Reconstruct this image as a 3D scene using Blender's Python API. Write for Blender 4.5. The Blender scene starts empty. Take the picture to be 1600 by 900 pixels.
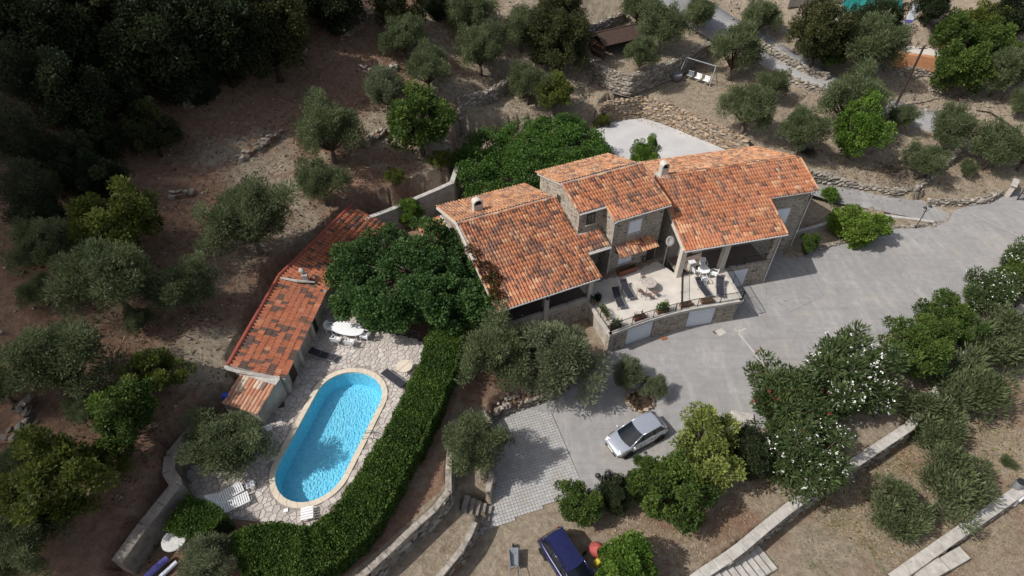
import bpy, bmesh, math, random
import numpy as np
from mathutils import Vector, Matrix
rnd = random.Random(11)
rng = np.random.default_rng(11)
S = bpy.context.scene
COL = S.collection

# ---------------------------------------------------------------- camera, sky, sun, exposure
CAMH, FPX, PITCH = 34.0, 900.0, math.radians(43.0)
cam = bpy.data.objects.new('camera', bpy.data.cameras.new('camera'))
COL.objects.link(cam)
cam.location = (0, 0, CAMH)
cam.rotation_euler = (math.pi / 2 - PITCH, 0, 0)
cam.data.sensor_width = 36.0
cam.data.lens = 36.0 * FPX / 1600.0
cam.data.clip_end = 6000
S.camera = cam

SUN_EL = math.radians(47)
SUN_TO = Vector((-0.955, -0.296, 0)).normalized() * math.cos(SUN_EL) + Vector((0, 0, math.sin(SUN_EL)))
w = bpy.data.worlds.new('World'); S.world = w; w.use_nodes = True
wn = w.node_tree
sky = wn.nodes.new('ShaderNodeTexSky'); sky.sky_type = 'NISHITA'; sky.sun_disc = False
sky.sun_elevation = SUN_EL; sky.sun_rotation = math.atan2(SUN_TO.x, SUN_TO.y)
bg = wn.nodes['Background']; bg.inputs['Strength'].default_value = 0.13
sky.dust_density = 2.5
hs = wn.nodes.new('ShaderNodeHueSaturation'); hs.inputs['Saturation'].default_value = 0.6      # broken cloud greys the blue
wn.links.new(sky.outputs[0], hs.inputs['Color']); wn.links.new(hs.outputs[0], bg.inputs['Color'])
sl = bpy.data.lights.new('sun', 'SUN'); sl.energy = 4.0; sl.angle = math.radians(0.55); sl.color = (1, .968, .925)
so = bpy.data.objects.new('sun', sl); COL.objects.link(so)
so.rotation_euler = SUN_TO.to_track_quat('Z', 'Y').to_euler(); so.location = (-60, -20, 80)
vs = S.view_settings
vs.view_transform = 'Standard'; vs.look = 'None'; vs.exposure = 0.0; vs.gamma = 1.0
S.cycles.max_bounces = 7; S.cycles.diffuse_bounces = 4; S.cycles.glossy_bounces = 2
S.cycles.transmission_bounces = 3; S.cycles.transparent_max_bounces = 8
S.cycles.caustics_reflective = False; S.cycles.caustics_refractive = False

# ---------------------------------------------------------------- photo ray helpers (places found by meeting the ground)
Fd = np.array([0, math.cos(PITCH), -math.sin(PITCH)])
Up = np.array([0, math.sin(PITCH), math.cos(PITCH)])
def ray(u, v):
    return Fd + np.array([(u - 800) / FPX, 0, 0]) + Up * ((450 - v) / FPX)
def P(u, v, z=0.0):
    d = ray(u, v); t = (z - CAMH) / d[2]
    return Vector((d[0] * t, d[1] * t, z))
def P2(lst, z):
    return [(P(u, v, z).x, P(u, v, z).y) for u, v in lst]
def pxsize(loc, size):
    d = np.array([loc[0], loc[1], loc[2] - CAMH]); return size * FPX / max(1.0, float(d @ Fd))

# ---------------------------------------------------------------- terrain
CP = [(0,880,4.5),(100,870,4.0),(180,872,3.5),(265,735,4.0),(230,760,4.1),(330,650,4.3),(340,575,4.7),(420,420,4.9),(520,330,4.9),(600,300,4.7),(680,275,4.4),(640,285,4.5),
(300,470,5.6),(200,600,5.4),(100,700,5.2),(0,650,6.5),(100,480,7),(250,330,7.2),(400,260,6.8),(100,300,9),(0,400,9),(0,200,13),(150,150,12),(300,150,10.5),(450,150,9),(400,60,12),
(550,220,6.5),(560,100,9.5),(620,40,11),(690,140,7.2),(640,230,5.4),(500,20,13),(250,20,16),(50,30,18),(760,160,5.4),(720,120,7.2),(780,172,4.8),(850,180,4.2),(905,150,4.6),
(770,60,9),(850,95,6.8),(830,15,11.5),(900,10,11),(960,30,9.3),(1000,50,8.2),(1060,40,8),(940,75,7.6),(1050,3,10.5),(1120,45,7.6),(1160,70,6.6),(1250,105,5.6),(1330,140,4.6),(1440,185,3.4),
(1090,120,4.9),(950,150,4.7),(1050,150,4.6),(1130,170,4.4),(1170,205,4.0),(1200,160,4.4),(1230,230,3.4),(1280,180,3.6),(1300,230,2.6),(1340,265,1.9),(1400,240,2.2),(1430,290,1.0),(1480,250,1.6),
(1500,290,.8),(1550,270,1.0),(1600,230,2),(1520,180,3.2),(1600,150,4.5),(1450,130,4.6),(1500,80,6.5),(1400,100,5.4),(1420,50,8),(1350,60,7.4),(1250,50,8),(1200,10,9.5),(1600,50,8.5),(1550,10,11),(1450,0,12),
(1700,100,7),(1750,300,1),(1650,330,0.1),(1300,850,-1.6),(1500,700,-1.6),(1600,620,-1.5),(1420,870,-1.7),(1600,850,-3),(1700,700,-2.5),(1700,500,-1),(740,560,1.9),(800,540,1.3),(880,560,.5),(930,520,.5),(760,600,1.7),
(560,500,2.45),(450,850,2.4),(650,400,2.45),(800,250,2.5),(1040,215,2.5),(1100,550,0),(1400,450,0),(850,800,0),(1500,370,0),(1200,620,0),(1050,850,0),(230,890,2.4)]
CPW = np.array([[*P(u, v, z)] for u, v, z in CP])
def _k(r):
    return np.where(r > 1e-9, r * r * np.log(np.maximum(r, 1e-9)), 0.0)
_n = len(CPW); _A = np.zeros((_n + 3, _n + 3)); _sc = 30.0
_xy = CPW[:, :2] / _sc
_A[:_n, :_n] = _k(np.hypot(_xy[:, None, 0] - _xy[None, :, 0], _xy[:, None, 1] - _xy[None, :, 1])) + np.eye(_n) * 0.004
_A[:_n, _n] = 1; _A[:_n, _n + 1:] = _xy; _A[_n:, :_n] = _A[:_n, _n:].T
_wt = np.linalg.solve(_A, np.concatenate([CPW[:, 2], np.zeros(3)]))
def base_h(x, y):
    xc = np.clip(x, -80, 95); yc = np.clip(y, 9, 135)
    out = np.empty(x.shape)
    for i in range(0, len(x), 20000):
        a, b = xc[i:i + 20000] / _sc, yc[i:i + 20000] / _sc
        out[i:i + 20000] = _k(np.hypot(a[:, None] - _xy[None, :, 0], b[:, None] - _xy[None, :, 1])) @ _wt[:_n] + _wt[_n] + a * _wt[_n + 1] + b * _wt[_n + 2]
    far = np.hypot(x - xc, y - yc)
    # gentle unevenness of the natural ground
    un = .07 * np.sin(x * 1.7 + np.sin(y * 1.3) * 1.2) * np.sin(y * 1.9 + np.cos(x * .9)) + .05 * np.sin(x * 3.9 + y * 2.3) * np.cos(y * 4.4 - x)
    return np.clip(out, -6, 34) * np.exp(-far / 900) + un
def inpoly(x, y, poly):
    c = np.zeros(x.shape, bool); n = len(poly); j = n - 1
    for i in range(n):
        xi, yi = poly[i]; xj, yj = poly[j]
        if yi != yj:
            c ^= ((yi > y) != (yj > y)) & (x < (xj - xi) * (y - yi) / (yj - yi) + xi)
        j = i
    return c
REG = []
def region(name, pts):
    w3 = np.array([[*P(u, v, z)] for u, v, z in pts])
    M_ = np.c_[w3[:, :2], np.ones(len(w3))]
    if np.ptp(w3[:, 2]) < 1e-6: co = np.array([0, 0, w3[0, 2]])
    else: co = np.linalg.lstsq(M_, w3[:, 2], rcond=None)[0]
    REG.append((name, [tuple(q) for q in w3[:, :2]], co))
    return REG[-1]
def Z(z, lst): return [(u, v, z) for u, v in lst]
ZP, ZT, ZS1 = 2.45, 2.3, 1.15
region('lower lawn', Z(-1.55, [(1030,960),(1090,895),(1240,785),(1420,665),(1510,545),(1600,478),(1760,380),(1900,560),(1600,765),(1480,845),(1390,905),(1330,960)]))
region('low terrace', Z(-2.6, [(1330,960),(1390,905),(1480,845),(1600,765),(1900,560),(1900,960)]))
region('swing lawn', [(935,165,4.6),(945,158,4.6),(1006,152,4.6),(1047,163,4.55),(1089,182,4.4),(1124,199,4.2),(1155,212,4.0),(1175,190,4.1),(1185,150,4.5),(1120,85,5.1),(1108,80,5.1),(1060,104,5.1),(1022,122,5.0),(992,131,5.0),(965,130,5.0),(930,118,5.2),(915,140,4.9)])
region('shed terrace', [(925,94,7.0),(957,110,7.0),(987,117,7.0),(1009,110,7.0),(1047,96,7.0),(1111,65,7.0),(1085,55,7.3),(1040,60,7.4),(980,55,7.6),(935,70,7.5)])
region('strip', Z(ZS1, [(704,690),(700,772),(655,820),(590,880),(525,935),(655,935),(690,900),(728,856),(745,815),(758,792),(767,740),(765,660),(757,640),(715,650)]))
region('pool level', Z(ZP, [(180,885),(225,822),(272,745),(268,715),(330,640),(385,625),(372,590),(430,450),(560,345),(612,325),(705,285),(712,215),(800,205),(930,192),(945,176),(975,172),(1009,177),(1064,199),(1102,214),(1155,232),(1240,262),(1200,330),(1000,420),(935,440),(800,470),(762,500),(742,560),(715,640),(704,690),(700,770),(655,818),(590,877),(520,935),(180,960)]))
region('court', Z(0, [(690,945),(730,870),(752,818),(764,795),(772,745),(766,690),(764,655),(790,628),(862,612),(920,575),(950,552),(1000,480),(1100,415),(1240,350),(1300,360),(1400,330),(1440,306),(1560,308),(1590,296),(1620,290),(1800,300),(1760,380),(1600,478),(1510,545),(1420,665),(1240,785),(1090,895),(1030,960)]))
region('stairwell', [(720,770,.75),(757,782,-.3),(767,797,-.4),(748,822,-.4),(716,798,.75)])
region('ramp', [(1480,345,0),(1385,336,.1),(1310,320,.85),(1262,300,1.7),(1225,270,2.3),(1238,258,2.45),(1300,286,1.2),(1370,309,.4),(1440,316,0),(1490,330,0)])
region('bed', [(1480,346,.05),(1385,338,.12),(1312,322,.5),(1262,301,1.0),(1228,362,.9),(1308,343,.35),(1330,352,.2)])
region('garden', Z(.12, [(1228,364),(1310,345),(1400,338),(1466,349),(1392,353),(1300,382),(1246,398),(1225,400)]))
REGH = {n: c for n, p, c in REG}
def Hf(x, y):
    x = np.asarray(x, float); y = np.asarray(y, float)
    z = base_h(x, y)
    for name, poly, co in REG:
        m = inpoly(x, y, poly)
        if m.any(): z[m] = (co[0] * x + co[1] * y + co[2])[m] - (.035 if name in ('court', 'ramp') else .03 if name == 'pool level' else 0)
    return z
def hz(x, y): return float(Hf(np.array([x]), np.array([y]))[0])
def hit(u, v, dz=0.0):
    d = ray(u, v)
    t = np.linspace(20, 190, 340); zz = CAMH + d[2] * t - (Hf(d[0] * t, d[1] * t) + dz)
    k = np.argmax(zz < 0) if (zz < 0).any() else len(t) - 1
    a, b = t[max(k - 1, 0)], t[k]
    t = np.linspace(a, b, 24); zz = CAMH + d[2] * t - (Hf(d[0] * t, d[1] * t) + dz)
    k = np.argmax(zz < 0) if (zz < 0).any() else len(t) - 1
    tt = t[k]; x, y = d[0] * tt, d[1] * tt
    return Vector((x, y, hz(x, y)))

# ---------------------------------------------------------------- object helpers
def link(o, parent=None):
    COL.objects.link(o)
    if parent: o.parent = parent
    return o
def tag(o, label=None, cat=None, group=None, kind=None):
    if label: o['label'] = label
    if cat: o['category'] = cat
    if group: o['group'] = group
    if kind: o['kind'] = kind
    return o
def thing(name, label, cat, loc=(0, 0, 0), rot=0.0, group=None):
    o = bpy.data.objects.new(name, None); o.empty_display_size = .3
    o.location = loc; o.rotation_euler = (0, 0, rot)
    link(o); return tag(o, label, cat, group)
def root_of(o):
    while o.parent: o = o.parent
    return o
class MB:
    def __init__(s): s.v = []; s.f = []; s.m = []; s.t = []
    def add(s, vs_, fs_, mi=0, tint=0.5):
        b = len(s.v); s.v += [tuple(q) for q in vs_]; s.f += [tuple(i + b for i in f) for f in fs_]
        s.m += [mi] * len(fs_); s.t += [tint] * len(fs_); return s
    def box(s, c, d, rot=0.0, mi=0, tint=.5, M=None):
        x, y, z = d[0] / 2, d[1] / 2, d[2] / 2
        q = [Vector((a * x, b * y, e * z)) for a, b, e in ((-1,-1,-1),(1,-1,-1),(1,1,-1),(-1,1,-1),(-1,-1,1),(1,-1,1),(1,1,1),(-1,1,1))]
        T = M if M else Matrix.Translation(Vector(c)) @ Matrix.Rotation(rot, 4, 'Z')
        return s.add([T @ a for a in q], [(0,3,2,1),(4,5,6,7),(0,1,5,4),(1,2,6,5),(2,3,7,6),(3,0,4,7)], mi, tint)
    def bbox(s, c, d, bev=.02, mi=0, tint=.5, M=None, rot=0.0):      # box with a bevelled upper rim
        x, y, z = d[0] / 2, d[1] / 2, d[2] / 2; b = bev
        q = []
        for (k, zz) in ((0, -z), (0, z - b), (b, z)):
            q += [Vector((a * (x - k), e * (y - k), zz)) for a, e in ((-1,-1),(1,-1),(1,1),(-1,1))]
        T = M if M else Matrix.Translation(Vector(c)) @ Matrix.Rotation(rot, 4, 'Z')
        fs = [(0,3,2,1), (8,9,10,11)]
        for r in (0, 4):
            for i in range(4): fs.append((r + i, r + (i + 1) % 4, r + 4 + (i + 1) % 4, r + 4 + i))
        return s.add([T @ a for a in q], fs, mi, tint)
    def prism(s, poly, z0, z1, mi=0, tint=.5, bev=0.0, zt=None):
        n = len(poly)
        if sum(poly[i][0] * poly[(i + 1) % n][1] - poly[(i + 1) % n][0] * poly[i][1] for i in range(n)) < 0: poly = poly[::-1]
        vs_ = [(x, y, z0) for x, y in poly]
        if bev:
            cx = sum(p[0] for p in poly) / n; cy = sum(p[1] for p in poly) / n
            vs_ += [(x, y, z1 - bev) for x, y in poly]
            ins = []
            for x, y in poly:
                d = math.hypot(x - cx, y - cy) + 1e-6; k = max(0, 1 - bev / d); ins.append((cx + (x - cx) * k, cy + (y - cy) * k, z1))
            vs_ += ins; L = 3
        else:
            vs_ += [(x, y, z1) for x, y in poly]; L = 2
        fs = [tuple(range(n))[::-1], tuple(range((L - 1) * n, L * n))]
        for r in range(L - 1):
            for i in range(n): fs.append((r * n + i, r * n + (i + 1) % n, (r + 1) * n + (i + 1) % n, (r + 1) * n + i))
        return s.add(vs_, fs, mi, tint)
    def tube(s, pts, rad, n=6, mi=0, tint=.5, cap=True, closed=False):
        pts = [Vector(p) for p in pts]; R = rad if isinstance(rad, (list, tuple)) else [rad] * len(pts)
        rings = []; up = Vector((0, 0, 1)); prev = None
        for i, p in enumerate(pts):
            if closed: d = pts[(i + 1) % len(pts)] - pts[i - 1]
            else: d = pts[min(i + 1, len(pts) - 1)] - pts[max(i - 1, 0)]
            d.normalize()
            a = prev - d * prev.dot(d) if prev else (d.cross(up) if abs(d.z) < .95 else d.cross(Vector((1, 0, 0))))
            a.normalize(); prev = a; b = d.cross(a)
            rings.append([p + (a * math.cos(2 * math.pi * k / n) + b * math.sin(2 * math.pi * k / n)) * R[i] for k in range(n)])
        vs_ = [q for r in rings for q in r]; fs = []
        m = len(rings)
        for i in range(m if closed else m - 1):
            j = (i + 1) % m
            for k in range(n): fs.append((i * n + k, i * n + (k + 1) % n, j * n + (k + 1) % n, j * n + k))
        if cap and not closed: fs += [tuple(range(n))[::-1], tuple(range((m - 1) * n, m * n))]
        return s.add(vs_, fs, mi, tint)
    def lathe(s, prof, c=(0, 0, 0), n=20, mi=0, tint=.5, M=None, cap=True):
        vs_ = []
        for r, z in prof:
            vs_ += [Vector((r * math.cos(2 * math.pi * k / n), r * math.sin(2 * math.pi * k / n), z)) for k in range(n)]
        T = M if M else Matrix.Translation(Vector(c)); fs = []
        for i in range(len(prof) - 1):
            for k in range(n): fs.append((i * n + k, i * n + (k + 1) % n, (i + 1) * n + (k + 1) % n, (i + 1) * n + k))
        if cap and prof[0][0] > 1e-4: fs.append(tuple(range(n))[::-1])
        if cap and prof[-1][0] > 1e-4: fs.append(tuple(range((len(prof) - 1) * n, len(prof) * n)))
        return s.add([T @ q for q in vs_], fs, mi, tint)
    def mesh(s, name, mats, off=(0, 0, 0), smooth=False):
        me = bpy.data.meshes.new(name)
        ox, oy, oz = off
        me.from_pydata([(a - ox, b - oy, c - oz) for a, b, c in s.v], [], s.f)
        for m_ in (mats if isinstance(mats, (list, tuple)) else [mats]): me.materials.append(m_)
        me.polygons.foreach_set('material_index', s.m)
        at = me.attributes.new('tint', 'FLOAT', 'FACE'); at.data.foreach_set('value', s.t)
        if smooth: me.polygons.foreach_set('use_smooth', [True] * len(me.polygons))
        me.update(); return me
    def build(s, name, mats, parent=None, smooth=False, kind=None, world=False, auto=None):
        off = root_of(parent).location if (world and parent) else (0, 0, 0)
        me = s.mesh(name, mats, off, smooth)
        if auto is not None: sharp(me, auto)
        o = bpy.data.objects.new(name, me); link(o, parent)
        if kind: o['kind'] = kind
        return o
def sharp(me, deg):
    me.polygons.foreach_set('use_smooth', [True] * len(me.polygons))
    try: me.set_sharp_from_angle(angle=math.radians(deg))
    except Exception: pass
def npmesh(name, V, F, mats, tint=None, mi=None, smooth=False, extra=None):
    V = np.asarray(V, np.float32); F = np.asarray(F, np.int32); k = F.shape[1]
    me = bpy.data.meshes.new(name)
    me.vertices.add(len(V)); me.vertices.foreach_set('co', V.ravel())
    me.loops.add(F.size); me.loops.foreach_set('vertex_index', F.ravel())
    me.polygons.add(len(F)); me.polygons.foreach_set('loop_start', np.arange(0, F.size, k, dtype=np.int32))
    for m_ in (mats if isinstance(mats, (list, tuple)) else [mats]): me.materials.append(m_)
    if mi is not None: me.polygons.foreach_set('material_index', np.asarray(mi, np.int32))
    if tint is not None:
        at = me.attributes.new('tint', 'FLOAT', 'FACE'); at.data.foreach_set('value', np.asarray(tint, np.float32))
    for nm, arr in (extra or {}).items():
        at = me.attributes.new(nm, 'FLOAT', 'POINT'); at.data.foreach_set('value', np.asarray(arr, np.float32))
    me.update(calc_edges=True)
    if smooth: me.polygons.foreach_set('use_smooth', np.ones(len(F), bool))
    return me
def copy_tree(o, parent=None):
    c = o.copy(); link(c, parent)
    if parent: c.parent = parent
    for ch in o.children: copy_tree(ch, c)
    return c
def dup(o, loc, rot, label, scale=None, group=None):
    c = copy_tree(o); c.location = loc; c.rotation_euler = (0, 0, rot); c['label'] = label
    if group: c['group'] = group
    if scale: c.scale = (scale,) * 3 if isinstance(scale, (int, float)) else scale
    return c
def mesh_arrays(me):
    n = len(me.vertices); V = np.empty(n * 3, np.float32); me.vertices.foreach_get('co', V); V = V.reshape(-1, 3)
    me.calc_loop_triangles(); T = np.empty(len(me.loop_triangles) * 3, np.int32); me.loop_triangles.foreach_get('vertices', T)
    tp = np.empty(len(me.loop_triangles), np.int32); me.loop_triangles.foreach_get('polygon_index', tp)
    at = np.empty(len(me.polygons), np.float32); me.attributes['tint'].data.foreach_get('value', at)
    return V, T.reshape(-1, 3), at[tp]
def pieces(parent, name, items, variants, mats, limit=300, minpx=5.0, rest='rubble'):
    """items: (Matrix world, variant index, size in metres). The largest in view become parts of their own, the rest one joined part."""
    off = Vector(root_of(parent).location); T0 = Matrix.Translation(-off)
    items = sorted(items, key=lambda q: -pxsize(q[0].translation, q[2]))
    solo = [q for q in items[:limit] if pxsize(q[0].translation, q[2]) >= minpx]; others = items[len(solo):]
    for M_, k, _s in solo:
        o = bpy.data.objects.new(name, variants[k]); COL.objects.link(o); o.parent = parent; o.matrix_basis = T0 @ M_
    if others:
        arr = [mesh_arrays(m_) for m_ in variants]; Vs, Ts, ts, b = [], [], [], 0
        for M_, k, _s in others:
            V, T, t = arr[k]; A = np.array(T0 @ M_); Vs.append(V @ A[:3, :3].T + A[:3, 3]); Ts.append(T + b); ts.append(t); b += len(V)
        o = bpy.data.objects.new(rest, npmesh(rest, np.concatenate(Vs), np.concatenate(Ts), mats, np.concatenate(ts)))
        link(o, parent); o['kind'] = 'stuff'
    return len(solo)

# ---------------------------------------------------------------- materials
class NT:
    def __init__(s, name, rough=.8, spec=.3):
        s.m = bpy.data.materials.new(name); s.m.use_nodes = True; s.t = s.m.node_tree; s.b = s.t.nodes['Principled BSDF']
        s.b.inputs['Roughness'].default_value = rough; s.b.inputs['Specular IOR Level'].default_value = spec
        s._g = None
    def n(s, ty, **kw):
        nd = s.t.nodes.new(ty)
        for k, v in kw.items(): setattr(nd, k, v)
        return nd
    def l(s, a, b): s.t.links.new(a, b)
    def pos(s, obj=False):
        if obj: return s.n('ShaderNodeTexCoord').outputs['Object']
        return s.n('ShaderNodeNewGeometry').outputs['Position']
    def map(s, co, sc):
        q = s.n('ShaderNodeMapping'); s.l(co, q.inputs[0]); q.inputs['Scale'].default_value = sc; return q.outputs[0]
    def noise(s, scale, det=4, rough=.6, obj=False, co=None, dist=0.0):
        q = s.n('ShaderNodeTexNoise'); q.inputs['Scale'].default_value = scale; q.inputs['Detail'].default_value = det
        q.inputs['Roughness'].default_value = rough; q.inputs['Distortion'].default_value = dist
        s.l(co if co is not None else s.pos(obj), q.inputs['Vector']); return q.outputs['Fac']
    def voro(s, scale, feat='F1', obj=False, co=None, out='Distance'):
        q = s.n('ShaderNodeTexVoronoi', feature=feat); q.inputs['Scale'].default_value = scale
        s.l(co if co is not None else s.pos(obj), q.inputs['Vector']); return q.outputs[out]
    def ramp(s, fac, stops, mode='LINEAR'):
        q = s.n('ShaderNodeValToRGB'); cr = q.color_ramp; cr.interpolation = mode
        while len(cr.elements) < len(stops): cr.elements.new(.5)
        for e, (p_, c) in zip(cr.elements, stops):
            e.position = p_; e.color = (c, c, c, 1) if isinstance(c, (int, float)) else (*c, 1)
        s.l(fac, q.inputs[0]); return q.outputs[0]
    def mix(s, fac, a, b, mode='MIX'):
        q = s.n('ShaderNodeMix', data_type='RGBA', blend_type=mode)
        for sock, val in ((q.inputs['Factor'], fac), (q.inputs[6], a), (q.inputs[7], b)):
            if hasattr(val, 'is_output'): s.l(val, sock)
            elif isinstance(val, (int, float)): sock.default_value = val if sock is q.inputs['Factor'] else (val, val, val, 1)
            else: sock.default_value = (*val, 1)
        return q.outputs[2]
    def math(s, op, a, b=0.5, c=None):
        q = s.n('ShaderNodeMath', operation=op)
        for i, val in enumerate((a, b, c)):
            if val is None: continue
            if hasattr(val, 'is_output'): s.l(val, q.inputs[i])
            else: q.inputs[i].default_value = val
        return q.outputs[0]
    def attr(s, name='tint'):
        return s.n('ShaderNodeAttribute', attribute_name=name).outputs['Fac']
    def color(s, c):
        if hasattr(c, 'is_output'): s.l(c, s.b.inputs['Base Color'])
        else: s.b.inputs['Base Color'].default_value = (*c, 1)
        return s
    def bump(s, h, strength=.4, dist=.02):
        q = s.n('ShaderNodeBump'); q.inputs['Strength'].default_value = strength; q.inputs['Distance'].default_value = dist
        s.l(h, q.inputs['Height']); s.l(q.outputs[0], s.b.inputs['Normal']); return s
def plain(name, c, rough=.6, spec=.4, var=.12, scale=6, metal=0.0, obj=True):
    q = NT(name, rough, spec); f = q.noise(scale, 4, .65, obj=obj)
    q.color(q.mix(q.ramp(f, [(.3, 0), (.7, 1)]), tuple(x * (1 - var) for x in c), tuple(min(1, x * (1 + var)) for x in c)))
    q.b.inputs['Metallic'].default_value = metal; q.bump(f, .12, .01); return q.m
MAT = {}
# ground: dry earth, straw and stones; the 'straw' attribute says how much dead grass covers the soil
q = NT('dry_ground', .95, .15)
n1 = q.noise(.32, 6, .62); n2 = q.noise(2.3, 6, .7); n3 = q.noise(16, 5, .75); v1 = q.voro(7)
soil = q.mix(q.ramp(n2, [(.3, 0), (.7, 1)]), (.19, .105, .070), (.35, .225, .15))
straw = q.mix(q.ramp(n2, [(.3, 0), (.72, 1)]), (.24, .19, .135), (.47, .39, .29))
cov = q.math('ADD', q.attr('straw'), q.math('MULTIPLY', q.math('SUBTRACT', n1, .5), 1.6))
c = q.mix(q.ramp(cov, [(.35, 0), (.68, 1)]), soil, straw)
green = q.math('MULTIPLY', q.ramp(q.noise(.8, 5, .7), [(.55, 0), (.68, 1)]), q.attr('green'))
c = q.mix(green, c, (.15, .165, .075))
c = q.mix(q.math('MULTIPLY', q.ramp(n3, [(.55, 0), (.75, 1)]), .5), c, (.50, .45, .38))
c = q.mix(q.ramp(v1, [(.05, .55), (.16, 0)]), c, (.36, .33, .29))
c = q.mix(q.ramp(q.noise(34, 3, .7), [(.32, .75), (.52, 0)]), c, (.05, .035, .025))
c = q.mix(q.ramp(q.noise(1.3, 6, .75, dist=.8), [(.54, 0), (.70, .55)]), c, (.13, .085, .055))
q.color(c); q.bump(q.math('ADD', n3, q.math('MULTIPLY', n2, 2.0)), .9, .09); MAT['ground'] = q.m
# old concrete
q = NT('concrete_court', .9, .2)
n1 = q.noise(.22, 6, .6); n2 = q.noise(1.9, 7, .7); n3 = q.noise(30, 4, .7); n4 = q.noise(.9, 5, .7, co=q.map(q.pos(), (1, .22, 1)))
c = q.mix(q.ramp(n1, [(.32, 0), (.68, 1)]), (.28, .269, .26), (.395, .378, .362))
c = q.mix(q.ramp(n2, [(.40, .7), (.68, 0)]), c, (.245, .235, .23))
c = q.mix(q.math('MULTIPLY', q.ramp(n4, [(.5, 0), (.72, 1)]), .55), c, (.47, .44, .40))
c = q.mix(q.math('MULTIPLY', q.ramp(q.noise(.16, 5, .7, dist=1.2), [(.55, 0), (.75, 1)]), .5), c, (.40, .33, .26))
c = q.mix(q.ramp(n3, [(.3, .35), (.5, 0)]), c, (.16, .15, .14))
mp_ = q.n('ShaderNodeMapping'); q.l(q.pos(), mp_.inputs[0]); mp_.inputs['Rotation'].default_value = (0, 0, -math.radians(31)); mp_.inputs['Scale'].default_value = (.10, 1.5, 1)
c = q.mix(q.math('MULTIPLY', q.ramp(q.noise(1.0, 6, .72, co=mp_.outputs[0]), [(.52, 0), (.70, 1)]), .6), c, (.235, .225, .215))      # tyre-worn lanes
wv = q.n('ShaderNodeVectorMath', operation='ADD'); nz_ = q.n('ShaderNodeTexNoise'); nz_.inputs['Scale'].default_value = .9; q.l(q.pos(), nz_.inputs['Vector']); q.l(q.pos(), wv.inputs[0]); q.l(nz_.outputs['Color'], wv.inputs[1])
ce = q.voro(.16, 'DISTANCE_TO_EDGE', co=wv.outputs[0]); c = q.mix(q.math('MULTIPLY', q.ramp(ce, [(.002, .42), (.005, 0)]), q.ramp(q.noise(.35), [(.53, 0), (.62, 1)])), c, (.13, .12, .11))   # cracks
c = q.mix(q.ramp(q.noise(1.1, 3, .5), [(.70, 0), (.76, .55)]), c, (.14, .13, .125))      # oil stains
q.color(c); q.bump(q.math('ADD', n3, n2), .35, .02); MAT['concrete'] = q.m
q = NT('pale_gravel', .95, .2)
n1 = q.noise(.5, 5, .6); v = q.voro(22)
c = q.mix(q.ramp(n1, [(.3, 0), (.7, 1)]), (.45, .435, .425), (.56, .545, .535))
c = q.mix(q.ramp(v, [(.1, .5), (.5, 0)]), c, (.42, .40, .38)); q.color(c); q.bump(v, .5, .03); MAT['gravel'] = q.m
q = NT('grey_asphalt', .9, .2); n1 = q.noise(1.1, 6, .7)
q.color(q.mix(q.ramp(n1, [(.3, 0), (.7, 1)]), (.27, .265, .26), (.37, .36, .35))); q.bump(q.noise(40), .3, .02); MAT['asphalt'] = q.m
# stones: tint = the stone's own colour
def stone_mat(name, dark, lite, warm):
    q = NT(name, .92, .2); t = q.attr(); n2 = q.noise(5, 5, .7)
    c = q.mix(t, dark, lite); c = q.mix(q.ramp(n2, [(.4, 0), (.7, .7)]), c, warm)
    c = q.mix(q.ramp(q.noise(22, 4, .7), [(.3, .5), (.5, 0)]), c, tuple(x * .45 for x in dark)); q.color(c); q.bump(q.noise(12, 5), .7, .04); return q.m
MAT['stone'] = stone_mat('field_stone', (.15, .135, .12), (.42, .39, .34), (.34, .26, .17))
MAT['ochre_stone'] = stone_mat('ochre_stone', (.17, .14, .11), (.44, .37, .28), (.42, .25, .12))
MAT['paving'] = stone_mat('paving_stone', (.40, .36, .33), (.63, .58, .53), (.50, .42, .36))
MAT['joint'] = plain('mortar_joint', (.29, .255, .225), .95, .1, .3, 8, obj=False)
MAT['render'] = plain('rough_render', (.40, .36, .31), .92, .15, .28, 1.3, obj=False)
MAT['cap'] = plain('weathered_cement', (.43, .40, .36), .92, .15, .25, 2.2, obj=False)
MAT['old_cap'] = plain('worn_cement', (.30, .265, .225), .95, .1, .45, 2.6, obj=False)
MAT['earth_wall'] = plain('dirty_cement', (.23, .20, .17), .95, .1, .35, 1.6, obj=False)
# house masonry: small irregular stones in pale mortar
q = NT('house_masonry', .92, .2)
co = q.map(q.pos(), (1, 1, 1.9))
dst = q.n('ShaderNodeVectorMath', operation='ADD'); nz = q.n('ShaderNodeTexNoise'); nz.inputs['Scale'].default_value = 2.5
q.l(co, nz.inputs['Vector']); sc = q.n('ShaderNodeVectorMath', operation='SCALE'); q.l(nz.outputs['Color'], sc.inputs[0]); sc.inputs['Scale'].default_value = .35
q.l(co, dst.inputs[0]); q.l(sc.outputs[0], dst.inputs[1])
cells = q.voro(4.6, co=dst.outputs[0], out='Color'); edge = q.voro(4.6, 'DISTANCE_TO_EDGE', co=dst.outputs[0])
sep = q.n('ShaderNodeSeparateColor'); q.l(cells, sep.inputs[0])
c = q.ramp(sep.outputs[0], [(0, (.27, .225, .18)), (.35, (.42, .35, .265)), (.7, (.52, .455, .365)), (1, (.57, .50, .40))])
c = q.mix(q.ramp(sep.outputs[1], [(.88, 0), (.90, 1)]), c, (.13, .115, .10))
c = q.mix(q.ramp(q.noise(9, 5, .7), [(.35, .5), (.65, 0)]), c, (.16, .13, .10))
c = q.mix(q.ramp(edge, [(.02, 1), (.08, 0)]), c, (.55, .51, .45))
q.color(c); q.bump(q.ramp(edge, [(0, 0), (.12, 1)]), .8, .05); MAT['masonry'] = q.m
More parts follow.
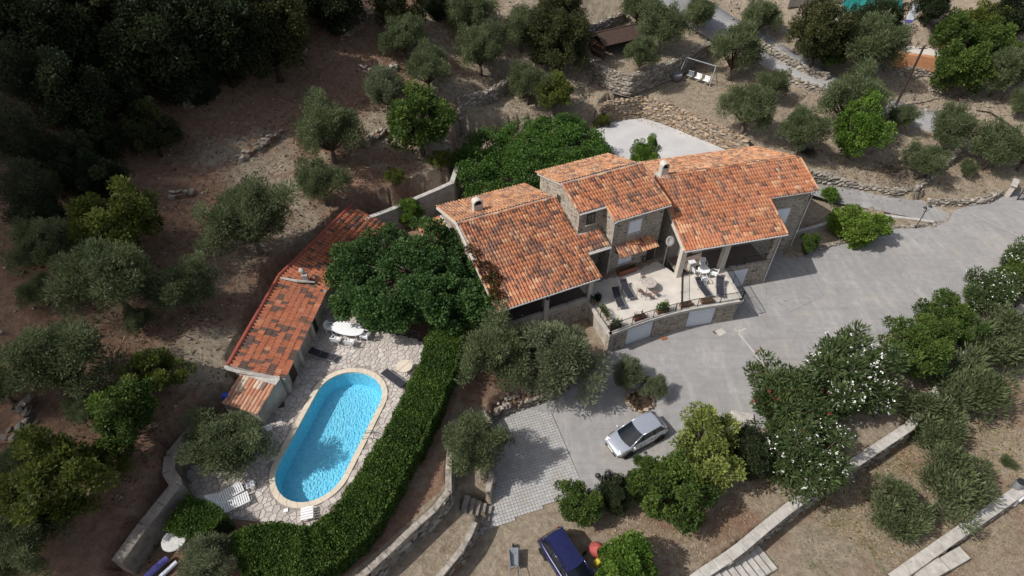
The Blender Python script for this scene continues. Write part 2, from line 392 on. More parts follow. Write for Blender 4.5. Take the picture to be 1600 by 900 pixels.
# tiles: tint 0 dark slate-brown .. 1 pale sand
def tile_mat(name, stops, weather, amt):
    q = NT(name, .82, .25); c = q.ramp(q.attr(), stops)
    n_ = q.noise(11, 5, .7); c = q.mix(q.ramp(n_, [(.45, 0), (.75, .45)]), c, weather)
    c = q.mix(q.ramp(q.noise(.55, 4, .6), [(.42, 0), (.7, amt)]), c, weather)
    mp_ = q.n('ShaderNodeMapping'); q.l(q.pos(), mp_.inputs[0]); mp_.inputs['Rotation'].default_value = (0, 0, -math.radians(22)); mp_.inputs['Scale'].default_value = (4.5, .45, .45)
    c = q.mix(q.ramp(q.noise(1.0, 5, .65, co=mp_.outputs[0]), [(.34, .42), (.5, 0)]), c, (.13, .08, .06))
    c = q.mix(q.ramp(q.noise(30, 3, .7), [(.3, .4), (.48, 0)]), c, (.1, .055, .035)); q.color(c); q.bump(n_, .25, .01); return q.m
MAT['tile'] = tile_mat('terracotta_tile', [(0, (.115, .062, .05)), (.24, (.17, .075, .052)), (.34, (.38, .125, .060)), (.7, (.50, .20, .092)), (.88, (.56, .30, .16)), (1, (.60, .38, .22))], (.44, .27, .19), .35)
MAT['tile_back'] = tile_mat('grazing_sun_tile', [(0, (.16, .095, .075)), (.24, (.24, .125, .09)), (.34, (.42, .18, .09)), (.7, (.52, .25, .12)), (1, (.60, .37, .22))], (.44, .28, .18), .5)  # weathered tile, paler on back slopes: grazing sun put into its colour
MAT['tile_red'] = tile_mat('pool_house_tile', [(0, (.07, .055, .05)), (.24, (.11, .075, .06)), (.34, (.36, .11, .055)), (.75, (.47, .165, .080)), (1, (.55, .25, .14))], (.36, .17, .11), .3)
MAT['tile_pale'] = tile_mat('old_canal_tile', [(0, (.16, .10, .08)), (.3, (.42, .15, .08)), (.6, (.50, .24, .14)), (1, (.62, .50, .38))], (.56, .44, .34), .3)
MAT['pipe_red'] = plain('red_ridge', (.30, .075, .05), .7, .3, .2, 5, obj=False)
MAT['plaster'] = plain('cream_plaster', (.52, .47, .40), .9, .2, .12, 3, obj=False)
MAT['white'] = plain('white_paint', (.74, .75, .76), .5, .4, .05)
MAT['shutter'] = plain('white_shutter', (.70, .74, .80), .5, .4, .05)
MAT['plastic'] = plain('white_plastic', (.80, .80, .80), .35, .5, .05)
MAT['dirty_white'] = plain('stained_white', (.60, .585, .55), .6, .4, .28, 7)
MAT['gutter'] = plain('pale_gutter', (.52, .49, .46), .5, .4, .1)
MAT['black'] = plain('black_iron', (.018, .018, .02), .5, .5, .2)
MAT['sling'] = plain('charcoal_sling', (.030, .030, .038), .75, .3, .25, 14)
MAT['grey_metal'] = plain('grey_metal', (.28, .29, .31), .45, .5, .15, metal=.4)
MAT['dark_inside'] = plain('dark_interior', (.05, .045, .042), .9, .1, .2)  # flat dark colour painted for the unlit insides of openings
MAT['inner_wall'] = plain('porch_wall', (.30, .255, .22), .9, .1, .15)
MAT['wood_dark'] = plain('weathered_dark_wood', (.075, .048, .038), .85, .2, .35, 9)
MAT['wood'] = plain('brown_wood', (.21, .115, .065), .8, .2, .3, 9)
MAT['brown_red'] = plain('red_brown_wood', (.20, .07, .045), .7, .3, .2, 9)
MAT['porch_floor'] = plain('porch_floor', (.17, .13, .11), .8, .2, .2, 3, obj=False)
MAT['terrace'] = plain('terrace_paving', (.56, .51, .45), .85, .25, .14, 1.2, obj=False)
MAT['coping'] = plain('sandstone_coping', (.60, .52, .41), .85, .25, .12, 3, obj=False)
MAT['rust'] = plain('terracotta_pot', (.30, .12, .06), .85, .2, .25, 8)
MAT['soil'] = plain('potting_soil', (.06, .042, .03), .95, .1, .3, 12)
MAT['blue_plastic'] = plain('blue_plastic', (.02, .06, .42), .4, .5, .1)
MAT['purple'] = plain('violet_tarp', (.13, .12, .38), .55, .4, .2)
MAT['glass_dark'] = NT('dark_glass', .06, .6).color((.012, .016, .02)).m
MAT['pole_wood'] = plain('weathered_pole', (.13, .115, .10), .85, .2, .25, 5)
MAT['orange'] = plain('orange_render', (.46, .22, .11), .9, .15, .15, 2, obj=False)
MAT['bark'] = plain('grey_bark', (.12, .095, .075), .95, .1, .4, 7)
MAT['bark_dark'] = plain('dark_bark', (.055, .04, .032), .95, .1, .4, 7)

# ---------------------------------------------------------------- ground sheet
def axis(lo, hi, step, far, mid):
    a = list(np.arange(lo, hi, step)); out = []
    x = lo; d = step
    while x > -far:
        d = d * (1.06 if x > lo - mid else 1.3); x -= d; out.append(x)
    a = out[::-1] + a; x = a[-1]; d = step
    while x < far:
        d = d * (1.06 if x < hi + mid else 1.3); x += d; a.append(x)
    return np.array(a)
gx = axis(-30, 44, .25, 2500, 80); gy = axis(9, 72, .25, 3000, 80)
XX, YY = np.meshgrid(gx, gy); fx, fy = XX.ravel(), YY.ravel()
hh = Hf(fx, fy)
POOL_C, POOL_ANG, POOL_L, POOL_W = (-11.48, 20.5), math.radians(77.5), 9.6, 4.3
def pool_outline(grow=0.0, n=72):
    r, hl = POOL_W / 2 + grow, (POOL_L - POOL_W) / 2; out = []; per = 2 * math.pi * r + 4 * hl
    for k in range(n):
        s_ = (k + .5) / n * per - hl
        if s_ < hl: x, y = s_, -r
        elif s_ < hl + math.pi * r: t = (s_ - hl) / r; x, y = hl + r * math.sin(t), -r * math.cos(t)
        elif s_ < 3 * hl + math.pi * r: x, y = 2 * hl + math.pi * r - s_, r
        else: t = (s_ - 3 * hl - math.pi * r) / r; x, y = -hl - r * math.sin(t), r * math.cos(t)
        x *= 1 - .0; y *= 1 + .03 * x / hl
        out.append((POOL_C[0] + x * math.cos(POOL_ANG) - y * math.sin(POOL_ANG), POOL_C[1] + x * math.sin(POOL_ANG) + y * math.cos(POOL_ANG)))
    return out
hh[inpoly(fx, fy, pool_outline(.2))] -= 2.2
nx = len(gx); ii = np.arange(len(gx) - 1); jj = np.arange(len(gy) - 1)
A_ = (jj[:, None] * nx + ii[None, :]).ravel(); FF = np.stack([A_, A_ + 1, A_ + nx + 1, A_ + nx], 1)
# straw cover: bare reddish earth under the western slope, straw on the lawns and the eastern terraces
straw_ = 1 / (1 + np.exp(-(fx + .25 * (fy - 40) + 4) / 6)) * .75 + .1
for nm, val in (('lower lawn', .62), ('low terrace', .6), ('swing lawn', .72), ('strip', .9), ('shed terrace', .75), ('court', .75)):
    pl = [r[1] for r in REG if r[0] == nm][0]; straw_[inpoly(fx, fy, pl)] = val
spots = [(430,260,.5,4),(330,250,.35,4),(345,560,.9,3),(450,340,.6,3.5),(600,200,.5,3),(790,160,.6,4),(330,420,.5,3),(700,250,.3,3),(200,500,.25,4),(1080,820,-.28,3.2),(1010,845,-.2,2.6),(1150,790,-.25,2.5),(1230,760,-.25,2)]
for u_, v_, a_, r_ in spots:
    g_ = hit(u_, v_); straw_ += a_ * np.exp(-((fx - g_.x) ** 2 + (fy - g_.y) ** 2) / r_ ** 2)
green_ = np.zeros_like(fx); green_[inpoly(fx, fy, [r[1] for r in REG if r[0] == 'lower lawn'][0])] = .8; green_[inpoly(fx, fy, [r[1] for r in REG if r[0] == 'low terrace'][0])] = .8
go = bpy.data.objects.new('ground', npmesh('ground', np.c_[fx, fy, hh], FF, MAT['ground'], smooth=True, extra={'straw': straw_, 'green': green_}))
link(go); go['kind'] = 'structure'

def sheet(name, poly, zf, mat, hole=None):
    bm = bmesh.new(); vs_ = [bm.verts.new((x, y, 0)) for x, y in poly]
    if hole:
        es = [bm.edges.new((vs_[i], vs_[(i + 1) % len(vs_)])) for i in range(len(vs_))]; hv = [bm.verts.new((x, y, 0)) for x, y in hole]
        es += [bm.edges.new((hv[i], hv[(i + 1) % len(hv)])) for i in range(len(hv))]; bmesh.ops.triangle_fill(bm, use_beauty=True, use_dissolve=False, edges=es)
        inn = [f for f in bm.faces if inpoly(np.array([f.calc_center_median().x]), np.array([f.calc_center_median().y]), hole)[0]]; bmesh.ops.delete(bm, geom=inn, context='FACES')
    else:
        bm.faces.new(vs_); bmesh.ops.triangulate(bm, faces=bm.faces[:])
    for v in bm.verts: v.co.z = zf(v.co.x, v.co.y)
    bmesh.ops.recalc_face_normals(bm, faces=bm.faces[:])
    for f in bm.faces:
        if f.normal.z < 0: f.normal_flip()
    me = bpy.data.meshes.new(name); bm.to_mesh(me); bm.free(); me.materials.append(mat)
    o = bpy.data.objects.new(name, me); link(o); o['kind'] = 'structure'; return o
def regpoly(n): return [r[1] for r in REG if r[0] == n][0]
court = sheet('driveway', P2([(766,690),(764,655),(790,628),(862,612),(920,575),(950,552),(1000,480),(1100,415),(1228,352),(1232,392),(1246,400),(1300,383),(1392,354),(1468,350),(1482,346),(1490,329),(1560,308),(1590,296),(1640,290),(1800,300),(1760,372),(1600,425),(1480,500),(1390,520),(1290,640),(1180,672),(1120,690),(1010,740),(940,772),(899,768),(893,771),(748,832),(756,815),(766,795),(774,745)], 0), lambda x, y: 0.0, MAT['concrete'])
rc = REGH['ramp']
ramp_o = sheet('ramp', regpoly('ramp'), lambda x, y: rc[0] * x + rc[1] * y + rc[2] + .006, MAT['concrete'])
yard = sheet('gravel_yard', P2([(800,300),(905,212),(948,196),(972,180),(1008,184),(1062,204),(1100,219),(1138,236),(1160,262),(1120,330)], ZP), lambda x, y: ZP + .004, MAT['gravel'])
# slab joints of the court: shallow cement strips
def strip_along(name, pts, wd, z, mat, parent=None):
    b = MB()
    for (x0, y0), (x1, y1) in zip(pts, pts[1:]):
        dx, dy = x1 - x0, y1 - y0; L = math.hypot(dx, dy); nx_, ny_ = -dy / L * wd / 2, dx / L * wd / 2
        b.add([(x0 - nx_, y0 - ny_, z), (x1 - nx_, y1 - ny_, z), (x1 + nx_, y1 + ny_, z), (x0 + nx_, y0 + ny_, z)], [(0, 1, 2, 3)])
    return b.build(name, mat, parent)
J_PALE = plain('pale_cement_strip', (.47, .44, .40), .9, .2, .2, 2, obj=False); J_DARK = plain('dark_joint', (.20, .185, .17), .95, .1, .3, 3, obj=False)
for pts, wd, m_ in (([(1146,512),(1165,534),(1190,566),(1212,596)], .12, J_PALE), ([(1150,520),(1166,513)], .10, J_PALE), ([(1160,449),(1192,490)], .09, J_DARK), ([(1155,452),(1187,493)], .22, J_PALE),
                    ([(1260,420),(1287,462)], .05, J_DARK), ([(1287,462),(1233,488)], .05, J_DARK), ([(1450,370),(1480,395)], .05, J_DARK), ([(862,645),(905,746)], .06, J_DARK), ([(1240,395),(1262,425)], .05, J_DARK),
                    ([(1400,420),(1430,460)], .04, J_DARK), ([(1520,335),(1600,372)], .06, J_PALE), ([(900,620),(925,660)], .05, J_DARK)):
    strip_along('slab_joint', P2(pts, 0), wd, .006 if m_ is J_DARK else .005, m_, court)
# drain grating and inspection cover set in the court
c0 = P(1126, 519); g = MB(); g.box((c0.x, c0.y, .012), (.75, .6, .024), .45); ob = g.build('inspection_cover', J_PALE, court)
g = MB()
for k in range(6): g.box((c0.x - .55 + .06 * k, c0.y - .06 + .03 * k, .012), (.035, .34, .02), .45)
g.build('drain_grating', MAT['wood_dark'], court)
c0 = P(1037, 529); g = MB(); g.bbox((c0.x, c0.y, .04), (.5, .3, .08), .02, rot=.4); g.build('drain_cover', MAT['rust'], court)
c0 = P(1160, 655); g = MB(); g.bbox((c0.x, c0.y, .09), (1.5, 1.0, .18), .03, rot=-.2); g.build('concrete_slab', MAT['cap'], court)
# square-block paving in front of the garden steps
PB = P2([(790,634),(861,646),(904,746),(893,774),(746,836),(773,752),(770,690)], 0)
b = MB(); e0 = P(861, 646); e1 = P(904, 746); ang = math.atan2(e1.y - e0.y, e1.x - e0.x); ca, sa = math.cos(ang), math.sin(ang); pit = .205
cx = sum(p[0] for p in PB) / len(PB); cy = sum(p[1] for p in PB) / len(PB)
ks = [(i, j) for i in range(-45, 46) for j in range(-45, 46)]
px_ = np.array([cx + (i * ca - j * sa) * pit for i, j in ks]); py_ = np.array([cy + (i * sa + j * ca) * pit for i, j in ks])
ins = inpoly(px_, py_, PB)
for k in np.nonzero(ins)[0]:
    b.bbox((px_[k], py_[k], .014 + rnd.uniform(-.006, .006)), (pit - .018, pit - .018, .05), .012, rot=ang, tint=rnd.random())
q = NT('paving_block', .9, .2); c = q.mix(q.attr(), (.36, .35, .34), (.43, .42, .405)); c = q.mix(q.ramp(q.noise(.8, 5), [(.45, 0), (.7, .6)]), c, (.36, .31, .26)); q.color(c); q.bump(q.noise(20), .3, .01)
b.build('paving_blocks', q.m, court, kind='stuff')

# ---------------------------------------------------------------- pool terrace: crazy paving, each stone a piece
PAV = P2([(492,470),(560,498),(650,528),(668,545),(640,600),(612,660),(560,738),(522,790),(486,822),(432,818),(336,808),(286,770),(300,735),(330,712),(400,676),(436,612),(452,560),(472,520)], ZP)
terr = sheet('pool_terrace', PAV, lambda x, y: ZP + .004, MAT['joint'], pool_outline(.25))
hole = pool_outline(.50); hole_np = hole
def clip_half(poly, mx, my, nx_, ny_):
    out = []; n = len(poly)
    for i in range(n):
        a, b = poly[i], poly[(i + 1) % n]
        da = (a[0] - mx) * nx_ + (a[1] - my) * ny_; db = (b[0] - mx) * nx_ + (b[1] - my) * ny_
        if da <= 0: out.append(a)
        if da * db < 0:
            t = da / (da - db); out.append((a[0] + (b[0] - a[0]) * t, a[1] + (b[1] - a[1]) * t))
    return out
xs = [p[0] for p in PAV]; ys = [p[1] for p in PAV]; seeds = []
gs = {}
tries = 0
while tries < 16000:
    tries += 1
    x, y = rnd.uniform(min(xs), max(xs)), rnd.uniform(min(ys), max(ys)); k = (int(x), int(y)); r0 = .20 if rnd.random() < .5 else .33
    if any((x - a) ** 2 + (y - b) ** 2 < max(r0, r_) ** 2 for i in (-1, 0, 1) for j in (-1, 0, 1) for a, b, r_ in gs.get((k[0] + i, k[1] + j), ())): continue
    gs.setdefault(k, []).append((x, y, r0)); seeds.append((x, y))
sa_ = np.array(seeds); keep = inpoly(sa_[:, 0], sa_[:, 1], PAV) & ~inpoly(sa_[:, 0], sa_[:, 1], hole)
stones = []
for i in np.nonzero(keep)[0]:
    x, y = seeds[i]; poly = [(x - 1, y - 1), (x + 1, y - 1), (x + 1, y + 1), (x - 1, y + 1)]
    d2 = (sa_[:, 0] - x) ** 2 + (sa_[:, 1] - y) ** 2
    for j in np.argsort(d2)[1:22]:
        ox, oy = sa_[j]; L = math.sqrt(d2[j]); nx_, ny_ = (ox - x) / L, (oy - y) / L
        poly = clip_half(poly, (x + ox) / 2 - nx_ * .016, (y + oy) / 2 - ny_ * .016, nx_, ny_)
        if len(poly) < 3: break
    if len(poly) >= 3: stones.append((x, y, [(a + rnd.uniform(-.012, .012), b_ + rnd.uniform(-.012, .012)) for a, b_ in poly]))
stones.sort(key=lambda s_: -pxsize((s_[0], s_[1], ZP), max(math.hypot(a - s_[0], b_ - s_[1]) for a, b_ in s_[2])))
rest = MB()
for k, (x, y, poly) in enumerate(stones):
    b = MB() if k < 300 else rest
    b.prism(poly, ZP - .02, ZP + .034 + rnd.uniform(-.008, .01), tint=rnd.random(), bev=.018)
    if k < 300: b.build('paving_stone', MAT['paving'], terr)
rest.build('paving_stones', MAT['paving'], terr, kind='stuff')

# ---------------------------------------------------------------- swimming pool
pool = thing('swimming_pool', 'blue oval swimming pool with a sandstone rim in the crazy paving', 'swimming pool', (*POOL_C, ZP))
o_in, o_out = pool_outline(0), pool_outline(.36); n = len(o_in)
b = MB()
for i in range(0, n, 2):                       # coping stones round the rim
    j = (i + 2) % n; k = (i + 1) % n
    def lerp(a, c, t): return (a[0] + (c[0] - a[0]) * t, a[1] + (c[1] - a[1]) * t)
    pi_, pj, qi, qj = o_in[i], o_in[j], o_out[i], o_out[j]
    b = MB(); sh = .006
    pts = [lerp(pi_, pj, sh), o_in[k], lerp(pi_, pj, 1 - sh), lerp(qi, qj, 1 - sh), o_out[k], lerp(qi, qj, sh)]
    b.prism(pts, ZP - .06, ZP + .07 + rnd.uniform(-.003, .003), tint=rnd.random(), bev=.012)
    b.build('coping_stone', MAT['coping'], pool, world=True)
b = MB(); vs_ = []; zz = [ZP + .04, ZP - .12, ZP - 1.25]; gr = [.02, .0, -.12]
for z_, g_ in zip(zz, gr): vs_ += [(x, y, z_) for x, y in pool_outline(g_)]
fs = [((r + 1) * n + i, (r + 1) * n + (i + 1) % n, r * n + (i + 1) % n, r * n + i)[::1] for r in range(2) for i in range(n)] + [tuple(range(2 * n, 3 * n))]
b.add(vs_, fs)
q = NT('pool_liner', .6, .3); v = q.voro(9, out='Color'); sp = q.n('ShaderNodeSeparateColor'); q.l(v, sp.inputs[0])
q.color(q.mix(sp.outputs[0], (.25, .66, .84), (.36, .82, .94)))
b.build('basin', q.m, pool, world=True)
b = MB(); b.add([(x, y, ZP - .10) for x, y in pool_outline(-.002)], [tuple(range(n))])
q = NT('pool_water', .03, .5); t = q.t; out = t.nodes['Material Output']
tr = q.n('ShaderNodeBsdfTransparent'); gl = q.n('ShaderNodeBsdfGlossy'); gl.inputs['Roughness'].default_value = .06
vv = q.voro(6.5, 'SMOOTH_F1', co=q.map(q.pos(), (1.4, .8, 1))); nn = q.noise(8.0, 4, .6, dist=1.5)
tr_c = q.mix(q.ramp(q.math('ADD', q.math('MULTIPLY', vv, .8), q.math('MULTIPLY', nn, .7)), [(.3, 0), (.75, 1)]), (.93, .99, 1.0), (.74, .92, .98)); q.l(tr_c, tr.inputs[0])  # tint mottled with the ripples, caustic speckle painted into the water
bp = q.n('ShaderNodeBump'); bp.inputs['Strength'].default_value = .5; bp.inputs['Distance'].default_value = .06
q.l(q.math('ADD', vv, q.math('MULTIPLY', nn, .6)), bp.inputs['Height']); q.l(bp.outputs[0], gl.inputs['Normal'])
fr = q.n('ShaderNodeFresnel'); fr.inputs['IOR'].default_value = 1.33; q.l(bp.outputs[0], fr.inputs['Normal'])
mx = q.n('ShaderNodeMixShader'); q.l(fr.outputs[0], mx.inputs[0]); q.l(tr.outputs[0], mx.inputs[1]); q.l(gl.outputs[0], mx.inputs[2]); q.l(mx.outputs[0], out.inputs['Surface'])
b.build('water', q.m, pool, world=True)
lad = P(577, 684, ZP)                            # steel ladder on the rim beside the hedge
for i in (-.22, .22):
    ax = Vector((math.cos(POOL_ANG), math.sin(POOL_ANG), 0)); nx_ = Vector((-ax.y, ax.x, 0)); p0 = Vector((lad.x, lad.y, ZP)) + ax * i
    b = MB(); b.tube([p0 - nx_ * .35 + Vector((0, 0, .05)), p0 - nx_ * .3 + Vector((0, 0, .45)), p0 + nx_ * .1 + Vector((0, 0, .5)), p0 + nx_ * .3 + Vector((0, 0, .3)), p0 + nx_ * .4 - Vector((0, 0, .5))], .025, 8)
    b.build('ladder_rail', MAT['grey_metal'], pool, world=True, smooth=True)
b = MB(); sk = P(447, 798, ZP); b.bbox((sk.x, sk.y, ZP + .05), (.26, .22, .04), .01, rot=.3); b.build('skimmer_lid', MAT['plastic'], pool, world=True)
# ---------------------------------------------------------------- roofs of separate tiles
def tile_variants(name, mat, tw, tl, tints, hump=.095, canal=False):
    out = []
    for t in tints:
        b = MB(); prof = []
        if canal:
            for k in range(6): a = math.pi * k / 5; prof.append((-math.cos(a) * tw * .52, math.sin(a) * hump * 1.25))
        else:
            prof = [(-.5 * tw, .012), (-.40 * tw, hump * .72), (-.24 * tw, hump), (-.07 * tw, hump * .62), (.05 * tw, .004), (.3 * tw, -.012), (.52 * tw, .008)]
        m = len(prof); vs_ = []
        for (y, lift) in ((-.02, .030), (tl * 1.12, .0)):
            vs_ += [(x, y, z + lift) for x, z in prof]
        vs_ += [(x, -.02, z + .008) for x, z in prof]
        fs = [(i, i + 1, m + i + 1, m + i) for i in range(m - 1)] + [(2 * m + i, 2 * m + i + 1, i + 1, i) for i in range(m - 1)]
        b.add(vs_, fs, 0, t); out.append(b.mesh(name, mat))
    return out
TINTS = [.02, .1, .18, .24, .36, .42, .48, .54, .60, .66, .72, .80, .88, .97]
def pick(dark, pale):
    r = rnd.random()
    if r < dark: return rnd.choice((0, 1, 2, 3))
    if r > 1 - pale: return rnd.choice((11, 12, 13))
    return rnd.choice((5, 6, 7, 8, 9))
def roof_tiles(O, ex, slope_dir, z0, rise, run, a0, a1, tw, tl, mask, dark, pale, clump=.13, jit=.014):
    """tiles on the plane through O at height z0, ex along the eave, slope_dir horizontal and uphill"""
    ex = Vector((ex[0], ex[1], 0)).normalized(); sd = Vector((slope_dir[0], slope_dir[1], 0)).normalized()
    L = math.hypot(rise, run); ey = (sd * run + Vector((0, 0, rise))).normalized(); ez = ex.cross(ey)
    if ez.z < 0: ez = -ez
    items = []; nr = int(L / tl + .3); nc = int((a1 - a0) / tw + .5); prev = {}
    for r in range(nr):
        for c in range(nc):
            a = a0 + (c + .5) * tw; s_ = r * tl
            p = Vector((O[0], O[1], z0)) + ex * a + ey * s_
            mid = p + ey * tl * .5
            if not mask(mid): continue
            if rnd.random() < clump and (r, c - 1) in prev: k = prev[(r, c - 1)]
            elif rnd.random() < clump * .6 and (r - 1, c) in prev: k = prev[(r - 1, c)]
            else: k = pick(dark, pale)
            prev[(r, c)] = k
            kk = min(max(k + rnd.choice((-1, 0, 0, 1)), 0 if k < 4 else 4), 3 if k < 4 else 13)
            j = Vector((rnd.uniform(-jit, jit), rnd.uniform(-jit, jit), rnd.uniform(0, jit)))
            e1 = (ex + ey * rnd.uniform(-.03, .03)).normalized(); e2 = ez.cross(e1)
            M_ = Matrix.Translation(p + ex * j.x + ey * j.y + ez * j.z) @ Matrix(((e1.x, e2.x, ez.x, 0), (e1.y, e2.y, ez.y, 0), (e1.z, e2.z, ez.z, 0), (0, 0, 0, 1)))
            items.append((M_, kk, tl))
    return items
class Frame:
    def __init__(s, O, deg):
        s.O = O; s.d = math.radians(deg); s.ex = Vector((math.cos(s.d), math.sin(s.d), 0)); s.ey = Vector((math.sin(s.d), -math.cos(s.d), 0))
    def W(s, a, n, z): return Vector((s.O.x, s.O.y, 0)) + s.ex * a + s.ey * n + Vector((0, 0, z))
    def loc(s, p):
        d = Vector((p[0] - s.O.x, p[1] - s.O.y, 0)); return d.dot(s.ex), d.dot(s.ey)
    def box(s, b, a0, a1, n0, n1, z0, z1, mi=0, bev=0):
        c = s.W((a0 + a1) / 2, (n0 + n1) / 2, (z0 + z1) / 2)
        (b.bbox if bev else b.box)(c, (abs(a1 - a0), abs(n1 - n0), z1 - z0), **({'bev': bev} if bev else {}), rot=s.d, mi=mi); return b
    def gable(s, b, prof, a0, a1, mi=0):
        m = len(prof); vs_ = [s.W(a0, n_, z) for n_, z in prof] + [s.W(a1, n_, z) for n_, z in prof]
        b.add(vs_, [tuple(range(m)), tuple(range(m, 2 * m))[::-1]] + [(i, m + i, m + (i + 1) % m, (i + 1) % m) for i in range(m)], mi); return b
    def slab(s, b, poly, zf, th, mi=0):
        m = len(poly); vs_ = [s.W(a, n_, zf(n_)) for a, n_ in poly] + [s.W(a, n_, zf(n_) - th) for a, n_ in poly]
        b.add(vs_, [tuple(range(m)), tuple(range(m, 2 * m))[::-1]] + [(i, m + i, m + (i + 1) % m, (i + 1) % m) for i in range(m)], mi); return b
FL = Frame(P(773, 487, 5.0), 25); FRR = Frame(P(1068, 392, 5.5), 14)
house = thing('stone_house', 'large stone house with stepped terracotta roofs, garages and a paved terrace above the concrete court', 'house', FL.W(8, -3, 0))
zL = lambda n: 5.0 + (-n) / 3.0 if n > -7.5 else 7.5 - .33 * (-n - 7.5)
zT = lambda n: 9.3 - .32 * (n + 6.5) if n > -6.5 else 9.3 - .32 * (-n - 6.5)
zR = lambda n: 5.5 - .373 * n if n > -6.7 else 8.0 - .373 * (-n - 6.7)
HM = MAT['masonry']
def hpart(b, name, mat, parent=None, **k): return b.build(name, mat, parent or house, world=True, **k)
u = .17
# walls
b = MB()
FL.gable(b, [(-12.2, 0), (-2.7, 0), (-2.7, zL(-2.7) - u), (-7.5, 7.5 - u), (-12.2, zL(-12.2) - u)], .5, 8.5)
FL.box(b, .5, 8.35, -2.72, -.32, -.3, ZT - .02)
hpart(b, 'wall', HM)
b = MB(); FL.gable(b, [(-10.5, 0), (-3.93, 0), (-3.93, zT(-3.93) - u), (-6.5, 9.3 - u), (-10.5, zT(-10.5) - u)], 8.87, 15.9)
FL.gable(b, [(-3.95, .1), (-2.55, .1), (-2.55, zT(-2.55) - u), (-3.95, zT(-3.95) - u)], 11.13, 15.88); tower = hpart(b, 'wall', HM)
b = MB(); FRR.gable(b, [(-12.0, 0), (-3.65, 0), (-3.65, zR(-3.65) - u), (-6.7, 8 - u), (-12.0, zR(-12.0) - u)], .6, 13.55)
FRR.gable(b, [(-3.7, 0), (-2.9, 0), (-2.9, zR(-2.9) - u), (-3.7, zR(-3.7) - u)], .62, 8.85)
hpart(b, 'wall', HM)
# porch under the western roof: floor wall, pillars, rail, inner wall openings
b = MB(); FL.box(b, .5, 8.4, -.6, -.30, ZT - .02, ZT + .55); hpart(b, 'parapet', MAT['render'])
for a in (.62, 4.35, 8.15):
    b = MB(); FL.box(b, a - .2, a + .2, -.66, -.26, 0, zL(-.45) - u - .02); hpart(b, 'pillar', MAT['plaster'])
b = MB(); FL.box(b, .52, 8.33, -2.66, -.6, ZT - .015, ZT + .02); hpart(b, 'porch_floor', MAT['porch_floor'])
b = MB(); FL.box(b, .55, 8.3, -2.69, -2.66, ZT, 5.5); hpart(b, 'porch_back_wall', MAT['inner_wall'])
for a in (1.8, 5.8):
    b = MB(); FL.box(b, a, a + 1.6, -2.66, -2.60, ZT, ZT + 2.1); d = hpart(b, 'french_door', MAT['wood_dark'])
    b = MB(); FL.box(b, a + .12, a + 1.48, -2.61, -2.585, ZT + .3, ZT + 2.0); hpart(b, 'pane', MAT['glass_dark'], d)
# porch of the eastern roof
b = MB(); FRR.box(b, 4.45, 8.85, -.62, -.32, -.3, ZT + .05); FRR.box(b, 8.55, 8.85, -2.95, -.60, -.3, ZT + .05); FRR.box(b, .65, 8.6, -2.95, -.60, ZT - .25, ZT - .01); hpart(b, 'wall', HM)
for a, n in ((.42, -.55), (4.25, -.5), (8.65, -.52)):
    b = MB(); FRR.box(b, a - .22, a + .22, n - .22, n + .22, ZT - .3 if a < 8 else 0, zR(n) - u - .02); hpart(b, 'pillar', MAT['plaster'] if a < 8 else HM)
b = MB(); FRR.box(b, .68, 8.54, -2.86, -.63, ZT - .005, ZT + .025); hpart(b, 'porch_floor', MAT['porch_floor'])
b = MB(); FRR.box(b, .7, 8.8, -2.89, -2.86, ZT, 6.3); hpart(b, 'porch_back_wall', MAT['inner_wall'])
for a, w_ in ((1.5, .9), (2.9, .9), (5.4, 1.3)):
    b = MB(); FRR.box(b, a, a + w_, -2.86, -2.80, ZT + (.9 if w_ > 1 else .1), ZT + 2.2); d = hpart(b, 'window_frame', MAT['white'])
    b = MB(); FRR.box(b, a + .1, a + w_ - .1, -2.81, -2.78, ZT + (1 if w_ > 1 else .9), ZT + 2.1); hpart(b, 'pane', MAT['glass_dark'], d)
# roofs: slab, then the tiles as pieces
rL = hpart(FL.slab(MB(), [(.1, .02), (8.55, .02), (8.7, -2.05), (10.85, -2.1), (10.85, -3.9), (8.85, -3.9), (8.85, -7.5), (.3, -7.5)], lambda n: zL(n) - .02, .14), 'roof', MAT['cap'])
hpart(FL.slab(MB(), [(.3, -7.5), (8.8, -7.5), (8.8, -12.55), (.3, -12.55)], lambda n: zL(n) - .02, .14), 'roof_slab', MAT['cap'], rL)
rT = hpart(FL.slab(MB(), [(8.75, -3.72), (11.08, -3.72), (11.08, -2.3), (16.2, -2.3), (16.2, -6.5), (8.75, -6.5)], lambda n: zT(n) - .02, .14), 'roof', MAT['cap'])
hpart(FL.slab(MB(), [(8.75, -6.5), (16.2, -6.5), (16.2, -10.85), (8.75, -10.85)], lambda n: zT(n) - .02, .14), 'roof_slab', MAT['cap'], rT)
rR = hpart(FRR.slab(MB(), [(.1, .02), (9.1, .02), (9.3, -3.4), (13.85, -3.4), (13.85, -6.7), (.1, -6.7)], lambda n: zR(n) - .02, .14), 'roof', MAT['cap'])
hpart(FRR.slab(MB(), [(.4, -6.7), (13.85, -6.7), (13.85, -12.3), (.4, -12.3)], lambda n: zR(n) - .02, .14), 'roof_slab', MAT['cap'], rR)
TV = tile_variants('roof_tile', MAT['tile'], .255, .40, TINTS); TB = tile_variants('roof_tile', MAT['tile_back'], .255, .40, TINTS)
def inT(p):
    a, n = FL.loc(p); return 8.8 < a < 15.95 and -10.6 < n < -2.5
def mL(p):
    a, n = FL.loc(p); return (.12 + .03 * -n < a < 8.7 and n > -7.5) or (n < -2.1 and n > -3.95 and a < 10.9) if not (a > 8.82 and n < -3.9) else False
fe = FL.ey; re_ = FRR.ey
itL = roof_tiles(FL.W(0, .06, 0), FL.ex, -fe, 5.0 - .02, 2.5, 7.5, .12, 10.9, .255, .40, mL, .30, .13)
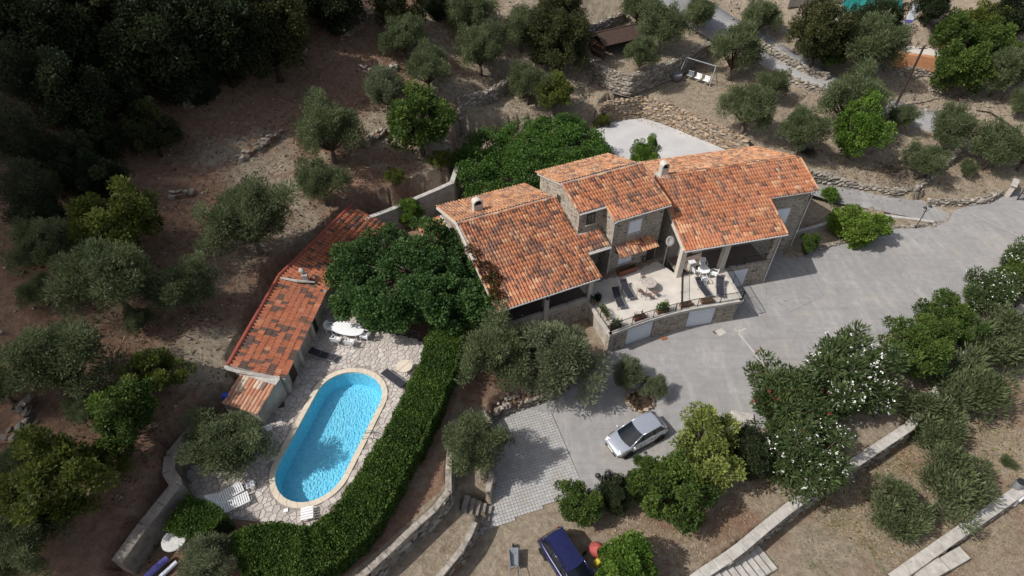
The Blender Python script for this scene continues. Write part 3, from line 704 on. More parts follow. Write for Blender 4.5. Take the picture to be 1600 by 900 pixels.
itLb = roof_tiles(FL.W(0, -12.6, 0), FL.ex, fe, zL(-12.6), 1.68, 5.1, .3, 8.8, .255, .40, lambda p: not inT(p), .33, .15)
def mT(p):
    a, n = FL.loc(p); return n < -2.3 and (a > 11.05 or n < -3.7)
itT = roof_tiles(FL.W(0, -2.26, 0), FL.ex, -fe, zT(-2.26), .32 * 4.24, 4.24, 8.75, 16.2, .255, .40, mT, .22, .13)
itTb = roof_tiles(FL.W(0, -10.9, 0), FL.ex, fe, zT(-10.9), .32 * 4.4, 4.4, 8.75, 16.2, .255, .40, lambda p: True, .33, .2)
def mR(p):
    a, n = FRR.loc(p); return not inT(p) and n > -6.7 and (a < 9.15 or n < -3.42)
itR = roof_tiles(FRR.W(0, .06, 0), FRR.ex, -re_, 5.5 - .02, 2.5, 6.7, .12, 13.85, .255, .40, mR, .13, .08)
itRb = roof_tiles(FRR.W(0, -12.35, 0), FRR.ex, re_, zR(-12.35), 2.1, 5.65, .42, 13.85, .255, .40, lambda p: not inT(p), .3, .2)
pieces(rL, 'roof_tile', itL, TV, MAT['tile'], 140, 4, 'roof_tiles'); pieces(rL, 'roof_tile', itLb, TB, MAT['tile_back'], 0, 5, 'roof_tiles')
pieces(rT, 'roof_tile', itT, TV, MAT['tile'], 50, 3, 'roof_tiles'); pieces(rT, 'roof_tile', itTb, TB, MAT['tile_back'], 0, 5, 'roof_tiles')
pieces(rR, 'roof_tile', itR, TV, MAT['tile'], 110, 4, 'roof_tiles'); pieces(rR, 'roof_tile', itRb, TB, MAT['tile_back'], 0, 5, 'roof_tiles')
# ridge and verge tiles
def ridge_run(parent, F_, pts, mat, r=.13, ln=.42, name='ridge_tile'):
    for (a0, n0, z0), (a1, n1, z1) in zip(pts, pts[1:]):
        p, e = F_(a0, n0, z0), F_(a1, n1, z1); L = (e - p).length; m = max(1, int(L / ln)); d = (e - p) / m
        for k in range(m):
            b = MB(); up = Vector((0, 0, 1)); dn = d.normalized(); sd = dn.cross(up).normalized(); u2 = sd.cross(dn)
            vs_ = []
            for t_, rr in ((-.03, r), (1.04, r * .86)):
                vs_ += [p + d * (k + t_) + (sd * math.cos(math.pi * j / 5) * rr + u2 * (math.sin(math.pi * j / 5) * rr * .8 - .02)) for j in range(6)]
            b.add(vs_, [(j, j + 1, 7 + j, 6 + j) for j in range(5)] + [tuple(range(6))], 0, TINTS[pick(.2, .3)]); hpart(b, name, mat, parent)
ridge_run(rL, FL.W, [(.25, -7.5, 7.55), (8.8, -7.5, 7.55)], MAT['tile'])
ridge_run(rT, FL.W, [(8.75, -6.5, 9.35), (16.2, -6.5, 9.35)], MAT['tile'])
ridge_run(rR, FRR.W, [(.9, -6.7, 8.05), (13.85, -6.7, 8.05)], MAT['tile'])
for rf, F_, zf, a, n0, n1 in ((rL, FL, zL, 8.62, -.05, -2.0), (rT, FL, zT, 8.74, -3.75, -6.4), (rT, FL, zT, 16.2, -2.3, -6.4), (rR, FRR, zR, 9.16, 0, -3.4), (rR, FRR, zR, 13.88, -3.4, -6.6), (rT, FL, zT, 11.06, -2.3, -3.7)):
    ridge_run(rf, F_.W, [(a, n0, zf(n0) + .04), (a, n1, zf(n1) + .04)], MAT['tile'], .10, .42, 'verge_tile')
for rf, F_, zf, a, n0, n1 in ((rL, FL, zL, .16, .0, -7.5), (rL, FL, zL, .22, -7.5, -12.55), (rR, FRR, zR, .02, .02, -2.4)):      # pale mortar verges
    b = MB(); p, e = F_.W(a, n0, zf(n0) - .03), F_.W(a, n1, zf(n1) - .03); m = (p + e) / 2; d = (e - p)
    y = d.normalized(); x = F_.ex; z_ = x.cross(y); b.box((0, 0, 0), (.16, d.length, .16), M=Matrix.Translation(m) @ Matrix(((x.x, y.x, z_.x, 0), (x.y, y.y, z_.y, 0), (x.z, y.z, z_.z, 0), (0, 0, 0, 1)))); hpart(b, 'verge', MAT['plaster'], rf)
# gutters and downpipes
def gutter(F_, a0, a1, n, z):
    b = MB(); p, e = F_.W(a0, n, z), F_.W(a1, n, z); b.tube([p, e], .07, 8); hpart(b, 'gutter', MAT['gutter'], smooth=False)
gutter(FL, .1, 8.6, .1, 4.93); gutter(FL, 8.8, 10.85, -2.02, 5.6); gutter(FL, 8.75, 11.0, -3.64, 8.32); gutter(FL, 11.1, 16.2, -2.22, 7.88); gutter(FRR, .1, 9.15, .1, 5.42); gutter(FRR, 9.35, 13.9, -3.32, 6.68)
def downpipe(F_, a, n, z0, z1):
    b = MB(); b.tube([F_.W(a, n + .3, z1), F_.W(a, n, z1 - .3), F_.W(a, n, z0)], .05, 8); hpart(b, 'downpipe', MAT['gutter'])
downpipe(FL, 11.15, -2.46, ZT, 7.85); downpipe(FRR, 8.9, -.22, 0, 5.4); downpipe(FRR, 13.6, -3.52, .6, 6.65)
# windows with closed white shutters
def shutter_win(F_, a, n, z, w_, h_, open_=False, label=None):
    b = MB(); F_.box(b, a - w_ / 2 - .1, a + w_ / 2 + .1, n - .05, n + .035, z - .1, z + h_ + .1); wd = hpart(b, 'window', MAT['cap'])
    for s in (-1, 1):
        b = MB(); F_.box(b, a + (0 if s > 0 else -w_ / 2) + .012, a + (w_ / 2 if s > 0 else 0) - .012, n + .03, n + .075, z, z + h_, bev=.012)
        sh = hpart(b, 'shutter', MAT['shutter'], wd)
    b = MB(); F_.box(b, a - w_ / 2 - .14, a + w_ / 2 + .14, n, n + .14, z - .18, z - .08); hpart(b, 'sill', MAT['cap'], wd)
    return wd
shutter_win(FL, 13.2, -2.55, 6.05, 1.15, 1.15)
shutter_win(FL, 12.75, -2.55, ZT + .75, 1.25, 1.25)
shutter_win(FRR, 11.25, -3.65, 3.55, 1.5, 1.5)
b = MB(); FL.box(b, 9.55, 10.3, -3.95, -3.86, 6.95, 7.95); wd = hpart(b, 'window', MAT['wood_dark'])
for a in (9.62, 9.95):
    b = MB(); FL.box(b, a, a + .28, -3.87, -3.84, 7.03, 7.87); hpart(b, 'pane', MAT['glass_dark'], wd)
b = MB(); FL.box(b, 9.45, 10.4, -3.93, -3.78, 6.85, 6.95); hpart(b, 'sill', MAT['cap'], wd)
b = MB(); FL.box(b, 8.80, 8.9, -7.4, -6.9, 7.2, 7.9); hpart(b, 'vent', MAT['dark_inside'])
b = MB(); FL.box(b, 9.2, 10.4, -3.95, -3.86, ZT, ZT + 2.1); hpart(b, 'door', MAT['wood_dark'])
b = MB(); FL.box(b, 15.0, 15.75, -2.6, -2.5, ZT, ZT + 2.1); hpart(b, 'door', MAT['dark_inside'])
# little tiled canopy over the lower window
b = MB(); zc = lambda n: 5.15 - .42 * (n + 2.55); FL.slab(b, [(11.55, -1.5), (15.1, -1.5), (15.1, -2.56), (11.55, -2.56)], lambda n: zc(n) - .02, .08); cn = hpart(b, 'canopy', MAT['wood'])
pieces(cn, 'canopy_tile', roof_tiles(FL.W(0, -1.46, 0), FL.ex, -fe, zc(-1.46), .46, 1.1, 11.55, 15.1, .255, .38, lambda p: True, .3, .3), TV, MAT['tile'], 60, 3, 'roof_tiles')
for a in (11.7, 14.95):
    b = MB(); b.tube([FL.W(a, -2.55, 4.5), FL.W(a, -1.7, 4.78)], .05, 5); hpart(b, 'canopy_bracket', MAT['wood_dark'], cn)
# chimneys
def chimney(F_, a, n, z0, z1, w_=.75, d_=.5, hood=True):
    b = MB(); F_.box(b, a - w_ / 2, a + w_ / 2, n - d_ / 2, n + d_ / 2, z0, z1); ch = hpart(b, 'chimney', MAT['plaster'])
    b = MB(); F_.box(b, a - w_ / 2 - .22, a + w_ / 2 + .22, n - d_ / 2 - .2, n + d_ / 2 + .2, z0 + .28, z0 + .42); hpart(b, 'flashing', MAT['cap'], ch)
    if hood:
        b = MB(); vs_ = []
        for nn in (n - d_ / 2 - .04, n + d_ / 2 + .04):
            vs_ += [F_.W(a - math.cos(math.pi * k / 8) * (w_ / 2 + .02), nn, z1 + .2 + math.sin(math.pi * k / 8) * .28) for k in range(9)] + [F_.W(a - math.cos(math.pi * k / 8) * (w_ / 2 - .09), nn, z1 + .2 + math.sin(math.pi * k / 8) * .2) for k in range(9)]
        fs = [(k, k + 1, 19 + k, 18 + k) for k in range(8)] + [(9 + k, 27 + k, 28 + k, 10 + k) for k in range(8)] + [(k, 9 + k, 10 + k, k + 1) for k in range(8)] + [(18 + k, 19 + k, 28 + k, 27 + k) for k in range(8)]
        b.add(vs_, fs); F_.box(b, a - w_ / 2 - .02, a - w_ / 2 + .08, n - d_ / 2, n + d_ / 2, z1 - .02, z1 + .22); F_.box(b, a + w_ / 2 - .08, a + w_ / 2 + .02, n - d_ / 2, n + d_ / 2, z1 - .02, z1 + .22); hpart(b, 'chimney_hood', MAT['plaster'], ch)
        b = MB(); F_.box(b, a - w_ / 2 + .09, a + w_ / 2 - .09, n - d_ / 2 + .03, n + d_ / 2 - .03, z1, z1 + .05); hpart(b, 'flue', MAT['dark_inside'], ch)
chimney(FL, 2.62, -9.3, 6.4, 7.6)
chimney(FRR, 1.0, -7.0, 7.6, 8.75, .6, .6)
# low tiled lean-to against the western gable
b = MB(); pz = lambda a: 5.0 + .28 * a
LT = [(-1.5, -12.2), (.48, -12.2), (.48, -9.2), (-1.5, -9.2)]
b.add([FL.W(a, n, pz(a)) for a, n in LT] + [FL.W(a, n, ZP - .3) for a, n in LT], [(0, 1, 2, 3), (7, 6, 5, 4)] + [(i, 4 + i, 4 + (i + 1) % 4, (i + 1) % 4) for i in range(4)]); hpart(b, 'lean_to', MAT['render'])
b = MB(); LS = [(-1.7, -12.3), (.46, -12.3), (.46, -9.1), (-1.7, -9.1)]; b.add([FL.W(a, n, pz(a) + .06) for a, n in LS] + [FL.W(a, n, pz(a) - .05) for a, n in LS], [(0, 1, 2, 3), (7, 6, 5, 4)] + [(i, 4 + i, 4 + (i + 1) % 4, (i + 1) % 4) for i in range(4)]); lt = hpart(b, 'roof', MAT['cap'])
pieces(lt, 'roof_tile', roof_tiles(FL.W(-1.7, -12.3, 0), fe, FL.ex, pz(-1.7) + .06, .6, 2.15, 0, 3.2, .255, .40, lambda p: True, .2, .25), TV, MAT['tile'], 0, 5, 'roof_tiles')

# ---------------------------------------------------------------- terrace above the garages
gb = [P(948, 552), P(976, 541), P(1017, 527), P(1070, 513), P(1112, 506), P(1144, 500)]           # foot of the garage front
g2 = [Vector((p.x, p.y, 0)) for p in gb]
TE = [FRR.W(4.35, -.45, 0), FRR.W(.3, -.6, 0), FL.W(15.9, -2.5, 0), FL.W(8.4, -2.6, 0), FL.W(8.3, -.3, 0)]
inner = [(p.x, p.y) for p in TE]
body = [(p.x, p.y) for p in g2]
Rr = [(g2[-1] * (1 - t) + FRR.W(4.45, -.40, 0) * t) for t in (.35,)]
def seg_wall(b, p, e, th, z0, z1):
    d = e - p; L = d.length; a = math.atan2(d.y, d.x); nrm = Vector((-d.y, d.x, 0)).normalized()
    b.box((p + e) / 2 + nrm * th / 2 + Vector((0, 0, (z0 + z1) / 2)), (L, th, z1 - z0), a); return b
lt_ = FL.W(8.2, -.2, 0)
for i, (k0, k1) in enumerate(((0, 1), (2, 3), (4, 5))):
    b = seg_wall(MB(), g2[k0], g2[k1], .45, -.1, ZT - .22); hpart(b, 'wall', HM)
b = seg_wall(MB(), lt_, g2[0], .4, -.1, ZT - .22); hpart(b, 'wall', MAT['render'])
b = seg_wall(MB(), g2[5], FRR.W(4.6, -.5, 0), .4, -.1, ZT - .22); hpart(b, 'wall', HM)
for k0, k1 in ((1, 2), (3, 4)):
    b = seg_wall(MB(), g2[k0], g2[k1], .45, ZT - .42, ZT - .225); hpart(b, 'lintel', MAT['cap'])
    d = (g2[k1] - g2[k0]); nrm = Vector((-d.y, d.x, 0)).normalized(); a = math.atan2(d.y, d.x); mid = (g2[k0] + g2[k1]) / 2 + nrm * .12
    b = MB(); b.box(mid + nrm * .03 + Vector((0, 0, (ZT - .42) / 2)), (d.length, .05, ZT - .42), a); gd = hpart(b, 'garage_door', MAT['white'])
    for r in range(4):
        b = MB(); hh_ = (ZT - .44) / 4; b.bbox(Vector((0, 0, 0)), (d.length - .06, hh_ - .02, .03), .012, M=Matrix.Translation(mid + Vector((0, 0, hh_ * (r + .5)))) @ Matrix.Rotation(a, 4, 'Z') @ Matrix.Rotation(math.pi / 2, 4, 'X')); hpart(b, 'door_panel', MAT['shutter'], gd)
# third garage door, in the eastern wing's wall
b = MB(); FRR.box(b, 4.75, 6.9, -.40, -.29, 0, 1.95); gd = hpart(b, 'garage_door', MAT['white'])
for r in range(4):
    b = MB(); FRR.box(b, 4.8, 6.85, -.30, -.265, .03 + r * .48, .49 + r * .48); hpart(b, 'door_panel', MAT['shutter'], gd)
edge = []
for i, p in enumerate(g2):
    d = (g2[min(i + 1, 5)] - g2[max(i - 1, 0)]).normalized(); edge.append(p + Vector((d.y, -d.x, 0)) * .16)
dl = (g2[0] - lt_).normalized(); edge[0] += Vector((dl.y, -dl.x, 0)) * .16 + dl * .05
dr = (FRR.W(4.6, -.5, 0) - g2[5]).normalized(); edge[5] += Vector((dr.y, -dr.x, 0)) * .16
# smooth the wavy front edge
def crom(pts, m=5):
    out = []
    for i in range(len(pts) - 1):
        p0, p1, p2, p3 = pts[max(i - 1, 0)], pts[i], pts[i + 1], pts[min(i + 2, len(pts) - 1)]
        for k in range(m):
            t = k / m; out.append(.5 * ((2 * p1) + (p2 - p0) * t + (2 * p0 - 5 * p1 + 4 * p2 - p3) * t * t + (3 * p1 - p0 - 3 * p2 + p3) * t ** 3))
    return out + [pts[-1]]
front = crom(edge)
lo = lt_ + Vector((dl.y, -dl.x, 0)) * .16; ro = FRR.W(4.6, -.5, 0) + Vector((dr.y, -dr.x, 0)) * .16
TP = [(p.x, p.y) for p in [lo] + front + [ro, FRR.W(.5, -.58, 0), FL.W(15.85, -2.56, 0), FL.W(8.4, -3.9, 0)]]
b = MB(); b.prism(TP, ZT - .22, ZT); terrace = hpart(b, 'terrace', MAT['terrace'])
# pale coping along the edge
def coping(pts, wd, z, name='terrace_coping'):
    for p, e in zip(pts, pts[1:]):
        d = (e - p); nrm = Vector((-d.y, d.x, 0)).normalized(); a = math.atan2(d.y, d.x)
        b = MB(); b.bbox((p + e) / 2 + nrm * (wd / 2 - .05) + Vector((0, 0, z)), (d.length * 1.02, wd, .09), .015, rot=a); hpart(b, name, MAT['cap'], terrace)
coping([lo] + front[::2] + ([front[-1]] if len(front) % 2 == 0 else []) + [ro], .3, ZT + .035)
# railings: posts, handrail, balusters
def railing(path, z, h=.85, parent=None, inset=.14, post_every=1.9):
    b = MB(); rails = [Vector((p.x, p.y, z + h)) for p in path]; b.tube(rails, .028, 5); b.tube([p - Vector((0, 0, h - .14)) for p in rails], .018, 4)
    rl = hpart(b, 'railing', MAT['black'], parent)
    L = [0.0]
    for p, e in zip(path, path[1:]): L.append(L[-1] + (e - p).length)
    def at(s_):
        for i in range(len(L) - 1):
            if s_ <= L[i + 1] + 1e-6: t = (s_ - L[i]) / max(L[i + 1] - L[i], 1e-6); return path[i].lerp(path[i + 1], t)
        return path[-1]
    m = max(1, round(L[-1] / post_every))
    for k in range(m + 1):
        p = at(L[-1] * k / m); b = MB(); b.box((p.x, p.y, z + h / 2), (.05, .05, h)); hpart(b, 'post', MAT['black'], rl)
    b = MB(); m2 = int(L[-1] / .13)
    for k in range(m2):
        p = at(L[-1] * (k + .5) / m2); b.box((p.x, p.y, z + h / 2 + .05), (.016, .016, h - .1))
    hpart(b, 'balusters', MAT['black'], rl, kind='stuff'); return rl
nin = lambda p, e: Vector((-(e - p).y, (e - p).x, 0)).normalized()
fr_in = [p + nin(front[max(i - 1, 0)], front[min(i + 1, len(front) - 1)]) * .14 for i, p in enumerate(front)]
fr_in[0] = fr_in[0] + dl * -.02 + Vector((-dl.y, dl.x, 0)) * .14
railing(fr_in, ZT + .08)
railing([lo + Vector((-dl.y, dl.x, 0)) * .14 - dl * -.1, fr_in[0]], ZT + .08)
railing([fr_in[-1] - dr * 0, ro + Vector((-dr.y, dr.x, 0)) * .14], ZT + .08)
railing([FRR.W(.75, -.45, 0), fr_in[13].lerp(fr_in[14], .5)], ZT, .8)
railing([FRR.W(4.5, -.47, 0), FRR.W(8.45, -.47, 0)], ZT + .06, .8)
railing([FL.W(.85, -.45, 0), FL.W(4.1, -.45, 0)], ZT + .55, .4); railing([FL.W(4.6, -.45, 0), FL.W(7.9, -.45, 0)], ZT + .55, .4)
for a, n in ((4.35, -.18),):
    b = MB(); p = FL.W(a, n, 4.35); b.lathe([(.05, -.16), (.11, -.1), (.12, .06), (.02, .16)], p, 8); hpart(b, 'wall_lamp', MAT['black'])

# ---------------------------------------------------------------- pool house with two bent roof halves
R1, R2, R3 = P(356, 571, 5.3), P(437, 430, 5.3), P(548, 322, 5.3)
ph = thing('pool_house', 'long low pool house with a bent red tiled roof beside the dry slope', 'pool house', (R1.x, R1.y, ZP))
def hxy(v): return Vector((v.x, v.y, 0))
d1, d2 = (hxy(R2) - hxy(R1)).normalized(), (hxy(R3) - hxy(R2)).normalized()
s1, s2 = Vector((d1.y, -d1.x, 0)), Vector((d2.y, -d2.x, 0)); bis = (d1 + d2).normalized()
WD, DROP = 3.45, 1.0
PTV = tile_variants('roof_tile', MAT['tile_red'], .30, .43, TINTS, .11); PTP = tile_variants('canal_tile', MAT['tile_pale'], .27, .5, TINTS, .10, canal=True)
mit = (s1 + s2).normalized() / ((s1 + s2).normalized().dot(s1))
ring_t = [hxy(R1), hxy(R2), hxy(R3), hxy(R3) + s2 * WD, hxy(R2) + mit * WD, hxy(R1) + s1 * WD]
zz = [5.3, 5.3, 5.3, 5.3 - DROP, 5.3 - DROP, 5.3 - DROP]
b = MB(); vs_ = [p + Vector((0, 0, z - .02)) for p, z in zip(ring_t, zz)] + [p + Vector((0, 0, z - .15)) for p, z in zip(ring_t, zz)]
b.add(vs_, [(0, 5, 4, 1), (1, 4, 3, 2), (7, 10, 11, 6), (8, 9, 10, 7)] + [(i, (i + 1) % 6, 6 + (i + 1) % 6, 6 + i) for i in range(6)]); pr = b.build('roof', MAT['cap'], ph, world=True)
it = roof_tiles(hxy(R1) + s1 * (WD + .05), d1, -s1, 5.3 - DROP, DROP, WD, 0, 14, .30, .43, lambda p: (hxy(p) - hxy(R2)).dot(bis) < 0 and (hxy(p) - hxy(R1)).dot(d1) > 0, .24, .08, .08)
it += roof_tiles(hxy(R2) + s2 * (WD + .05) - d2 * .6, d2, -s2, 5.3 - DROP, DROP, WD, 0, (R3 - R2).length + .6, .30, .43, lambda p: (hxy(p) - hxy(R2)).dot(bis) > 0, .24, .08, .08)
pieces(pr, 'roof_tile', it, PTV, MAT['tile_red'], 290, 4, 'roof_tiles')
Wf = lambda x, y, z: Vector((x, y, z))
ridge_run(pr, Wf, [(R1.x, R1.y, 5.36), (R2.x, R2.y, 5.36), (R3.x, R3.y, 5.36)], MAT['pipe_red'], .15, .5)
wi = [hxy(R1) + d1 * .2 + s1 * .1, hxy(R2) + mit * .1, hxy(R3) - d2 * .2 + s2 * .1, hxy(R3) - d2 * .2 + s2 * (WD - .3), hxy(R2) + mit * (WD - .3), hxy(R1) + d1 * .2 + s1 * (WD - .3)]
b = MB(); b.add([p + Vector((0, 0, z - .18)) for p, z in zip(wi, zz)] + [p + Vector((0, 0, ZP - .3)) for p in wi], [(0, 5, 4, 1), (1, 4, 3, 2)] + [(i, (i + 1) % 6, 6 + (i + 1) % 6, 6 + i) for i in range(6)]); b.build('wall', MAT['render'], ph, world=True)
for t0, t1, kind in ((.10, .20, 'door'), (.62, .74, 'open')):
    p, e = wi[5].lerp(wi[4], t0), wi[5].lerp(wi[4], t1); d = e - p
    b = MB(); b.box((p + e) / 2 + s1 * .01 + Vector((0, 0, ZP + .8)), (d.length, .06, 1.6), math.atan2(d.y, d.x)); b.build('door', MAT['wood_dark'] if kind == 'door' else MAT['dark_inside'], ph, world=True)  # the open one is a flat dark panel painting shade inside an opening
for t in (.0, .30, .60, .97):
    p = wi[5].lerp(wi[4], t) + s1 * .12; b = MB(); b.box(p + Vector((0, 0, ZP + .8)), (.35, .3, 1.7), math.atan2(d1.y, d1.x)); b.build('pillar', MAT['render'], ph, world=True)
# stubby chimney with its mortar seam
cp = P(478, 437, 4.95); b = MB(); b.box((cp.x, cp.y, 5.05), (.42, .42, .9), .2); ch = b.build('chimney', MAT['cap'], ph, world=True)
b = MB(); b.tube([(cp.x - .05, cp.y + .05, 5.45), (cp.x - .1, cp.y + .08, 5.75), (cp.x - .32, cp.y + .12, 5.85)], [.15, .16, .17], 10); b.build('chimney_pot', MAT['cap'], ch, world=True, smooth=True)
p, e = P(438, 434, 5.36), P(492, 441, 4.85); b = MB(); b.tube([p, (p + e) / 2 + Vector((0, -.15, .03)), e], [.08, .12, .06], 6); b.build('mortar_seam', MAT['cap'], pr, world=True)
# low lean-to with old canal tiles at the near end
T0_, T1_, B1_, B0_ = P(376, 584, 4.45), P(438, 592, 4.35), P(402, 645, 3.85), P(350, 632, 3.85)
b = MB(); q_ = [T0_, T1_, B1_, B0_]; b.add(q_ + [Vector((p.x, p.y, ZP - .2)) for p in q_], [(0, 3, 2, 1)] + [(i, (i + 1) % 4, 4 + (i + 1) % 4, 4 + i) for i in range(4)]); b.build('lean_to_wall', MAT['render'], ph, world=True)
up_ = (hxy(T0_) + hxy(T1_) - hxy(B0_) - hxy(B1_)).normalized(); exl = Vector((up_.y, -up_.x, 0)); run = ((hxy(T0_) + hxy(T1_) - hxy(B0_) - hxy(B1_)) / 2).length
b = MB(); b.add([p + Vector((0, 0, .05)) for p in q_] + [p - Vector((0, 0, .06)) for p in q_], [(0, 3, 2, 1), (4, 5, 6, 7)] + [(i, (i + 1) % 4, 4 + (i + 1) % 4, 4 + i) for i in range(4)]); lr = b.build('lean_to_roof', MAT['cap'], ph, world=True)
lw = (hxy(B1_) - hxy(B0_)).dot(exl)
its = roof_tiles(hxy(B0_), exl, up_, 3.92, .55, run, -.1, lw + .25, .27, .5, lambda p: True, .15, .28, .1)
pieces(lr, 'canal_tile', its, PTP, MAT['tile_pale'], 80, 4, 'roof_tiles')
b = MB(); b.tube([P(352, 574, 4.75), P(376, 580, 4.72), P(438, 590, 4.35)], [.16, .18, .16], 6); b.build('mortar_seam', MAT['cap'], pr, world=True)
# ---------------------------------------------------------------- stones and walls
def rock_mesh(name, mat, seed, tint, box=1.0, n=13):
    r_ = random.Random(seed); bm = bmesh.new()
    for k in range(n):
        d = Vector((r_.gauss(0, 1), r_.gauss(0, 1), r_.gauss(0, 1))).normalized(); m = max(abs(d.x), abs(d.y), abs(d.z)); d = d / (m ** .75) * .5 * r_.uniform(.85, 1.08); bm.verts.new(d)
    bmesh.ops.convex_hull(bm, input=bm.verts[:])
    for v in [v for v in bm.verts if not v.link_faces]: bm.verts.remove(v)
    me = bpy.data.meshes.new(name); bm.to_mesh(me); bm.free(); me.materials.append(mat)
    at = me.attributes.new('tint', 'FLOAT', 'FACE'); at.data.foreach_set('value', [tint] * len(me.polygons)); return me
ROCK = [rock_mesh('stone', MAT['stone'], 40 + k, (k % 6) / 5 * .9 + .05) for k in range(12)]
OCHRE = [rock_mesh('stone', MAT['ochre_stone'], 70 + k, (k % 6) / 5 * .9 + .05) for k in range(12)]
def resample(pts, ds):
    out = [pts[0].copy()]; 
    for p, e in zip(pts, pts[1:]):
        m = max(1, round((e - p).length / ds))
        for k in range(1, m + 1): out.append(p.lerp(e, k / m))
    return out
def wall(name, label, pxs, zb=None, th=.5, mat='earth_wall', stone=None, cap='stones', var=ROCK, rubble=False, cat='wall', group=None, capmat='cap', limit=300, minpx=5, grow=1.0, facing=True):
    """pxs: (u, v, z of the top) or (u, v, '+h' above the ground); the shown face looks to the right of the walking direction"""
    pts = []
    for u_, v_, z in pxs:
        if isinstance(z, str):
            dz = float(z); g_ = hit(u_, v_, dz); pts.append(Vector((g_.x, g_.y, g_.z + dz)))
        else: pts.append(P(u_, v_, z))
    pts = resample(pts, .55)
    n = len(pts); nr = []
    for i in range(n):
        d = pts[min(i + 1, n - 1)] - pts[max(i - 1, 0)]; d.z = 0; d.normalize(); nr.append(Vector((d.y, -d.x, 0)))
    fo = [pts[i] + nr[i] * (th / 2 + .3) for i in range(n)]
    zbs = [zb] * n if zb is not None else list(Hf(np.array([p.x for p in fo]), np.array([p.y for p in fo])) - .05)
    zbs = [min(z, p.z - .25) for z, p in zip(zbs, pts)]
    t = thing(name, label, cat, (pts[0].x, pts[0].y, zbs[0]), 0, group)
    b = MB(); vs_ = []; sh = .12 if stone else 0
    for i in range(n):
        o_, i_ = pts[i] + nr[i] * (th / 2 - sh), pts[i] - nr[i] * (th / 2)
        zt = pts[i].z - (.1 if stone else 0)
        vs_ += [(o_.x + nr[i].x * .08, o_.y + nr[i].y * .08, zbs[i] - .3), (o_.x, o_.y, zt), (i_.x, i_.y, zt), (i_.x, i_.y, zbs[i] - .3)]
    fs = [(4 * i + k, 4 * i + k + 1, 4 * i + 5 + k, 4 * i + 4 + k) for i in range(n - 1) for k in range(3)] + [(0, 3, 2, 1), (4 * n - 4, 4 * n - 3, 4 * n - 2, 4 * n - 1)]
    b.add(vs_, fs); b.build('core', MAT[mat], t, world=True)
    items = []
    if stone:
        L = 0
        for i in range(n - 1):
            p, e = pts[i], pts[i + 1]; d = e - p; seg = Vector((d.x, d.y, 0)).length; m = max(1, round(seg / stone))
            a = math.atan2(d.y, d.x); hgt = p.z - zbs[i]; rows = max(1, round(hgt / (stone * .62)))
            for k in range(m):
                for r in range(rows):
                    if rubble and rnd.random() < .25: continue
                    t_ = (k + .5 + (.25 if r % 2 else -.25) + rnd.uniform(-.15, .15)) / m; c = p.lerp(e, t_); zz_ = zbs[i] + (r + .5 + rnd.uniform(-.15, .15)) * hgt / rows
                    c = Vector((c.x, c.y, zz_)) + nr[i] * (th / 2 - .13 + rnd.uniform(-.03, .05) + .08 * (1 - r / rows))
                    sx, sz = seg / m * rnd.uniform(.85, 1.3) * grow, hgt / rows * rnd.uniform(.85, 1.25) * grow
                    if rnd.random() < .12: sx *= 1.5; sz *= 1.25
                    M_ = Matrix.Translation(c) @ Matrix.Rotation(a, 4, 'Z') @ Matrix.Rotation(rnd.uniform(-.15, .15), 4, 'Y') @ Matrix.Rotation(rnd.choice((0, math.pi)), 4, 'X') @ Matrix.Diagonal((sx, .34, sz, 1))
                    items.append((M_, rnd.randrange(12), max(sx, sz)))
                if cap == 'stones':
                    for w_ in (-.3, .25):
                        if rubble and rnd.random() < .3: continue
                        c = p.lerp(e, (k + .5 + rnd.uniform(-.2, .2)) / m) + nr[i] * th * (w_ + rnd.uniform(-.1, .1)) + Vector((0, 0, -.02 + rnd.uniform(-.05, .1)))
                        s_ = seg / m * rnd.uniform(.8, 1.35)
                        M_ = Matrix.Translation(c) @ Matrix.Rotation(a + rnd.uniform(-.5, .5), 4, 'Z') @ Matrix.Diagonal((s_, th * rnd.uniform(.45, .75), .22 * rnd.uniform(.8, 1.5), 1)); items.append((M_, rnd.randrange(12), s_))
        pieces(t, 'stone', items, var, var[0].materials[0], limit, minpx, 'small_stones')
    if cap == 'slabs':
        for i in range(0, n - 1, 2):
            p, e = pts[i], pts[min(i + 2, n - 1)]; d = e - p; L = d.length
            if L < .1: continue
            y = d.normalized(); x = Vector((y.y, -y.x, 0)).normalized(); z_ = x.cross(y)
            M_ = Matrix.Translation((p + e) / 2 + Vector((0, 0, .03 + rnd.uniform(-.01, .015)))) @ Matrix(((x.x, y.x, z_.x, 0), (x.y, y.y, z_.y, 0), (x.z, y.z, z_.z, 0), (0, 0, 0, 1)))
            b = MB(); b.bbox((0, 0, 0), (th + .06, L * .985, .1), .025, M=M_, tint=rnd.random()); b.build('cap_stone', MAT[capmat], t, world=True)
    return t
wall('retaining_wall', 'long retaining wall with a pale cement top between the shrub bed and the sloping dry lawn', [(1050,932,.12),(1097,897,.12),(1149,863,.12),(1195,824,.12),(1240,788,.12),(1330,727,.12),(1420,667,.12),(1515,545,.12),(1600,478,.12)], -1.6, .55, 'earth_wall', .5, 'slabs', minpx=8)
wall('retaining_wall', 'lower pale retaining wall running past the white balustrade at the foot of the dry lawn', [(1395,905,-1.5),(1480,845,-1.5),(1545,800,-1.5),(1600,762,-1.5),(1650,728,-1.5)], -2.65, .6, 'earth_wall', .5, 'slabs', minpx=8)
wall('retaining_wall', 'garden wall with a worn pale edge below the long clipped hedge', [(520,940,2.55),(591,877,2.55),(655,817,2.55),(690,786,2.55),(701,768,2.55),(701,735,2.55),(704,690,2.55),(712,655,2.55)], ZS1 - .05, .32, 'earth_wall', .45, 'slabs', capmat='old_cap', minpx=9)
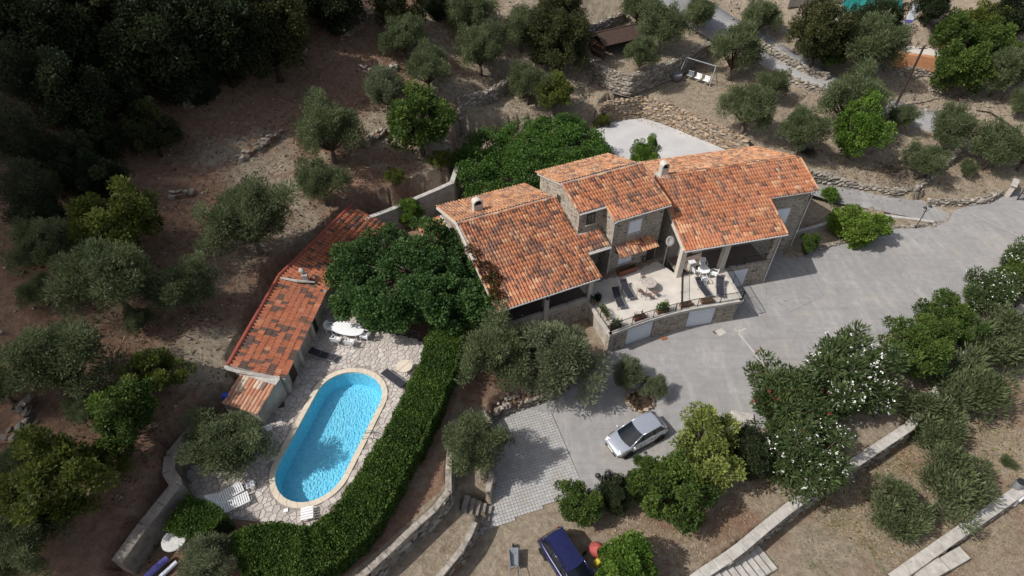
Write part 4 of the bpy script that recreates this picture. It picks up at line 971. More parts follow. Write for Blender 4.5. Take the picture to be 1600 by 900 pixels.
wall('retaining_wall', 'curved garden wall beside the wheelbarrow and the square paving', [(655,938,1.25),(690,897,1.25),(712,870,1.25),(728,851,1.25),(742,816,1.25)], -.1, .30, 'earth_wall', .45, 'slabs', capmat='old_cap', minpx=9)
wall('planter_wall', 'curved wall round the raised olive bed beside the square paving', [(762,768,1.25),(768,745,1.25),(769,700,1.25),(765,660,1.25),(752,640,1.3)], -.1, .3, 'earth_wall', .5, 'slabs', capmat='old_cap', minpx=8)
wall('dry_stone_wall', 'dark rubble bank along the square paving under the two porch olives', [(752,644,1.1),(790,629,.9),(825,620,.7),(862,610,.6),(915,578,.45)], -.05, .7, 'ground', .36, 'stones', ROCK, True)
wall('retaining_wall', 'thick grey wall with a flat cement top beside the round stone table', [(183,878,3.9),(225,820,3.95),(276,757,4.1),(264,737,4.1),(266,712,4.1),(300,672,4.2)], ZP - .1, .6, 'earth_wall', None, 'slabs', capmat='earth_wall')
wall('retaining_wall', 'rendered grey retaining wall behind the leafy plane tree and the tiled lean-to', [(560,346,4.75),(612,327,4.75),(660,306,4.75),(706,286,4.75),(714,262,4.75)], ZP - .1, .4, 'render', None, 'slabs')
wall('dry_stone_wall', 'rugged ochre dry stone wall behind the pale gravel yard', [(935,166,4.75),(955,159,4.75),(1006,153,4.75),(1047,164,4.7),(1089,183,4.55),(1124,199,4.35),(1155,212,4.15),(1172,221,4.0)], ZP - .05, .6, 'earth_wall', .55, 'stones', OCHRE)
wall('dry_stone_wall', 'tall dry stone wall holding up the dark wooden shed', [(912,86,7.15),(929,97,7.15),(957,111,7.15),(987,118,7.15),(1009,111,7.15),(1047,97,7.15),(1080,82,7.15),(1111,66,7.15)], 5.0, .6, 'earth_wall', .5, 'stones')
wall('dry_stone_wall', 'short dry stone wall on the slope above the shed roof', [(920,40,'1.0'),(950,29,'1.0'),(978,18,'1.0')], None, .5, 'earth_wall', .5, 'stones')
wall('dry_stone_wall', 'long curved dry stone wall along the upper side of the ramp', [(1254,263,3.3),(1300,275,2.4),(1340,287,1.65),(1400,297,1.3),(1432,293,1.25),(1447,282,1.4),(1470,260,1.9),(1500,232,2.7)], None, .5, 'earth_wall', .42, 'stones')
wall('dry_stone_wall', 'low dry stone wall edging the court beside the metal gate', [(1450,313,.55),(1500,313,.55),(1545,309,.55),(1566,297,.6)], -.05, .45, 'earth_wall', .4, 'stones')
wall('dry_stone_wall', 'shaded dry stone wall on the slope behind the vine arbour', [(716,158,'1.3'),(760,144,'1.3'),(806,118,'1.2')], None, .5, 'earth_wall', .45, 'stones')
wall('dry_stone_wall', 'dry stone wall along the lower verge of the narrow road', [(1222,112,'.7'),(1258,128,'.7'),(1300,142,'.6'),(1335,160,'.5')], None, .5, 'earth_wall', .5, 'stones')
wall('dry_stone_wall', 'rocky bank wall along the upper verge of the narrow road', [(1180,58,'.9'),(1215,80,'.9'),(1258,104,'.8'),(1296,116,'.7')], None, .6, 'earth_wall', .6, 'stones')
wall('dry_stone_wall', 'stone wall below the orange terrace near the utility poles', [(1388,96,'1.2'),(1425,104,'1.2'),(1462,106,'1.2')], None, .5, 'earth_wall', .6, 'stones')
wall('garden_wall', 'low pale wall between the red earth bed and the court', [(1228,366,.85),(1268,356,.75),(1310,343,.7)], .05, .3, 'render', None, 'slabs')
wall('kerb', 'white kerb along the lower edge of the concrete ramp', [(1382,337,.28),(1425,342,.2),(1466,348,.15)], .0, .3, 'cap', None, 'slabs', cat='kerb')
wall('kerb', 'stony kerb between the green bushes and the court', [(1244,397,.2),(1300,381,.2),(1350,367,.2),(1392,354,.2),(1464,350,.15)], 0, .25, 'cap', .4, 'stones', cat='kerb', minpx=6)
for lb, pp in (('collapsed dry stone terrace on the shaded slope near the dark trees', [(282,160,'.35'),(310,150,'.4'),(338,138,'.35')]), ('ruined terrace wall with pale stones midway up the bare slope', [(372,247,'.3'),(405,225,'.45'),(440,200,'.4')]),
               ('small heap of terrace stones above the yellow green fig', [(262,304,'.3'),(285,301,'.35'),(303,299,'.3')]), ('broken terrace wall beside the two dark olives below the fig bush', [(562,222,'.5'),(582,212,'.5'),(602,201,'.5')]),
               ('line of loose stones high on the bare slope', [(528,55,'.4'),(550,40,'.4'),(580,22,'.4')]), ('crumbling terrace edge crossing the upper slope', [(478,62,'.3'),(474,80,'.3'),(480,100,'.3')]), ('mossy loose stone terrace under the western olives', [(10,690,'.4'),(30,650,'.4'),(45,620,'.4')]),
               ('stony terrace edge at the side of the mown path', [(560,100,'.4'),(590,112,'.4'),(620,100,'.4')]), ('big pale boulders above the upper olives', [(800,14,'.7'),(820,8,'.9'),(842,24,'.6')])):
    wall('ruined_stone_wall', lb, pp, None, .7, 'ground', .55, 'stones', rubble=True, minpx=5)
# ---------------------------------------------------------------- narrow road on the hillside
rp = [hit(u_, v_) for u_, v_ in [(1015,-18),(1048,2),(1080,18),(1130,44),(1180,72),(1215,92),(1262,115),(1310,138),(1360,158),(1410,174),(1448,188),(1500,205)]]
b = MB(); rp = crom([Vector(p) for p in rp], 6)
vs_ = []
for i, p in enumerate(rp):
    d = rp[min(i + 1, len(rp) - 1)] - rp[max(i - 1, 0)]; d.z = 0; d.normalize(); nn_ = Vector((d.y, -d.x, 0))
    for s_ in (-2.2, -2.1, -.7, .7, 2.1, 2.2):
        q_ = p + nn_ * s_; vs_.append((q_.x, q_.y, max(hz(q_.x, q_.y), p.z - .1) + .07 - (1.2 if abs(s_) > 2.15 else 0)))
b.add(vs_, [(6 * i + k, 6 * i + 6 + k, 6 * i + 7 + k, 6 * i + 1 + k)[::-1] for i in range(len(rp) - 1) for k in range(5)]); b.build('road', MAT['asphalt'], kind='structure', smooth=True)
# loose stones and straw on the open ground
def scatter(zone, n):
    out = []
    x0, y0 = min(p[0] for p in zone), min(p[1] for p in zone); x1, y1 = max(p[0] for p in zone), max(p[1] for p in zone)
    while len(out) < n:
        x, y = rng.uniform(x0, x1, n), rng.uniform(y0, y1, n); m = inpoly(x, y, zone); out += list(zip(x[m], y[m]))
    out = np.array(out[:n]); return out, Hf(out[:, 0], out[:, 1])
def stone_scatter(name, zone, n, s0, s1, mat='stone'):
    xy, z = scatter(zone, n); arr = [mesh_arrays(m_) for m_ in (ROCK if mat == 'stone' else OCHRE)]; Vs, Ts, ts, b_ = [], [], [], 0
    for (x, y), zz_ in zip(xy, z):
        V, T, t = arr[rnd.randrange(12)]; s_ = s0 + (s1 - s0) * rnd.random() ** 3; a = rnd.uniform(0, 6.3); c_, q_ = math.cos(a) * s_, math.sin(a) * s_
        R_ = np.array([[c_, -q_, 0], [q_, c_, 0], [0, 0, s_ * rnd.uniform(.4, .8)]]); Vs.append(V @ R_.T + (x, y, zz_ + s_ * .08)); Ts.append(T + b_); ts.append(t); b_ += len(V)
    o = bpy.data.objects.new(name, npmesh(name, np.concatenate(Vs), np.concatenate(Ts), MAT['stone' if mat == 'stone' else 'ochre_stone'], np.concatenate(ts))); link(o); o['kind'] = 'stuff'
pw = lambda l, z: P2(l, z)
stone_scatter('loose_stones', pw([(0,250),(300,60),(620,0),(700,100),(640,300),(420,460),(330,620),(200,880),(0,880)], 7), 2600, .05, .34)
stone_scatter('loose_stones', pw([(1380,105),(1470,110),(1480,180),(1400,190),(1330,130)], 4.5), 500, .1, .5)
stone_scatter('loose_stones', pw([(1480,150),(1560,135),(1620,200),(1560,210),(1500,190)], 3.4), 500, .1, .45)
stone_scatter('loose_stones', pw([(1120,30),(1180,40),(1300,110),(1280,115),(1170,75)], 7), 350, .1, .5)
stone_scatter('loose_stones', pw([(740,100),(900,40),(930,130),(880,200),(700,200)], 6), 350, .06, .3)
stone_scatter('loose_stones', pw([(960,800),(1180,760),(1220,790),(1090,890),(960,890)], 0), 260, .04, .2, 'ochre')
stone_scatter('loose_stones', pw([(1250,240),(1560,230),(1560,300),(1300,280)], 1.5), 350, .05, .28)
stone_scatter('loose_stones', pw([(1250,800),(1420,680),(1590,600),(1600,760),(1400,890)], -1.55), 260, .03, .14)
def tufts(name, zone, n, h, mat, dn=None):
    xy, z = scatter(zone, n); a = rng.uniform(0, 2 * np.pi, n); hgt = h * rng.uniform(.4, 1.2, n); w_ = hgt * .35
    dx, dy = np.cos(a) * w_, np.sin(a) * w_; lean = rng.normal(0, .5, (n, 2)) * hgt[:, None]
    A1 = np.c_[xy[:, 0] - dx, xy[:, 1] - dy, z - .02]; A2 = np.c_[xy[:, 0] + dx, xy[:, 1] + dy, z - .02]; A3 = np.c_[xy + lean + np.c_[dx, dy] * .3, z + hgt]; A4 = np.c_[xy + lean - np.c_[dx, dy] * .3, z + hgt * .8]
    V = np.stack([A1, A2, A3, A4], 1).reshape(-1, 3); F = np.arange(4 * n).reshape(n, 4)
    o = bpy.data.objects.new(name, npmesh(name, V, F, mat, rng.random(n))); link(o); o['kind'] = 'stuff'
# ---------------------------------------------------------------- foliage
def leaf_mat(name, dark, lite, trans=.40, rough=.6):
    q = NT(name, rough, .25); t = q.t; c = q.ramp(q.attr(), [(0, dark), (.55, tuple((a + b) / 2 for a, b in zip(dark, lite))), (1, lite)]); q.color(c)
    tl = q.n('ShaderNodeBsdfTranslucent'); q.l(c, tl.inputs[0]); mx = q.n('ShaderNodeMixShader'); mx.inputs[0].default_value = trans
    q.l(q.b.outputs[0], mx.inputs[1]); q.l(tl.outputs[0], mx.inputs[2]); q.l(mx.outputs[0], t.nodes['Material Output'].inputs['Surface']); return q.m
LM = {'olive': leaf_mat('olive_leaves', (.058, .08, .032), (.215, .255, .12)), 'olive_grey': leaf_mat('grey_olive_leaves', (.075, .095, .048), (.265, .295, .165)),
      'green': leaf_mat('green_leaves', (.028, .062, .014), (.15, .215, .042)), 'bright': leaf_mat('bright_leaves', (.045, .105, .014), (.19, .30, .045)), 'plane': leaf_mat('plane_leaves', (.022, .06, .017), (.115, .205, .055)),
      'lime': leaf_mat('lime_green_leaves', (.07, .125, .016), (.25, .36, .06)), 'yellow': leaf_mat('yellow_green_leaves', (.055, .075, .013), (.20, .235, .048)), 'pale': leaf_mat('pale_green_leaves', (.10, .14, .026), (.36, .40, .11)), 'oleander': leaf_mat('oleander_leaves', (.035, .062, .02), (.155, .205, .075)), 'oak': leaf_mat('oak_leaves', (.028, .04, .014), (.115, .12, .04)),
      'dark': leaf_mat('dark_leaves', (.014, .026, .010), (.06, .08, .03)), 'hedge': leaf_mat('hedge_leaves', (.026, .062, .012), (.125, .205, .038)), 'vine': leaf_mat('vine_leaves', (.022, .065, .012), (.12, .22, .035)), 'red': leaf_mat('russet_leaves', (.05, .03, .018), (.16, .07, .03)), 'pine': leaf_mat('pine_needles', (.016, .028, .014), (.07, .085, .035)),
      'straw': leaf_mat('dead_grass', (.17, .12, .065), (.42, .33, .2), .1), 'grass': leaf_mat('sparse_grass', (.07, .075, .025), (.18, .19, .06), .1)}
PETAL_W = plain('white_petals', (.78, .76, .72), .6, .3, .05); PETAL_R = plain('red_petals', (.42, .045, .06), .6, .3, .1)
tufts('dead_grass', pw([(1250,800),(1420,680),(1590,600),(1600,760),(1400,890)], -1.55), 6500, .10, LM['straw']); tufts('sparse_grass', pw([(1250,800),(1420,690),(1480,740),(1350,890),(1250,890)], -1.55), 2200, .09, LM['grass'])
tufts('dead_grass', pw([(940,140),(1180,90),(1230,240),(1100,190),(960,155)], 4.6), 3000, .14, LM['straw']); tufts('dead_grass', pw([(1270,255),(1560,260),(1560,300),(1400,295)], 1.3), 2500, .12, LM['straw'])
tufts('dead_grass', pw([(720,90),(900,30),(930,130),(760,190)], 6.3), 2200, .16, LM['straw']); tufts('dead_grass', pw([(40,420),(300,200),(600,40),(700,140),(560,330),(330,600),(150,880)], 7), 7000, .15, LM['straw'])
tufts('dead_grass', pw([(700,790),(740,815),(690,890),(600,890)], ZS1), 900, .07, LM['straw']); tufts('dead_grass', pw([(960,820),(1170,790),(1080,890),(960,890)], 0), 800, .10, LM['straw']); tufts('dead_grass', pw([(1400,880),(1600,770),(1640,860),(1500,930)], -2.6), 2500, .1, LM['straw'])
def litter(name, zone, n, mat):
    xy, z = scatter(zone, n); a = rng.uniform(0, 2 * np.pi, n); s_ = rng.uniform(.04, .11, n); c_, q_ = np.cos(a) * s_, np.sin(a) * s_; t_ = rng.normal(0, .35, n) * s_
    A1 = np.c_[xy[:, 0] - c_, xy[:, 1] - q_, z + .03 - t_]; A3 = np.c_[xy[:, 0] + c_, xy[:, 1] + q_, z + .03 + t_]; A2 = np.c_[xy[:, 0] - q_ * .5, xy[:, 1] + c_ * .5, z + .04]; A4 = np.c_[xy[:, 0] + q_ * .5, xy[:, 1] - c_ * .5, z + .035]
    o = bpy.data.objects.new(name, npmesh(name, np.stack([A1, A2, A3, A4], 1).reshape(-1, 3), np.arange(4 * n).reshape(n, 4), mat, rng.random(n))); link(o); o['kind'] = 'stuff'
litter('fallen_leaves', pw([(40,420),(300,200),(600,40),(900,20),(930,130),(700,200),(560,330),(330,600),(150,880)], 6.5), 9000, LM['red']); litter('fallen_leaves', pw([(950,790),(1200,720),(1420,665),(1240,780),(1090,890),(950,900)], 0), 900, LM['straw'])
litter('fallen_leaves', pw([(1160,130),(1560,180),(1560,300),(1280,290),(1180,210)], 2.2), 3500, LM['red']); litter('fallen_leaves', pw([(1250,800),(1420,680),(1590,600),(1600,760),(1400,890)], -1.55), 3000, LM['straw']); litter('fallen_leaves', pw([(870,770),(960,770),(1330,580),(1480,470),(1600,390),(1600,420),(1250,660),(950,800)], 0), 900, LM['red'])
tufts('weeds', pw([(40,420),(300,200),(600,40),(900,20),(930,130),(560,330),(330,600),(150,880)], 6.5), 1500, .30, LM['olive']); tufts('weeds', pw([(1250,800),(1420,680),(1590,600),(1600,760),(1400,890)], -1.55), 500, .2, LM['grass']); tufts('weeds', pw([(1180,130),(1560,180),(1560,300),(1280,290)], 2.2), 700, .28, LM['straw'])
def unit(n): 
    v = rng.normal(size=(n, 3)); return v / np.linalg.norm(v, axis=1)[:, None]
def leaves(C, R, n, L, W, up=.35, out=.8, jit=.6, flat=.5, tvar=.5, bias=.36):
    """n leaf blades in clumps C (k,3) of radius R (k,) or (k,3); returns verts, faces, tints"""
    C = np.asarray(C, float); R = np.asarray(R, float)
    if R.ndim == 1: R = np.repeat(R[:, None], 3, 1)
    p = R[:, 0] * R[:, 1] + R[:, 0] * R[:, 2]; k = rng.choice(len(C), n, p=p / p.sum()); dv = unit(n); rr = rng.random(n)[:, None] ** bias
    pos = C[k] + dv * R[k] * rr; cm = C.mean(0)
    d = dv * out + unit(n) * jit + np.array([0, 0, up]); d /= np.linalg.norm(d, axis=1)[:, None]
    s_ = np.cross(d, unit(n) * (1 - flat) + np.array([0, 0, 1]) * flat + 1e-3); s_ /= np.linalg.norm(s_, axis=1)[:, None] + 1e-9
    l = L * rng.uniform(.6, 1.3, n)[:, None]; w_ = W * rng.uniform(.7, 1.25, n)[:, None]; nrm = np.cross(s_, d)
    V = np.stack([pos, pos + d * l * .45 + s_ * w_ + nrm * w_ * .3, pos + d * l, pos + d * l * .45 - s_ * w_ + nrm * w_ * .3], 1).reshape(-1, 3)
    F = np.arange(4 * n).reshape(n, 4); ct = rng.random(len(C)); t = np.clip(ct[k] * tvar + rng.random(n) * (1 - tvar), 0, 1); return V, F, t
def limbs(mb, C, trunk_top, base, r0, rl=.045, frac=.45):
    mb.tube([base, base * .6 + trunk_top * .4 + Vector((rnd.uniform(-.08, .08), rnd.uniform(-.08, .08), 0)), trunk_top], [r0, r0 * .8, r0 * .62], 7)
    for c in C:
        if rnd.random() > frac: continue
        c = Vector(c); m = trunk_top.lerp(c, .5) + Vector((rnd.uniform(-.2, .2), rnd.uniform(-.2, .2), rnd.uniform(-.1, .2))); mb.tube([trunk_top, m, c], [r0 * .42, rl, rl * .4], 5)
def make_crown(D, Hc, hgt, k, rc, n, L, W, spread=.86, lobes=0, lowcut=-.55, **kw):
    C, R = [], []
    ph_ = rng.uniform(0, 6.28, 3); am = rng.uniform(.08, .24, 3)
    while len(C) < k:
        d = unit(1)[0]
        if d[2] < lowcut: continue
        az = math.atan2(d[1], d[0]); wob = 1 + am[0] * math.sin(2 * az + ph_[0]) + am[1] * math.sin(3 * az + ph_[1]) + am[2] * math.sin(5 * az + ph_[2])
        r_ = rng.uniform(.35, 1.0) ** .5 * spread * wob
        C.append((d[0] * r_ * D / 2, d[1] * r_ * D / 2, Hc + d[2] * r_ * hgt / 2)); R.append(rc * rng.uniform(.65, 1.25))
    V, F, t = leaves(C, R, n, L, W, **kw); return C, V, F, t
PROTO = {}
def proto(kind, D, Hc, hgt, k, rc, n, L, W, mat, bark='bark', r0=.16, variants=2, trunk_h=.9, flowers=None, frac=.5, **kw):
    out = []
    for i in range(variants):
        C, V, F, t = make_crown(D, Hc, hgt, k, rc, n, L, W, **kw)
        me = npmesh('crown', V, F, LM[mat], t); tb = MB()
        limbs(tb, C, Vector((0.05, 0, trunk_h)), Vector((0, 0, -.25)), r0, frac=frac); tm = tb.mesh('trunk', MAT[bark], smooth=True); fm = None
        if flowers:
            cnt, pm = flowers; sel = [c for c in C if c[2] > Hc - .2 * hgt]; sub = [sel[j] for j in rng.choice(len(sel), max(3, int(len(sel) * .8)))]
            pts_ = np.array([sub[rng.integers(len(sub))] for _ in range(cnt)]) + unit(cnt) * rc * rng.uniform(.8, 1.25, (cnt, 1)); pts_[:, 2] += .08
            pts_ = np.repeat(pts_, 3, 0) + rng.normal(0, .06, (cnt * 3, 3)); V2, F2, t2 = leaves(pts_, np.full(len(pts_), .03), cnt * 4, .085, .042, up=.9); fm = npmesh('blossom', V2, F2, pm, t2)
        out.append((me, tm, fm))
    PROTO[kind] = (D, Hc, out)
proto('olive', 4.6, 2.6, 3.7, 62, .55, 19000, .23, .027, 'olive', variants=4, up=.45, out=.9, jit=.5, r0=.2, tvar=.38, bias=.5)
proto('olive_grey', 4.6, 2.5, 3.5, 62, .55, 19000, .23, .027, 'olive_grey', variants=2, up=.45, out=.9, jit=.5, r0=.2, tvar=.38, bias=.5)
proto('green', 4.5, 2.4, 3.6, 62, .50, 13000, .20, .062, 'green', variants=3, up=.25, jit=.7, tvar=.6, lowcut=-.9, trunk_h=.6)
proto('bright', 5.0, 3.0, 4.6, 75, .52, 17000, .21, .06, 'bright', variants=3, up=.35, jit=.7, tvar=.6, lowcut=-.9, trunk_h=.8)
proto('lime', 4.6, 1.7, 3.0, 62, .46, 13000, .22, .07, 'lime', variants=1, up=.4, jit=.7, tvar=.6, lowcut=-.9, trunk_h=.4)
proto('yellow', 5.0, 2.6, 3.8, 62, .52, 12500, .22, .062, 'yellow', variants=3, up=.3, jit=.7, tvar=.6, lowcut=-.8)
proto('pale', 5.0, 2.6, 4.2, 70, .42, 9500, .22, .055, 'pale', variants=1, up=.5, jit=.7, tvar=.75, lowcut=-.8)
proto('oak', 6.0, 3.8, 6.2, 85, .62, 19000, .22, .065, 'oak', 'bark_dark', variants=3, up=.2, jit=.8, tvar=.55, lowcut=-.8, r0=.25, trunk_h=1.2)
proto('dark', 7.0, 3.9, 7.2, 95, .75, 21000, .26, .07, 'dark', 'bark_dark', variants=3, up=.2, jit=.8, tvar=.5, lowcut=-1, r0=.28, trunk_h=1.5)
proto('oleander', 4.4, 2.1, 3.6, 75, .55, 12000, .30, .045, 'oleander', variants=2, up=.55, jit=.5, tvar=.45, lowcut=-.9, r0=.09, trunk_h=.4, flowers=(330, PETAL_W), frac=.8)
proto('oleander_red', 4.4, 2.1, 3.6, 75, .55, 12000, .28, .05, 'oleander', variants=1, up=.55, jit=.5, tvar=.5, lowcut=-.9, r0=.09, trunk_h=.4, flowers=(80, PETAL_R), frac=.8)
proto('shrub', 3.4, 1.5, 2.6, 50, .5, 8500, .28, .036, 'olive', variants=2, up=.8, jit=.45, tvar=.35, lowcut=-.9, r0=.08, trunk_h=.3)
proto('pine', 6.0, 5.0, 8.0, 90, .75, 12000, .34, .03, 'pine', 'bark_dark', variants=2, up=.3, jit=.6, tvar=.5, lowcut=-.9, r0=.2, trunk_h=2.5, spread=.68)
proto('sprig', 1.6, .9, 1.5, 14, .35, 900, .26, .07, 'bright', variants=2, up=.6, jit=.6, tvar=.5, r0=.05, trunk_h=.3)
TREES = []
def tree(kind, u_, v_, dpx, label, name='olive_tree', cat='tree', group=None, flat=1.0, variant=None):
    D0, Hc0, var = PROTO[kind]; dist = 50; 
    for _ in range(3):
        s_ = .93 * dpx * dist / FPX / D0; g_ = hit(u_, v_, Hc0 * s_ * flat); dist = float((np.array([g_.x, g_.y, g_.z + Hc0 * s_ * flat - CAMH])) @ Fd)
    t = thing(name, label, cat, g_, rnd.uniform(0, 6.28), group); t.scale = (s_, s_ * rnd.uniform(.94, 1.06), s_ * flat)
    me, tm, fm = var[(variant if variant is not None else len(TREES)) % len(var)]; TREES.append(t)
    for nm, m_ in (('crown', me), ('trunk', tm), ('blossom', fm)):
        if m_: 
            o = bpy.data.objects.new(nm, m_); link(o, t)
            if nm == 'blossom': o['kind'] = 'stuff'
    return t
